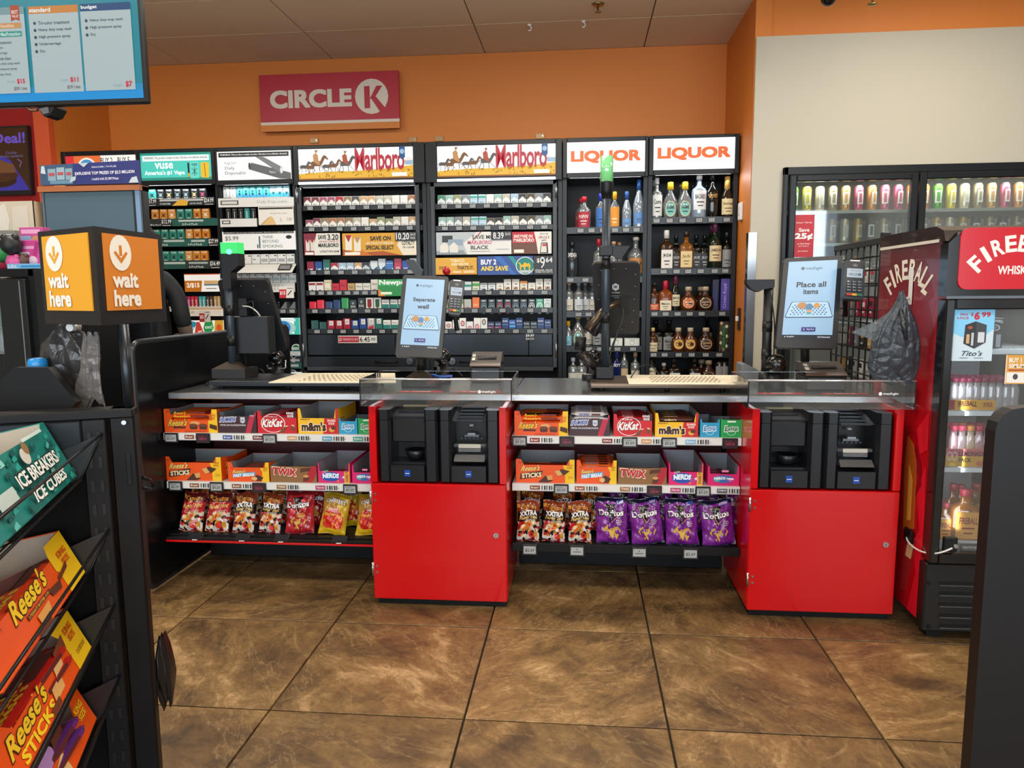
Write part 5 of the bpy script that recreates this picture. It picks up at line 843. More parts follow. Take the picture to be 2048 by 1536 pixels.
def tray(key, u0, u1, vb_, vt, zb, desc, where, hb=None, nb=0, bkey=None, d=.27, layers=2, dy=0, rot=0, cut=None, blab=None, y0=3.216):
    """open printed display carton; pixel extents of its front, standing on shelf height zb"""
    col, cmds, cx0, cl = DES[key]; y = y0+dy
    a, b = W(u0, vb_, y), W(u1, vb_, y); w_ = b.x-a.x; hf = W(u0, vt, y).z-zb; hb = hf*1.12 if hb is None else W(u0, hb, y+d).z-zb
    t = thing('candy_tray', '%s display carton %s' % (desc, where), 'carton', (a.x, y, zb), rot)
    m = M(col, .35); T_ = .0016; cl = cl if cut is None else cut
    fr = MB().prism([(0, 0, 0), (w_, 0, 0), (w_, 0, hf), (w_*(1-cx0*.6), 0, hf), (w_*(1-cx0), 0, hf*cl), (w_*cx0, 0, hf*cl), (w_*cx0*.6, 0, hf), (0, 0, hf)], (0, T_, 0), m)
    keep = []
    for c in cmds:
        keep.append(c)
    def clip(cs):
        out = []
        for c in cs:
            if c[0] == 'r' and c[4] > .98 and cl < .95:   # side colour bands keep the notch free
                x0, x1 = c[1], c[3]; x0 = max(x0, 1-cx0*.6) if x0 > .5 else x0
                if c[1] > .5: out.append(('r', c[1], c[2], c[3], cl, c[5])); out.append(('r', x0, cl, x1, 1, c[5])); continue
            if c[0] == 'p' and max(p[1] for p in c[1]) > cl+.02 and cl < .95 and min(p[0] for p in c[1]) < 1-cx0*.6:
                out.append(('p', [(p[0], min(p[1], cl)) for p in c[1]], c[2])); out.append(('r', 1-cx0*.6, cl, 1, 1, c[2])); continue
            out.append(c)
        return out
    fr.art(fmap((0, 0, 0), (w_, 0, 0), (0, 0, hf)), clip(keep), .00035); put('printed_front', fr, t)
    bd = MB().box((0, T_, 0), (w_, d, T_), m).box((0, d-T_, 0), (w_, d, hb), m)
    for x in (0, w_-T_): bd.prism([(x, T_, 0), (x, d-T_, 0), (x, d-T_, hb), (x, d*.45, hb), (x, T_, hf)], (T_, 0, 0), m)
    bd.art(fmap((w_, .02, 0), (0, d-.04, 0), (0, 0, hf)), [c for c in cmds if c[0] == 't'][:3], .0004)
    put('carton_sides', bd, t)
    g = .0004
    ln = MB().box((T_+g, d-T_-g-.0008, T_), (w_-T_-g, d-T_-g, hb-.001), GR)
    for x in (T_+g, w_-T_-g-.0006): ln.prism([(x, T_+g, T_), (x, d-2*T_, T_), (x, d-2*T_, hb-.001), (x, d*.45, hb-.001), (x, T_+g, hf-.001)], (.0006, 0, 0), GR)
    put('lining', ln, t, label='plain grey board inside')
    if nb:
        bk_ = BARS[bkey or key]; dx = .045; rows = int((d-.02)/dx); 
        for r in range(rows):
            for l in range(layers):
                if layers*rows-nb > r*layers+(layers-1-l) and False: continue
                if l == layers-1 and nb < layers*rows and r < layers*rows-nb: continue
                bar_thing(key, bk_[0], bk_[1], bk_[2], w_-.012, (a.x+w_/2+random.uniform(-.002, .002), y+.008+dx*(r+.5), zb+.003+.0205*l), '%s bar, %s row back, %s layer, %s carton %s' % (bk_[3], nth(r), LAY[l], SHN[key], where.replace('on the end panel side unit', 'beside end panel').replace('nearest the end panel', 'beside end panel').replace('the red', 'red')), 'bars in the %s carton %s' % (desc, where), rz=random.uniform(-.03, .03))
    return t, a.x, w_, hf
wA, wB = 'beside the black end panel, upper shelf', 'beside the black end panel, lower shelf'
tray('reese', 330, 436, 866, 818, zA2, 'orange peanut butter cup', 'nearest the end panel', hb=806, nb=20, layers=4)
tray('snick', 438, 514, 867, 824, zA2, 'dark brown and blue candy', 'on the end panel side unit', hb=810, nb=12, layers=2)
tray('kit', 516, 594, 866, 822, zA2, 'red wafer bar', 'on the end panel side unit', hb=808, nb=20, layers=4)
tray('mm', 597, 677, 866, 817, zA2, 'empty yellow and red chocolate candy', 'on the end panel side unit', hb=802)
tray('exb', 678.5, 715, 867, 836, zA2, 'small blue gum', 'on the end panel side unit', hb=828)
tray('exg', 717, 750, 867, 836, zA2, 'small green gum', 'on the end panel side unit', hb=828)
tray('stick', 331, 444, 963, 913, zB2, 'orange wafer stick', 'nearest the end panel', hb=896, nb=10, layers=3)
tray('fast', 457, 539, 964, 924, zB2, 'orange nougat bar', 'on the end panel side unit', hb=905, nb=8, layers=2)
tray('twix', 542, 634, 968, 931, zB2, 'golden brown caramel bar', 'on the end panel side unit', hb=903, nb=4, layers=1)
tray('nerd', 637, 701, 970, 926, zB2, 'pink pouch candy', 'on the end panel side unit', hb=900, nb=0)
tray('rope', 705, 752, 971, 930, zB2, 'pink rope candy', 'on the end panel side unit', hb=902)
tray('reese', 1029, 1136, 869, 822, zA, 'orange peanut butter cup', 'between the red cabinets', hb=808, nb=20, layers=4)
tray('snick', 1139, 1219, 870, 830, zA, 'overfull brown candy', 'between the red cabinets', hb=812, nb=25, bkey='sw', layers=5)
tray('kit', 1227, 1304, 871, 828, zA, 'red wafer bar', 'between the red cabinets', hb=812, nb=20, layers=4)
tray('mm', 1310, 1396, 873, 826, zA, 'full yellow and red chocolate candy', 'between the red cabinets', hb=808, nb=20, layers=4)
tray('exb', 1400, 1439, 874, 838, zA, 'small blue gum', 'between the red cabinets', hb=828)
tray('exg', 1441, 1484, 875, 838, zA, 'small green gum', 'between the red cabinets', hb=832, nb=10, layers=3)
tray('stick', 1032, 1149, 967, 918, zB, 'orange wafer stick', 'between the red cabinets', hb=899, nb=6, layers=2)
tray('fast', 1153, 1233, 968, 920, zB, 'orange nougat bar', 'between the red cabinets', hb=908, nb=20, layers=4)
tray('twix', 1236, 1333, 971, 934, zB, 'golden brown caramel bar', 'between the red cabinets', hb=906, nb=4, layers=1)
tray('nerd', 1337, 1406, 972, 926, zB, 'pink pouch candy', 'between the red cabinets', hb=899)
tray('rope', 1415, 1478, 974, 932, zB, 'pink rope candy', 'between the red cabinets', hb=905, nb=5, layers=2)
# loose bar on top of the first carton of the right unit
p = W(1085, 826, 3.3); bar_thing('loose', '#2a1418', 'DARK', '#e8b820', .2, (p.x, 3.3, zA+.068), 'dark brown and yellow loose bar lying on top of the orange peanut butter cup bars', None, .05)
# ---- chip bags
def bag_mesh(w_, h_, colf, art, puff=.032, seed=0):
    rg = random.Random(seed); ph = [rg.uniform(0, 6) for _ in range(6)]; nx, ny = 26, 36
    def S_(x, y, e=0):
        ed = (max(0, math.sin(PI*min(1, max(0, x))))**.55)*(max(0, math.sin(PI*min(1, max(0, (y-.03)/.94))))**.5)
        wr = .0035*math.sin(9*x+5*y+ph[0])*math.sin(7*y+ph[1])+.002*math.sin(23*x-11*y+ph[2])+.0018*math.sin(31*y+13*x+ph[3])
        side = .012*w_*math.sin(5*y+ph[4])
        yy = -puff*ed-wr*(.4+ed)
        return Vec(((x-.5)*w_*(1-.1*(ed > .9)*0-.06*math.sin(PI*y))+side, yy-e, y*h_+.004*math.sin(6*x+ph[5])))
    mb = MB(); vs = [S_(i/nx, j/ny) for j in range(ny+1) for i in range(nx+1)]
    n0 = len(mb.v); mb.v += vs
    for j in range(ny):
        for i in range(nx):
            mb.f.append((j*(nx+1)+i, j*(nx+1)+i+1, (j+1)*(nx+1)+i+1, (j+1)*(nx+1)+i)); mb.m.append(mb.mi(colf((i+.5)/nx, (j+.5)/ny))); mb.sm.append(True)
    def B_(x, y): p = S_(x, y); p.y = -p.y*.8+.001; return p
    k = len(mb.v); nx2, ny2 = 8, 10; mb.add([B_(i/nx2, j/ny2) for j in range(ny2+1) for i in range(nx2+1)], [(j*(nx2+1)+i, (j+1)*(nx2+1)+i, (j+1)*(nx2+1)+i+1, j*(nx2+1)+i+1) for j in range(ny2) for i in range(nx2)], colf(.1, .9), True)
    mb.art(lambda x, y, e: S_(x, y, e+.0012), art, .0005, seg=12)
    return mb
PL = lambda c: M(c, .22, 0, 0, .6, .2)
def hsh(x, y, s_): return (math.sin(x*12.9898*s_+y*78.233+s_)*43758.5453) % 1
def dor(main, hi, lo):
    def f(x, y):
        if y < .035 or y > .96: return PL('#101430') if main == '#6c1c80' else PL('#5a0c14')
        if y > .88: return PL(lo) if abs(x-.5) > .2 or y > .93 else PL(main)
        d = abs(x-.47); 
        if .46 < y < .86 and d < (y-.42)*.42: return PL('#121016')
        t_ = (x*3+y*5) % 1
        return PL(hi) if hsh(math.floor(x*5+y*3), math.floor(y*6-x*2), 1.7) > .62 else PL(main)
    return f
CHIP = [('p', [(.2, .3), (.42, .12), (.5, .34), (.36, .42)], PL('#cf9c3c')), ('p', [(.5, .34), (.62, .1), (.78, .3), (.68, .4)], PL('#d8a848')), ('p', [(.36, .3), (.5, .1), (.58, .3)], PL('#e0b458')), ('c', .34, .3, .03, .02, PL('#8a8a2c')), ('c', .6, .26, .03, .02, PL('#8a8a2c')), ('c', .48, .22, .02, .015, PL('#b87828'))]
DORT = [('t', 'Doritos', .06, .59, .9, .76, PL('#16101a'), {'b': .1, 'rise': .1}), ('t', 'Doritos', .08, .605, .88, .745, PL('#f2f0f2'), {'b': .05, 'rise': .1}), ('l', [(.3, .84), (.5, .48), (.78, .66)], .018, PL('#d8a070'), .6), ('l', [(.3, .84), (.7, .76)], .012, PL('#c89070'), .6)]
def cheet(top, mid):
    pal = ['#c8202c', '#d8c0a0', '#c8902c', '#1a1418', '#e0d8d0', '#a81c24']
    def f(x, y):
        if y < .04 or y > .965: return PL('#7a1018')
        if y > .74: return PL(top) if hsh(math.floor(x*6), math.floor(y*12), 2.3) < .8 else PL('#d8963c')
        if y > .5: return PL(mid)
        q = hsh(math.floor(x*7+.6*math.sin(y*9)), math.floor(y*13+x*2), 3.1)
        return PL(pal[int(q*6) % 6])
    return f
def chtext(x): return ([('t', 'Cheetos', .14, .76, .9, .92, PL('#2a1410'), {'b': .1, 'arc': .15}), ('t', 'Cheetos', .17, .775, .87, .905, PL('#e08a2c'), {'b': .035, 'arc': .15})]
    + ([('t', 'XXTRA', .12, .63, .9, .75, PL('#f0ece8'), {'b': .06, 'rise': .25})] if x else [])
    + [('t', "Flamin' Hot", .12, .55 if x else .6, .92, .63 if x else .72, PL('#f0c86c'), {'b': .03, 'rise': .3, 's': .05}), ('t', 'CRUNCHY', .4, .5, .85, .545, PL('#f0e0c0'), {'b': .02})]
    + [('p', [(.2, .3), (.5, .42), (.62, .34), (.3, .24)], PL('#d87828')), ('p', [(.5, .2), (.8, .34), (.88, .28), (.58, .14)], PL('#c84020')), ('p', [(.14, .1), (.4, .2), (.44, .13), (.2, .05)], PL('#e8e0d8')), ('c', .66, .16, .12, .07, PL('#d8302c')), ('c', .3, .38, .1, .05, PL('#e8c890'))])
def fries(x, y):
    if y < .14: return PL('#d8b01c') if y > .02 else PL('#c0a020')
    if y > .93: return PL('#a08418')
    d = (x-.5)**2/.16+(y-.36)**2/.07
    if d < 1: return PL('#c82418') if hsh(math.floor(x*12), math.floor(y*14), 1.1) < .7 else PL('#e87828')
    return PL('#c8a428') if x > .62 or y < .5 else PL('#a87c2c')
FRT = [('t', "CHESTER'S", .12, .74, .9, .86, PL('#2a1c14'), {'b': .1, 'arc': .2}), ('t', "CHESTER'S", .14, .75, .88, .85, PL('#e8e4dc'), {'b': .04, 'arc': .2}), ('p', [(.28, .54), (.74, .54), (.7, .64), (.32, .64)], PL('#b81c20')), ('t', 'FRIES', .36, .565, .66, .615, PL('#f0e0d8'), {'b': .03}), ('t', "Flamin' Hot", .2, .44, .86, .52, PL('#f0c040'), {'b': .03, 'rise': .2})]
BG = {'dp': (.145, .205, dor('#6c1c80', '#7f2c94', '#121634'), DORT+CHIP+[('p', [(.64, .86), (.88, .88), (.88, .96), (.66, .94)], PL('#3a4a9a')), ('t', 'DEW', .68, .88, .86, .93, PL('#f0c8e0'), {'b': .03}), ('t', 'SPICY', .64, .5, .82, .53, PL('#e8d8ec'), {'b': .02, 'res': 1}), ('t', 'SWEET', .64, .46, .84, .49, PL('#e8d8ec'), {'b': .02, 'res': 1}), ('t', 'CHILI', .66, .42, .8, .45, PL('#e8d8ec'), {'b': .02, 'res': 1})]),
      'dr': (.14, .2, dor('#a01420', '#b42430', '#7a0c14'), DORT+[('t', 'NACHO', .5, .44, .74, .48, PL('#f0c040'), {'b': .02, 'res': 1}), ('t', 'CHEESE', .5, .39, .76, .43, PL('#f0c040'), {'b': .02, 'res': 1})]+CHIP),
      'cx': (.105, .185, cheet('#8a3a1c', '#1a1416'), chtext(1)), 'cf': (.115, .185, cheet('#5a1416', '#b01c24'), chtext(0)+[('p', [(.1, .45), (.9, .55), (.85, .3), (.15, .25)], PL('#b8b01c'))][:0]),
      'ch': (.13, .19, fries, FRT)}
_BG = {}
def bag(key, u, vb_, y, lab, grp, tilt=-.22, roll=0, dz=0, seed=0, zb=None):
    w_, h_, cf, art = BG[key]; k = (key, seed % 2)
    if k not in _BG: o = put('chip_bag', bag_mesh(w_, h_, cf, art, seed=seed)); _BG[k] = o.data
    else: o = D.objects.new('chip_bag', _BG[k]); COL.objects.link(o)
    p = W(u, vb_, y); o.location = (p.x, y, (p.z if zb is None else zb)+dz); o.rotation_euler = (tilt, roll, 0); return tag(o, lab, 'chips', grp)
yT = 3.17
zl = W(560, 1072, yT).z; zr = W(1250, 1092, yT).z
tr = put('chip_tray', MB().box((-1.925, yT, zl-.012), (-.905, 3.655, zl), BLK).box((-1.925, yT-.03, zl-.02), (-.905, yT+.01, zl-.006), BLK2, .002).box((-1.925, yT-.034, zl-.03), (-.905, yT-.0, zl-.02), RED, .002), UL, world=True)
for u in (397, 490, 567, 682):
    x = W(u, 1075, yT).x; put('shelf_price_tag', MB().prism([(x-.035, yT-.035, zl-.012), (x+.035, yT-.035, zl-.012), (x+.035, yT-.004, zl+.008), (x-.035, yT-.004, zl+.008)], (0, .003, -.003), M('#2a2c30', .2)).box((x-.012, yT-.036, zl-.018), (x+.012, yT-.034, zl-.014), WHT), tr, world=True)
tr = put('chip_tray', MB().box((-.303, yT, zr-.012), (.698, 3.655, zr), BLK).box((-.303, yT-.006, zr-.035), (.698, yT+.01, zr+.004), BLK2, .002), UR, world=True)
for u, big in ((1060, 1), (1154, 0), (1278, 0), (1380, 1)):
    x = W(u, 1100, yT).x; put('shelf_price_tag', MB().box((x-.034, yT-.018, zr-.048), (x+.034, yT-.007, zr+.002), M('#202226', .3), .002).art(fmap((x-.034, yT-.018, zr-.048), (.068, 0, 0), (0, 0, .05)), [('r', .1, .15, .9, .85, M('#a8acac', .3))]+([('t', '$2.69', .2, .3, .8, .62, M('#1a1a1a'), {'b': .02, 'res': 1})] if big else [('r', .25, .4, .75, .46, M('#333333')), ('c', .5, .65, .04, .05, M('#333333'))]), .0003), tr, world=True)
CBL = 'chip bags on the red-edged tray'; CBR = 'chip bags between the red cabinets'
for k, (key, u, v, lab) in enumerate((('cf', 381, 1064, 'red and yellow cheese puff bag nearest the black end panel'), ('cf', 433, 1066, 'red and yellow cheese puff bag second from the end panel'), ('cx', 486, 1067, 'black-lettered extra hot puff bag third from the end panel'), ('cx', 539, 1069, 'extra hot puff bag just before the red triangle chip bag'), ('dr', 599, 1071, 'red triangle chip bag on the red-edged tray'), ('ch', 664, 1074, 'yellow and red fries bag leaning on the red-edged tray'), ('ch', 738, 1073, 'yellow and red fries bag half behind the red cabinet'))):
    bag(key, u, v, yT+.035, lab, CBL, tilt=-.28, roll=.08 if k in (0, 1) else (.05 if k < 4 else (-.02, .1, .05)[k-4]), seed=k, zb=zl+.001)
for k, (u, key) in enumerate(((405, 'cf'), (458, 'cf'), (512, 'cx'), (566, 'cx'), (628, 'dr'), (700, 'ch'))):
    bag(key, u, 1066, yT+.16, 'spare bag standing behind the %s front bag on the red-edged tray' % nth(k), CBL, tilt=-.24, roll=-.05, seed=k+1, zb=zl+.001)
for k, (key, u, lab) in enumerate((('cx', 1056, 'extra hot puff bag nearest the first red cabinet'), ('cx', 1107, 'middle one of the three extra hot puff bags beside purple bags'), ('cx', 1160, 'extra hot puff bag touching the first purple chip bag'), ('dp', 1226, 'purple triangle chip bag next to the puff bags'), ('dp', 1296, 'second purple triangle chip bag from the puff bags'), ('dp', 1366, 'third purple triangle chip bag from the puff bags'), ('dp', 1438, 'purple triangle chip bag nearest the second red cabinet'))):
    bag(key, u, 1094, yT+.03, lab, CBR, tilt=-.2, roll=(0, .02, -.02, -.06, -.1, -.07, -.08)[k], seed=k, zb=zr+.001)
for k, (u, key) in enumerate(((1062, 'cx'), (1125, 'cx'), (1180, 'cx'), (1245, 'dp'), (1310, 'dp'), (1382, 'dp'), (1440, 'dp'))):
    bag(key, u, 1086, yT+.16, 'rear bag standing behind the %s front bag between the red cabinets' % nth(k), CBR, tilt=-.22, roll=.04, seed=k+1, zb=zr+.022)
# ================= RED COIN CABINETS =================
def red_cabinet(x0, which, zc_, hl):
    W_, yf, yb = .592, 3.02, 3.52; ztop = .885
    c = thing('coin_cabinet', 'glossy red cabinet of payment machines, %s' % which, 'cabinet', (x0, yf, 0)); zd = zc_
    mb = MB().box((.0, .015, .035), (.018, yb-yf, ztop), RED, .001).box((W_-.018, .015, .035), (W_, yb-yf, ztop), RED, .001)
    mb.box((0, 0, zd+.004), (.03, .018, ztop), RED, .002).box((W_-.03, 0, zd+.004), (W_, .018, ztop), RED, .002).box((.018, .02, zd-.02), (W_-.018, yb-yf, zd-.004), RED)
    mb.box((.018, yb-yf-.01, .035), (W_-.018, yb-yf, ztop), BLK2); put('carcass', mb, c)
    put('plinth', MB().box((.015, .02, 0), (W_-.01, yb-yf, .035), BLK2), c)
    d = put('door', MB().box((.002, -.004, .03), (W_-.002, .014, zd), RED, .003), c)
    for hz in hl:
        h = put('hinge', MB().cyl((.0, -.006, hz-.03), .005, .06, CHROME, 8).box((.002, -.0055, hz-.03), (.006, -.004, hz+.03), CHROME), d)
        for q in (-.014, .014): h2 = MB().cyl((.02, -.008, hz+q), .005, .004, CHROME, 10, 'y'); put('hinge_screw', h2, d)
    put('lock', MB().cyl((.545, -.010, .33), .011, .007, CHROME, 16, 'y').box((.544, -.0115, .324), (.546, -.0098, .336), BLK2), d)
    return c, x0, yf, zd, ztop
def machine(x0, w_, yf, z0, z1, kind, lab):
    t = thing('coin_machine' if kind == 0 else 'banknote_machine', lab, 'payment machine', (x0, yf+.02, z0)); h = z1-z0; K1 = M('#16181c', .32); K2 = M('#0a0b0d', .4); K3 = M('#2c3036', .35)
    b = MB()
    for a0, a1 in ((0, .055), (w_-.06, w_)): b.prism([(a0, .02, 0), (a0+.012, 0, 0), (a1-.01, 0, 0), (a1, .012, 0), (a1, .3, 0), (a0, .3, 0)], (0, 0, h-.05), K1).prism([(a0, .02, h-.048), (a0+.012, 0, h-.048), (a1-.01, 0, h-.048), (a1, .012, h-.048), (a1, .3, h-.048), (a0, .3, h-.048)], (0, 0, .044), K1)
    put('side_columns', b, t, label='satin black columns')
    put('base_block', MB().prism([(.055, .0, 0), (w_-.06, .0, 0), (w_-.06, .3, 0), (.055, .3, 0)], (0, 0, .07), K1), t)
    put('logo_badge', MB().box((w_/2-.016, -.002, .022), (w_/2+.01, .0, .05), M('#1b4aa8', .3)).art(fmap((w_/2-.016, -.002, .022), (.026, 0, 0), (0, 0, .028)), [('r', .15, .42, .85, .52, M('#dfe6f4'))], .0003), t, label='small blue square badge')
    if kind == 0:
        put('upper_panel', MB().box((.055, .04, h*.52), (w_-.06, .3, h-.05), K2, .004), t)
        put('cavity', MB().box((.055, .15, .07), (w_-.06, .3, h*.52-.002), K2).box((.055, .04, .07), (w_-.06, .15, .075), K1), t)
        put('hopper', MB().prism([(.045, .05, h-.04), (w_-.06, .05, h-.04), (w_-.04, .3, h-.001), (.03, .3, h-.001)], (0, .002, -.01), K3).box((.07, .1, h-.03), (w_-.075, .19, h-.022), K2).box((.07, .19, h-.024), (w_-.075, .22, h-.012), M('#b8a878', .3)), t, label='open coin hopper')
        put('coin_cup', MB().lathe([(.02, 0), (.035, .01), (.05, .045), (.046, .046), (.03, .014), (.001, .01)], K1, 16, (w_*.55, .1, .075)), t)
    else:
        put('cavity', MB().box((.055, .14, .07), (w_-.06, .3, h-.05), K2), t)
        put('note_slot', MB().box((.062, .03, .09), (w_-.062, .14, .105), K3, .002).prism([(.065, .0, .09), (w_-.065, .0, .09), (w_-.067, .03, .115), (.067, .03, .115)], (0, .01, -.002), M('#4a4a4a', .35)), t)
        put('receipt_bar', MB().box((.06, .035, .145), (w_-.062, .06, .158), M('#3a3d40', .3), .002).box((.082, .03, .144), (w_-.085, .036, .16), M('#c2bfb2', .25, .3)), t, label='pale metal bar')
        put('clear_lip', MB().box((.082, .028, .128), (w_-.085, .03, .143), CLEAR), t)
        r = MB().box((.1, .09, .18), (w_-.1, .11, .19), M('#70767c', .25, .8)).box((.115, .08, .19), (w_-.115, .09, .2), M('#9aa0a6', .25, .8)).box((.12, .1, .225), (w_-.125, .12, .234), M('#9aa0a4', .3, .5), .002)
        for k in range(6): r.cyl((.085+k*.018, .1, .172), .004, .012, M('#565c62', .3, .8), 8, 'y')
        put('roller_gate', r, t, label='small metal rollers', kind='stuff')
        g = MB()
        for k in range(5): g.box((.075, .05+.03*k, h-.062+.01*k), (w_-.08, .056+.03*k, h-.054+.01*k), M('#3e4348', .2, .5))
        g.prism([(.03, .02, h-.045), (.075, .05, h-.065), (.075, .22, h-.02), (.03, .22, h-.003)], (.002, 0, 0), K3).prism([(w_-.035, .02, h-.045), (w_-.08, .05, h-.065), (w_-.08, .22, h-.02), (w_-.035, .22, h-.003)], (.002, 0, 0), K3)
        put('chute_grille', g, t)
zd1 = W(900, 965, 3.02).z; zd2 = W(1640, 986, 3.02).z
zd = (zd1+zd2)/2
for x0, wh, wl, sd in ((-.902, 'standing beside the end panel shelves', 'first red cabinet', 0), (.700, 'standing beside the whisky cooler', 'second red cabinet by the cooler', 1)):
    c, cx0, yf, zd_, ztop = red_cabinet(x0, wh, zd, (.165, zd-.06))
    machine(x0+.031, .262, yf, zd+.006, .872, 0, 'black coin machine with open cup recess in the %s' % wl)
    machine(x0+.297, .264, yf, zd+.006, .872, 1, 'black banknote machine with metal rollers in the %s' % wl)
    # clear guard
    gx0, gx1 = x0-.028, x0+.592+.028; gz0, gz1 = .89, 1.005; gy = 2.995
    t = thing('acrylic_guard', 'clear acrylic guard over the counter edge above the %s' % wl, 'guard', (gx0, gy, gz0))
    w_ = gx1-gx0
    put('front_pane', MB().box((.006, 0, 0), (w_-.006, .005, gz1-gz0), CLEAR, .001), t)
    for x in (0, w_-.005): put('side_pane', MB().prism([(x, 0, 0), (x, .33, .03), (x, .33, gz1-gz0), (x, 0, gz1-gz0)], (.005, 0, 0), CLEAR), t)
    put('top_lip', MB().tube([(0, .002, gz1-gz0), (w_, .002, gz1-gz0)], .004, GL('#ffffff', .6, .3), 6).box((.0, .32, .115), (w_, .33, .117), CLEAR), t)
    put('printed_mark', MB().art(fmap((w_*.78, -.0008, .055), (.075, 0, 0), (0, 0, .018)), [('c', .09, .5, .09, .4, M('#e8e8e8')), ('t', 'mashgin', .24, .1, 1, .85, M('#e8e8e8'), {'res': 1})], .0003), t)
    # stickers on the worktop under the guard
    for k, tx in enumerate(('COINS', 'BILLS')):
        sx = x0+.07+.27*k; lab = 'red sticker reading %s on the counter edge above the %s' % (tx, wl)
        mb = MB().prism([(0, 0, 0), (.21, 0, 0), (.2, .035, 0), (.01, .035, 0)][::1], (0, 0, .0008), M('#c01c28', .4)).art(fmap((0, 0, .0009), (.21, 0, 0), (0, .035, 0)), [('t', tx, .3, .25, .72, .8, M('#f2e6d8'), {'b': .05}), ('p', [(.1, .3), (.2, .7), (.22, .3)], M('#f2e6d8'))], .0004)
        put('sticker', mb, loc=(sx, CYF+.055, CZ+.0005), label=lab, cat='sticker')
    put('worn_strip', MB().box((0, 0, 0), (.56, .028, .0012), M('#4c4a48', .8, bump=1.0, bscale=300)), loc=(x0+.02, CYF+.012, CZ+.0002), label='dark worn adhesive strip along the counter edge above the %s' % wl, cat='adhesive strip')
# ================= KIOSK GEAR ON THE COUNTER =================
def slab(par, name, LL, LR, UR_, UL_, t, m, cmds=None, margin=None, face=None, c=None, emit=None):
    """panel from four world corners seen from the front; thickness away from the viewer"""
    a, b, cc, d = [Vec(p) for p in (LL, LR, UR_, UL_)]; n = (b-a).cross(d-a).normalized()
    mb = MB(); r = c or .012; pts = []
    q = qmap(a, b, cc, d); w_ = (b-a).length; h_ = (d-a).length
    for (x, y, a0) in ((0, 0, 180), (1, 0, 270), (1, 1, 0), (0, 1, 90)):
        sx, sy = (1 if x == 0 else -1), (1 if y == 0 else -1)
        for k in range(4):
            an = math.radians(a0+30*k); pts.append(q(x+sx*r/w_+r/w_*math.cos(an), y+sy*r/h_+r/h_*math.sin(an), 0))
    mb.prism(pts, n*-t, m)
    if cmds: mb.art(q, cmds, .0004)
    return put(name, mb, par, world=True), q, n
SCR = M('#a9cfee', .3, 0, .62); SB = '#17202c'
def scr_cmds(l1, l2, s0=(.09, .08, .93, .94)):
    x0, y0, x1, y1 = s0; X = lambda a: x0+(x1-x0)*a; Y = lambda b: y0+(y1-y0)*b; e = lambda h, k=.8: M(h, .3, 0, k)
    cm = [('r', x0, y0, x1, y1, SCR), ('r', x0, y0, x1, Y(.055), e('#2a3440', .5)), ('t', 'English', X(.1), Y(.018), X(.24), Y(.04), e('#dfe6ee'), {'res': 1}), ('c', X(.06), Y(.028), .01, .006, e('#dfe6ee')), ('t', 'Call Attendant', X(.7), Y(.018), X(.96), Y(.04), e('#dfe6ee'), {'res': 1}),
        ('c', X(.3), Y(.905), .03, .018, e('#4a6478', .5)), ('t', 'mashgin', X(.36), Y(.875), X(.7), Y(.925), e('#33485c', .5), {'b': .0}),
        ('t', l1, X(.22 if len(l1) < 9 else .2), Y(.66), X(.8), Y(.73), e(SB, .3), {'b': .035, 'res': 3}), ('t', l2, X(.35), Y(.57), X(.65), Y(.635), e(SB, .3), {'b': .035, 'res': 3}),
        ('p', [(X(.02), Y(.285)), (X(.05), Y(.27)), (X(.95), Y(.27)), (X(.98), Y(.285)), (X(.88), Y(.46)), (X(.84), Y(.475)), (X(.16), Y(.475)), (X(.12), Y(.46))], e('#22344c', .4)),
        ('p', [(X(.035), Y(.29)), (X(.06), Y(.28)), (X(.94), Y(.28)), (X(.965), Y(.29)), (X(.865), Y(.458)), (X(.83), Y(.47)), (X(.17), Y(.47)), (X(.135), Y(.458))], e('#b4d6f2')),
        ('c', X(.34), Y(.42), X(.1)-x0, .035, e('#c8905c', .7)), ('c', X(.63), Y(.42), .05, .028, e('#d89c4c', .7)), ('c', X(.48), Y(.4), .06, .04, e('#5a8cb4', .7)), ('r', X(.43), Y(.33), X(.54), Y(.365), e('#e0a880', .7)), ('r', X(.44), Y(.31), X(.53), Y(.335), e('#5cb09c', .7)),
        ('r', X(.36), Y(.09), X(.64), Y(.145), e('#3c3c84', .6)), ('t', 'Buy Fuel', X(.47), Y(.105), X(.61), Y(.13), e('#e8e8f8'), {'res': 1}), ('c', X(.41), Y(.118), .014, .01, e('#a8a8f0'))]
    for j in range(6):
        for i in range(10):
            u = .12+.76*(i+.5*(j % 2))/10; k = 1-.16*j/6; uu = .5+(u-.5)*k
            if abs(uu-.48) < .08 and j < 5: continue
            cm.insert(11, ('c', X(uu), Y(.31+.024*j), .011, .0065, e('#26344a', .3)))
    return cm
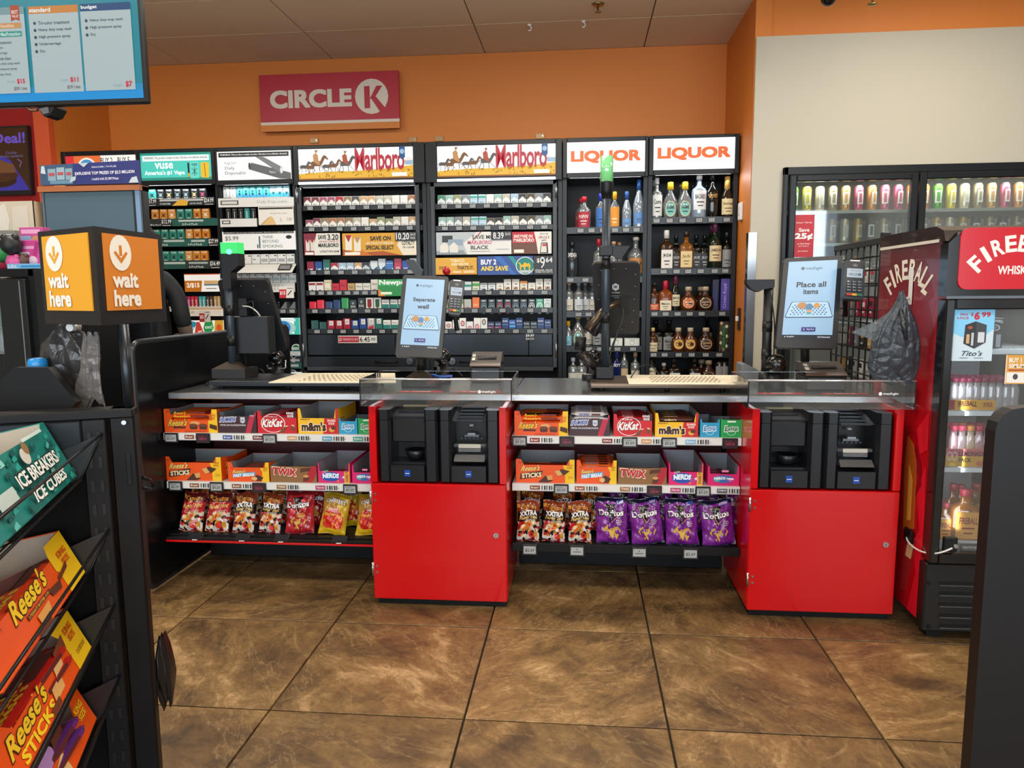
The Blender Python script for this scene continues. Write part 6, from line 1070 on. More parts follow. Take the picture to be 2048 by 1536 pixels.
def terminal(LL, LR, UR_, UL_, lab):
    base = (Vec(LL)+Vec(LR))/2; t = thing('card_terminal', lab, 'card terminal', base); G = M('#2c3238', .4)
    cm = [('p', [(.02, .8), (.1, .98), (.22, 1), (.78, 1), (.9, .98), (.98, .8)], M('#23282d', .35)), ('r', .25, .965, .72, .998, M('#d8dadc', .3)), ('r', .12, .55, .88, .78, M('#b9cad8', .3, 0, .55)), ('t', 'Welcome to', .3, .71, .8, .745, M('#5a6a7a'), {'res': 1}), ('t', 'CIRCLE', .2, .6, .62, .66, M('#44505c'), {'b': .02, 'res': 1}), ('c', .73, .63, .08, .034, M('#2c3a48')), ('t', 'K', .7, .612, .76, .648, M('#c8d4e0'), {'b': .03}),
          ('o', .5, .86, .12, .035, .2, M('#8a9298')), ('l', [(.46, .86), (.54, .86)], .03, M('#c8ccd0'), .5)]
    for j in range(4):
        for i in range(3): cm += [('r', .14+.26*i, .42-.075*j, .34+.26*i, .465-.075*j, M('#3b4249')), ('t', str(j*3+i+1) if j < 3 else '*0#'[i], .17+.26*i, .427-.075*j, .22+.26*i, .458-.075*j, M('#e8ecf0'), {'res': 1}), ('r', .25+.26*i, .435-.075*j, .31+.26*i, .447-.075*j, M('#a8b0b8'))]
    cm += [('r', .12, .08, .36, .135, M('#b83434')), ('r', .38, .08, .62, .135, M('#d8a030')), ('r', .64, .08, .88, .135, M('#1f7a58'))]
    o, q, n = slab(t, 'housing', LL, LR, UR_, UL_, .028, G, cm, c=.014)
    mb = MB(); c0 = q(.5, .3, -.03); mb.tube([c0, c0-n*.05, Vec((c0.x, c0.y+.05, base.z-.08))], .011, BLK, 8); put('bracket', mb, t, world=True)
    return t
def printer(x0, x1, y0, zb, zt_, dpt, lab, rz=0):
    w_ = x1-x0; h = zt_-zb; t = thing('receipt_printer', lab, 'printer', (x0, y0, zb), rz); G = M('#202225', .3)
    put('body', MB().box((0, 0, 0), (w_, dpt, h*.56), G, .008).prism([(0, .006, h*.56), (w_, .006, h*.56), (w_, dpt, h*.56), (0, dpt, h*.56)][::1], (0, .0, h*.1), G), t)
    put('lid', MB().prism([(0, .004, h*.62), (0, dpt*.6, h), (0, dpt, h), (0, dpt, h*.62)], (w_, 0, 0), M('#4a4440', .3)).prism([(-.0, .0, h*.56), (-.0, -.003, h*.6), (0, .012, h*.68), (0, .02, h*.6)], (w_, 0, 0), M('#5a4438', .3)), t, label='brown-grey sloping lid')
    q = qmap((w_*.22, dpt*.26, h*.62+(h*.38)*.40), (w_*.84, dpt*.26, h*.62+(h*.38)*.40), (w_*.84, dpt*.42, h*.62+(h*.38)*.68), (w_*.22, dpt*.42, h*.62+(h*.38)*.68))
    k = MB(); k.art(q, [('r', 0, 0, 1, 1, BLK2)]+[('r', .06+.09*i, .2, .12+.09*i, .8, M('#3a3c3e')) for i in range(10)], .002); put('paper_slot', k, t)
    put('buttons', MB().art(qmap((w_*.04, dpt*.2, h*.62+h*.38*.32), (w_*.14, dpt*.2, h*.62+h*.38*.32), (w_*.14, dpt*.5, h*.62+h*.38*.83), (w_*.04, dpt*.5, h*.62+h*.38*.83)), [('r', 0, 0, 1, .45, M('#c8c4bc')), ('r', 0, .55, 1, 1, M('#a8a8a4'))], .002), t)
    return t
def ballscan(p, r, lab, lens=None, bracket=False, zb=CZ):
    t = thing('ball_scanner', lab, 'scanner', (p.x, p.y, zb)); G = M('#0c0b0a', .22); z = p.z-zb
    put('head', MB().ball((0, 0, z), r, G, 24), t)
    put('foot', MB().lathe([(r*.95, 0), (r, .006), (r*.9, .03), (r*.5, max(.032, z-r*.8))], BLK, 20), t)
    if lens: put('lens', MB().cyl(tuple(Vec(lens)*r*.55+Vec((0, -r*.62, z))), r*.62, .02, M('#3a0c0c', .05), 20, 'y').cyl(tuple(Vec(lens)*r*.55+Vec((0, -r*.64, z))), r*.66, .012, M('#8a8078', .2, .8), 20, 'y'), t, label='dark glass window with a painted red reflection')  # the red stands for a reflection, put into the glass colour
    if bracket: put('bracket', MB().tube([(-r*1.15, -.01, z-r*.9), (-r*1.05, -.01, z-r*1.3), (r*.95, -.01, z-r*1.3), (r*1.25, -.01, z-r*1.15), (r*1.25, -.01, z-.01)], .005, M('#c8ccce', .2, 1), 8), t, label='bent steel bracket')
    return t
def cable(pts, lab, r=.003, col='#101214', base=None):
    P = [Vec(p) for p in pts]; out = []
    for i in range(len(P)-1):
        p0 = P[max(0, i-1)]; p1 = P[i]; p2 = P[i+1]; p3 = P[min(len(P)-1, i+2)]
        for k in range(6):
            s = k/6; out.append(.5*((2*p1)+(-p0+p2)*s+(2*p0-5*p1+4*p2-p3)*s*s+(-p0+3*p1-3*p2+p3)*s**3))
    out.append(P[-1]); return put('cable', MB().tube(out, r, M(col, .4), 6), loc=P[0], world=True, label=lab, cat='cable')
CREAM = M('#e8dcc0', .45, bump=.2, bscale=300)
def scantray(FL, FR, BR, BL, bx0, bx1, yf, dark, lab, holes):
    """low scanning bench with a cream perforated plate; pixel corners of the plate"""
    z = CZ+.045; c = [WZ(*p, z) for p in (FL, FR, BR, BL)]; yb = max(c[2].y, c[3].y)+.02
    t = thing('scanning_bench', lab, 'scanner tray', (bx0, yf, CZ)); fm = M('#24282c', .35, .4) if dark else M('#5a4c40', .3, .6)
    put('frame', MB().box((bx0, yf, CZ+.014), (bx1, yb, z-.006), fm, .003).box((bx0+.002, yf-.004, CZ+.026), (bx1, yf, CZ+.034), M('#3a3f44' if dark else '#8a7460', .25, .7)), t, world=True)
    for x in (bx0+.05, (bx0+bx1)/2, bx1-.1): put('foot', MB().cyl((x, yf+.03, CZ), .012, .016, BLK2, 10), t, world=True)
    pl = MB().prism(c, (0, 0, -.004), CREAM); q = qmap(*c); put('perforated_plate', pl, t, world=True, label='cream perforated plate')
    h = MB(); nx, ny = holes
    for j in range(ny):
        for i in range(nx): h.art(q, [('p', [(.2+.6*(i+.5*(j % 2))/nx, .14+.72*j/ny), (.2+.6*(i+.5*(j % 2)+.5)/nx, .14+.72*j/ny), (.2+.6*(i+.5*(j % 2)+.5)/nx, .14+.72*(j+.5)/ny), (.2+.6*(i+.5*(j % 2))/nx, .14+.72*(j+.5)/ny)], M('#8f8468' if not dark else '#a89a74'))], .0006)
    put('hole_pattern', h, t, world=True, kind='stuff'); return t
xb0 = W(400, 772, 3.34).x
scantray((537, 764.5), (792, 764.5), (790, 746), (598, 746), W(418, 775, 3.33).x, W(742, 775, 3.33).x-.03, 3.33, True, 'dark low scanning bench with cream plate on the counter beside the end panel', (14, 7))
scantray((1257.6, 766.6), (1496.6, 767.6), (1470, 750.3), (1252, 749.5), W(1181, 780, 3.33).x, W(1492, 780, 3.33).x, 3.32, False, 'brown-edged scanning bench with cream plate on the counter before the liquor cabinets', (16, 6))
PM = M('#38424c', .35, .4)
def rearmonitor(LL, LR, UR_, UL_, lab, hexa=False, box=None):
    base = (Vec(LL)+Vec(LR))/2; t = thing('kiosk_monitor', lab, 'monitor', base)
    cm = [('r', .06, .05, .94, .95, M('#191c20', .4))]
    for x, y in ((.18, .9), (.45, .92), (.7, .92), (.9, .84), (.9, .68), (.88, .5), (.87, .34), (.84, .18), (.6, .07), (.3, .07), (.12, .7), (.1, .5), (.1, .25)): cm.append(('c', x, y, .009, .005, M('#b8bcc0')))
    if hexa: cm += [('p', [(.48, .62), (.55, .645), (.55, .70), (.48, .725), (.41, .70), (.41, .645)], M('#b8bec4')), ('l', [(.48, .64), (.48, .71)], .008, M('#20242a'), 1), ('l', [(.43, .655), (.53, .695)], .008, M('#20242a'), 1.5), ('l', [(.53, .655), (.43, .695)], .008, M('#20242a'), 1.5), ('t', 'mashgin', .4, .585, .57, .605, M('#c8ccd0'), {'res': 1}), ('r', .38, .545, .62, .552, M('#8a9096')), ('r', .44, .52, .55, .527, M('#8a9096')), ('p', [(.55, .28), (.78, .28), (.8, .35), (.72, .42), (.78, .5), (.76, .55), (.55, .55)], M('#0c0e10'))]
    o, q, n = slab(t, 'rear_shell', LL, LR, UR_, UL_, .03, M('#1c1f23', .4), cm, c=.02)
    return t, q, n
# left kiosk: pole with green status light, rear-facing monitor, junction box
yp = 3.56
def pole(u, v0, vtop, r, y, lab, light=None, cone=False, zb=CZ, wedge=None, col=PM):
    p0 = W(u, v0, y); p1 = W(u, vtop, y); t = thing('sensor_pole', lab, 'pole', (p0.x, y, zb)); z1 = p1.z-zb
    put('tube', MB().cyl((0, 0, 0), r, z1, col, 20), t)
    for f in (.28, .55): put('collar', MB().cyl((0, 0, z1*f), r*1.07, .05, BLK, 18), t)
    return t, p0, p1
# 1st
p = W(467, 763, 3.5); t, p0, p1 = pole(467, 764, 545, .0195, 3.5, 'slim dark pole with square green light near the black end panel')
a, b = W(449, 545, 3.5), W(482, 487, 3.5); cx_ = p0.x
zq = lambda v: W(467, v, 3.5).z-CZ-.04
xq = lambda u: W(u, 520, 3.5).x-cx_
put('camera_head', MB().prism([(xq(449), -.035, zq(578)), (xq(466), -.035, zq(578)), (xq(466), -.035, zq(545)), (xq(483), -.035, zq(532)), (xq(483), -.035, zq(508)), (xq(449), -.035, zq(508))], (0, .07, 0), BLK), t)
put('green_light', MB().box((xq(449), -.038, zq(508)), (xq(483), .036, zq(485.5)), M('#37d96c', .4, 0, .95), .002).ball(((xq(449)+xq(483))/2, -.03, zq(504)), .018, M('#86f0dc', .4, 0, 1.1), 12, .8), t, label='glowing green status light')
put('base', MB().prism([(-.075, -.07, 0), (.095, -.07, 0), (.095, .08, 0), (-.075, .08, 0)], (0, 0, .045), M('#26221f', .35)).prism([(-.075, -.07, .045), (.095, -.07, .045), (.03, -.005, .075), (-.03, -.005, .075)], (0, .03, 0), M('#33291f', .3)), t)
t.location.z = CZ+.04
rm, q, n = rearmonitor(W(466, 700, 3.7), W(574, 703, 3.7), W(534, 559.5, 3.56), W(434.5, 560, 3.56), 'black monitor seen from behind, tilted, on the kiosk near the end panel')
put('junction_box', MB().box((W(467, 640, 3.56).x, 3.53, W(467, 709, 3.5).z), (W(540, 640, 3.56).x, 3.62, W(467, 633, 3.5).z), M('#171a1f', .45), .004).box((W(471, 600, 3.5).x, 3.53, W(471, 632, 3.5).z), (W(487, 600, 3.5).x, 3.6, W(471, 597, 3.5).z), BLK), rm, world=True, label='black plastic junction box')
p = W(498, 740, 3.6); put('stand', MB().box((W(470, 740, 3.6).x, 3.58, CZ+.04), (W(497, 740, 3.6).x, 3.62, W(470, 700, 3.6).z), BLK2, .004), rm, world=True)
P5 = lambda u, v, y=3.48: W(u, v, y)
cable([P5(485, 612), P5(500, 614), P5(512, 622), P5(520, 632, 3.5)], 'short white cable clipped behind the end panel side monitor', .0035, '#c8c8c4')
cable([P5(478, 620), P5(494, 606), P5(505, 603), P5(508, 625), P5(514, 630, 3.5)], 'thin black cable looping behind the end panel side monitor')
cable([WZ(430, 771, CZ+.004), WZ(412, 770, CZ+.006), WZ(418, 763, CZ+.01), P5(445, 758, 3.5)], 'thin black cable on the steel counter by the first pole base')
cable([P5(490, 758, 3.55), P5(500, 745, 3.6), P5(520, 738, 3.62), P5(528, 748, 3.62), P5(515, 756, 3.6), P5(498, 752, 3.58)], 'tangled black cable between pole base and steel bracket scanner')
ballscan(W(553, 716, 3.76), .042, 'black ball scanner in a steel bracket beside the rear-facing monitor', None, True)
# centre kiosk
t = thing('kiosk_monitor', 'kiosk touchscreen reading Separate well on the counter', 'monitor', (W(845, 750, 3.5).x, 3.5, CZ))
C4 = (W(790, 712, 3.38), W(883, 716, 3.40), W(897.5, 553, 3.53), W(806, 549.5, 3.51))
o, q, n = slab(t, 'screen_housing', *C4, .035, M('#2a2c2f', .4), scr_cmds('Separate', 'well', (.09, .095, .92, .955)), c=.012)
cb = W(850, 745, 3.5)
put('neck', MB().cyl((cb.x-.02, 3.5, CZ+.05), .022, .2, BLK, 14).tube([(cb.x-.02, 3.5, CZ+.24), (q(.5, .3, -.04))], .02, BLK, 10), t, world=True)
put('base', MB().box((cb.x-.1, 3.42, CZ), (cb.x+.07, 3.58, CZ+.035), M('#201d1b', .35), .004).prism([(cb.x-.1, 3.42, CZ+.035), (cb.x+.07, 3.42, CZ+.035), (cb.x+.0, 3.49, CZ+.075), (cb.x-.045, 3.49, CZ+.075)], (0, .03, 0), M('#302822', .3)), t, world=True)
a = W(842, 552, 3.53); put('camera_arm', MB().prism([W(812, 519, 3.53), W(826, 519, 3.53), W(845, 541, 3.53), W(843, 552, 3.53), W(830, 550, 3.53), W(813, 528, 3.53)][::-1], (0, .03, 0), M('#26292c', .4)), t, world=True)
put('red_knob', MB().ball(W(893, 542, 3.56), .02, M('#a8101c', .15), 14), t, world=True, label='small shiny red knob')
terminal(W(896, 628, 3.42), W(921, 631, 3.43), W(931, 561, 3.5), W(899, 558.5, 3.49), 'grey card terminal with keypad beside the Separate well screen')
ballscan(W(884, 714, 3.6), .044, 'black ball scanner just behind the Separate well screen')
a, b = W(940, 752, 3.62), W(1001, 752, 3.62)
printer(a.x, b.x, 3.62, CZ, CZ+.145, .15, 'dark receipt printer with brown lid right of the Separate well screen', 0)
cable([WZ(868, 757, CZ+.004), P5(880, 742, 3.5), P5(905, 737, 3.5), P5(925, 752, 3.45)], 'black cable arching in front of the receipt printer by the Separate well screen')
cable([P5(858, 752, 3.5), P5(868, 750, 3.47), P5(880, 753, 3.45), P5(905, 752, 3.45)], 'short blue cable at the foot of the Separate well screen', .006, '#2a56a0')
# second kiosk: tall pole with green cylinder, arm, monitor back
YP = 3.5
t, p0, p1 = pole(1210, 757, 372, .0195, YP, 'tall dark pole topped by a glowing green cylinder before the liquor cabinets'); t.location.z = CZ+.04
zq = lambda v: W(1210, v, YP).z-CZ-.04; px = W(1213, 365, YP).x-p0.x
put('cone', MB().lathe([(.02, zq(398)), (.028, zq(382)), (.031, zq(366)), (.031, zq(364))], BLK, 20), t)
put('green_light', MB().cyl((0, 0, zq(364)), .03, zq(313)-zq(364), GL('#9af0a8', .25, .12), 20).lathe([(.026, zq(362)), (.024, zq(345)), (.012, zq(330)), (.002, zq(316))], M('#2fe06a', .4, 0, .9), 16), t, label='glowing green status cylinder')
put('camera_head', MB().box((-.032, -.028, zq(512)), (.03, .028, zq(492)), BLK, .003).prism([(.03, -.025, zq(510)), (.03, -.025, zq(493)), (.11, -.025, zq(493)), (.07, -.025, zq(518)), (.05, -.025, zq(518))], (0, .05, 0), BLK), t)
put('base', MB().box((-.045, -.045, -.0), (.04, .045, .055), BLK, .004), t)
rm, q, n = rearmonitor(W(1192, 667, 3.68), W(1278, 668.7, 3.68), W(1281, 525, 3.56), W(1183.5, 526.5, 3.56), 'black monitor seen from behind with white hexagon logo, before the liquor cabinets', True)
A = lambda u, v, y=3.5: W(u, v, y)
t = thing('monitor_arm', 'jointed black monitor arm curving from the counter behind the tall green-lit pole', 'arm', (W(1180, 750, 3.5).x, 3.5, CZ+.04))
put('upper_arm', MB().tube([A(1238, 604, 3.6), A(1205, 622, 3.56), A(1175, 660, 3.52)], [.016, .018, .02], M('#5a4c3c', .25, .6), 12).tube([A(1212, 630, 3.58), A(1186, 668, 3.54)], .022, BLK, 12), t, world=True)
put('elbow', MB().tube([A(1162, 674), A(1160, 700)], .026, BLK, 16), t, world=True)
put('lower_arm', MB().tube([A(1160, 704), A(1176, 722), A(1196, 736)], [.026, .024, .022], M('#2c2624', .25, .4), 12), t, world=True)
put('post', MB().tube([A(1196, 757), A(1196, 730)], .02, BLK, 14), t, world=True)
put('clamp', MB().cyl(tuple(A(1178, 757)-Vec((0, 0, .01))), .035, .03, BLK, 18).tube([A(1168, 749), A(1186, 750)], .004, CHROME, 6), t, world=True)
cable([A(1238, 612, 3.58), A(1246, 620, 3.56), A(1245, 640, 3.54), A(1236, 665, 3.52), A(1222, 700, 3.5), A(1216, 740, 3.5)], 'black cable bundle hanging down behind the hexagon logo monitor', .004)
cable([A(1225, 700, 3.55), A(1235, 660, 3.56), A(1240, 645, 3.58)], 'thin black cable tied to the hexagon logo monitor', .003)
cable([WZ(1262, 755, CZ+.05), P5(1278, 734, 3.6), P5(1300, 731, 3.6), P5(1318, 748, 3.55)], 'thin black cable arching over the cream tray before the liquor cabinets')
ballscan(W(1188, 712, 3.68), .036, 'dark ball scanner behind the elbow of the monitor arm', None)
# third station beside the whisky cooler
YQ = 3.45
t, p0, p1 = pole(1531, 757, 570, .021, YQ, 'matte black sensor pole with angled camera head beside the Place all items screen', col=M('#121315', .45))
zq = lambda v: W(1531, v, YQ).z-CZ; xq = lambda u: W(u, 570, YQ).x-p0.x
put('camera_head', MB().prism([(xq(1491), -.03, zq(559)), (xq(1491), -.03, zq(567)), (xq(1500), -.03, zq(578)), (xq(1514), -.03, zq(584)), (xq(1524), -.03, zq(579)), (xq(1546), -.03, zq(575)), (xq(1546), -.03, zq(559))], (0, .06, 0), BLK), t)
put('base', MB().cyl((0, 0, 0), .032, .08, BLK, 18), t)
cable([A(1540, 580, 3.42), A(1545, 610, 3.42), A(1549, 650, 3.43), A(1548, 700, 3.45), A(1545, 735, 3.45)], 'thin black cable hanging from the matte pole camera head')
t = thing('kiosk_monitor', 'kiosk touchscreen reading Place all items beside the whisky cooler', 'monitor', (W(1615, 750, 3.5).x, 3.5, CZ))
C4 = (W(1551, 695, 3.36), W(1673.5, 697, 3.38), W(1686.5, 511, 3.5), W(1568.5, 516.5, 3.48))
o, q, n = slab(t, 'screen_housing', *C4, .035, M('#2a2c2f', .4), scr_cmds('Place all', 'items', (.085, .095, .91, .955)), c=.014)
put('stand', MB().tube([q(.5, .25, -.04), W(1610, 722, 3.52), (W(1612, 740, 3.55).x, 3.55, CZ+.02)], .02, BLK, 10).box((W(1585, 740, 3.5).x, 3.48, CZ), (W(1650, 740, 3.5).x, 3.62, CZ+.02), BLK, .004), t, world=True)
terminal(W(1686, 597, 3.36), W(1727, 600, 3.37), W(1731.5, 521, 3.43), W(1690, 519, 3.42), 'grey card terminal with keypad beside the Place all items screen')
ballscan(W(1552, 729, 3.4), .048, 'glossy ball scanner with red reflection painted on its window below the Place all items screen', (-.1, 0, .05))
a, b = W(1612, 757, 3.36), W(1695, 757, 3.36)
printer(a.x, b.x, 3.36, CZ, CZ+.12, .17, 'black receipt printer under the Place all items screen', 0)
a = W(1478, 750, 3.65); t = thing('desk_device', 'rounded grey device at the back of the counter beside the matte pole', 'device', (a.x, 3.6, CZ))
put('shell', MB().prism([(0, 0, 0), (.1, 0, 0), (.1, 0, .045), (.07, 0, .075), (.02, 0, .1), (0, 0, .095)], (0, .12, 0), M('#6c7072', .4)), t); put('port', MB().cyl((.085, -.004, .04), .009, .006, CHROME, 10, 'y'), t)
# ================= GRID RACK =================
gx = 1.375; gy0, gy1 = 3.52, 4.12; gzt = WX(1672, 492, gx).z
gy1 = WX(1672, 492, gx).y
t = thing('grid_rack', 'black wire grid rack hung with small packets behind the whisky cooler', 'rack', (gx, gy0, .02))
put('post', MB().box((gx-.018, gy0-.02, .02), (gx+.018, gy0+.012, gzt+.02), BLK, .002), t, world=True)
put('top_rail', MB().box((gx-.01, gy0, gzt-.03), (gx+.01, gy1, gzt), BLK, .002), t, world=True)
nv, nh = 8, 24
for i in range(nv+1): put('vertical_wire', MB().tube([(gx, gy0+(gy1-gy0)*i/nv, .03), (gx, gy0+(gy1-gy0)*i/nv, gzt)], .0045, BLK2, 6), t, world=True)
for j in range(nh): put('horizontal_wire', MB().tube([(gx-.005, gy0, .08+(gzt-.1)*j/nh), (gx-.005, gy1, .08+(gzt-.1)*j/nh)], .004, BLK2, 6), t, world=True)
rg = random.Random(5); cols = [('#a8a8a4', 'grey'), ('#b02040', 'red'), ('#2a2c30', 'black'), ('#c8a060', 'gold'), ('#7a3450', 'plum'), ('#e0dcd4', 'white'), ('#8a8c90', 'silver')]
sh = []
for j in range(6):
    z = gzt-.10-.155*(j+1)+.04; sz = z
    put('tier', MB().box((gx+.012, gy0+.01, z-.006), (gx+.13, gy1-.01, z), M('#2c2e32', .4)), t, world=True)
    for k in range(7):
        c, cn = rg.choice(cols); y = gy0+.045+(gy1-gy0-.09)*k/6; hh = .085+.02*rg.random()
        mb = MB().box((.02, -.022, 0), (.045, .022, hh), M(c, .35), .002).art(fmap((.02, .022, 0), (0, -.044, 0), (0, 0, hh)), [('r', .1, .55, .9, .8, M(rg.choice(['#e8e4dc', '#c02a3c', '#d8a040', '#222222']))), ('r', .2, .2, .8, .3, M('#e0e0e0'))], .0004)
        put('packet', mb, loc=(gx+.02, y, z), label='%s packet, %s from the cooler on the %s tier of the wire grid rack' % (cn, nth(k), nth(j)), cat='packet', group='packets on the wire grid rack')
# ================= FIREBALL COOLER =================
FX0, FX1, FY0, FY1, FZ = 1.34, 1.81, 2.88, 3.47, 1.60
FB = M('#0b0c0e', .18, 0, 0, .5, .4); FR = M('#a80f1c', .3, 0, 0, .5, .3)
t = thing('whisky_cooler', 'glass-door cooler with red FIREBALL side wrap and lit header', 'cooler', (FX0, FY0, 0)); FC = t
zh0, zh1 = W(1915, 592, FY0).z, FZ
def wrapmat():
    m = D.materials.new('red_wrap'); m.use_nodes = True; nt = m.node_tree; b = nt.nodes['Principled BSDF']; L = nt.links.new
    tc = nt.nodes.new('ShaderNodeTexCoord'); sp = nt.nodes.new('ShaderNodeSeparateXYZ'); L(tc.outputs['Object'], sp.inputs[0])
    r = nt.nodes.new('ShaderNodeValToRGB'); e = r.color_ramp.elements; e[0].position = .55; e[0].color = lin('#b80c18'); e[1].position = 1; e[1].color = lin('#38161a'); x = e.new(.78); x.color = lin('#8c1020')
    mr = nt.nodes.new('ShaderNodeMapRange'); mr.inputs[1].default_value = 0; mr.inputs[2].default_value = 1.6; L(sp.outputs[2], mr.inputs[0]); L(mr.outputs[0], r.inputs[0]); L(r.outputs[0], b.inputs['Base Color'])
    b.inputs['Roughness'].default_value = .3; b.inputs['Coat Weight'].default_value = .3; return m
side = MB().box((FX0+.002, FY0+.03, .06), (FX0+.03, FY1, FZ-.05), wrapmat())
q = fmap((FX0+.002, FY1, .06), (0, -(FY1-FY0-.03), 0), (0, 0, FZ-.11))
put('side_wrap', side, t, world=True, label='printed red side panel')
def arctext(mp, word, cx, cy, rx, ry, a0, a1, h, w_, col, tilt=1.0, extra={}):
    cm = []; n = len(word)
    for i, ch in enumerate(word):
        f = (i+.5)/n; a = math.radians(a0+(a1-a0)*f); x = cx+rx*math.cos(a); y = cy+ry*math.sin(a); rot = (a-PI/2)*tilt
        vs, fs = textmesh(ch, .03, 3); ww = w_*(.45 if ch == 'I' else 1)
        def mapc(px_, py_, e, x=x, y=y, rot=rot, ww=ww):
            dx, dy = (px_-.5)*ww, (py_-.5)*h; k = ry/rx
            return mp(x+dx*math.cos(rot)-dy*math.sin(rot)/k, y+dx*math.sin(rot)*k+dy*math.cos(rot), e)
        cm.append((vs, fs, mapc))
    mb = MB()
    for vs, fs, mc in cm: mb.add([mc(a, b, .0012) for a, b in vs], fs, col)
    return mb
WT = M('#e4dcc8', .45)
mb = arctext(q, 'FIREBALL', .52, .855, .36, .075, 165, 15, .055, .095, WT, .55)
put('side_lettering', mb, t, world=True, label='arched cream lettering')
mb = MB().art(q, [('p', [(.82, .0), (.98, .0), (1, .28), (.98, .42), (.86, .34), (.94, .24), (.86, .2), (.92, .12)], M('#d8182c', .3)), ('p', [(.02, .5), (.1, .62), (.14, .56), (.2, .66), (.22, .52), (.1, .44), (.02, .42)], M('#9a1222', .3)), ('p', [(.8, .5), (.98, .56), (.99, .46), (.88, .44)], M('#d81c2c', .3)),
    ('p', [(.72, .40), (.8, .46), (.9, .42), (.93, .36), (.84, .32), (.88, .38), (.8, .4)], M('#8c0e1c', .3))], .0008); put('side_print', mb, t, world=True, label='dark red flame print', kind='stuff')
# lower sticker shapes on the wrap (orange board and label strip)
lp_ = [WX(u, v, FX0-.002) for u, v in ((1806, 1058), (1826, 1058), (1832, 930), (1826, 890), (1815, 872), (1808, 940))]
put('side_graphic', MB().prism(lp_, (.003, 0, 0), M('#b85c1c', .35)).prism([WX(u, v, FX0-.003) for u, v in ((1813, 1040), (1820, 1040), (1824, 960), (1818, 930))], (.002, 0, 0), M('#e0a040', .35)).prism([WX(u, v, FX0-.002) for u, v in ((1800, 1178), (1808, 1182), (1822, 1130), (1832, 1082), (1812, 1060))], (.003, 0, 0), M('#a02024', .35)).prism([WX(u, v, FX0-.004) for u, v in ((1810, 1110), (1820, 1118), (1826, 1090), (1816, 1080))], (.002, 0, 0), M('#d8b080', .35)), t, world=True, label='orange bottle graphic')
put('cabinet_shell', MB().box((FX1-.03, FY0+.03, .06), (FX1, FY1, FZ-.05), FB).box((FX0+.03, FY1-.03, .06), (FX1-.03, FY1, FZ-.06), M('#cfd6da', .4)).box((FX0+.03, FY0+.05, .36), (FX1-.03, FY1-.03, .38), M('#cfd6da', .4)).box((FX0+.03, FY0+.04, zh0-.01), (FX1-.03, FY1-.03, zh0+.01), M('#cfd6da', .4)), t, world=True)
cap = [(FX0+.0, y, z) for y, z in ((FY1, FZ-.07), (FY1, FZ-.035), (FY0+.05, FZ-.005), (FY0, FZ-.02), (FY0-.01, FZ-.07))]
put('top_cap', MB().prism([(FX0, FY0+.0, FZ-.06), (FX0, FY0+.02, FZ-.02), (FX0, FY0+.08, FZ), (FX0, FY1, FZ), (FX0, FY1, FZ-.05)], (FX1-FX0, 0, 0), M('#2a1c18', .2, 0, 0, .5, .5)).box((FX0-.003, FY0+.05, FZ-.062), (FX0, FY1, FZ-.05), M('#d8cfc0', .3)), t, world=True)
hs = [(FX0, zh0), (FX1, zh0), (FX1, FZ-.03), (FX0+.04, FZ-.03), (FX0+.0, FZ-.07)]
sx0, sx1, sz0, sz1 = W(1915, 579, FY0-.03).x, FX1-.04, W(1915, 579, FY0-.03).z, W(1915, 456, FY0-.03).z
rr = []
for (x, z, a0) in ((sx0, sz0, 180), (sx1, sz0, 270), (sx1, sz1, 0), (sx0, sz1, 90)):
    sx_, sz_ = (1 if x == sx0 else -1), (1 if z == sz0 else -1)
    for k in range(5): a = math.radians(a0+22.5*k); rr.append((x+sx_*.03+.03*math.cos(a), FY0-.032, z+sz_*.03+.03*math.sin(a)))
put('header_frame', MB().prism([(x, FY0-.025, z) for x, z in hs], (0, .06, 0), FB), t, world=True)
put('lit_header', MB().prism(rr, (0, .01, 0), M('#e01c2c', .2, 0, .55)), t, world=True)
q = fmap((sx0, FY0-.032, sz0), (sx1-sx0, 0, 0), (0, 0, sz1-sz0)); WL = M('#f0e8dc', .3, 0, .8)
mb = arctext(q, 'FIREBALL', .5, .02, .42, .72, 155, 25, .27, .1, WL, .8); mb.art(q, [('t', 'WHISKY', .34, .24, .64, .38, WL, {'b': .03, 'res': 3})], .001); put('header_lettering', mb, t, world=True)
# door
dz0, dz1 = W(1880, 1122, FY0).z, zh0-.01; gx0 = W(1905, 700, FY0-.03).x; gz0, gz1 = W(1900, 1106, FY0-.03).z, W(1905, 619, FY0-.03).z
dm = MB().box((FX0, FY0-.035, dz0), (gx0, FY0+.03, dz1), FB, .006).box((FX1-.06, FY0-.035, dz0), (FX1, FY0+.03, dz1), FB, .006).box((gx0, FY0-.035, dz0), (FX1-.06, FY0+.03, gz0), FB, .004).box((gx0, FY0-.035, gz1), (FX1-.06, FY0+.03, dz1), FB, .004)
d = put('door', dm, t, world=True)
put('door_glass', MB().box((gx0, FY0-.012, gz0), (FX1-.06, FY0-.008, gz1), CLEAR), d, world=True)
area('cooler_lamp_light', ((FX0+FX1)/2, FY0+.12, zh0-.03), (0, 0, 0), .4, .1, 2, (.9, .95, 1)); area('cooler_side_light', (FX0+.13, FY0+.06, (gz0+gz1)/2), (PI/2, 0, -.5), .04, .8, .5, (.9, .95, 1))
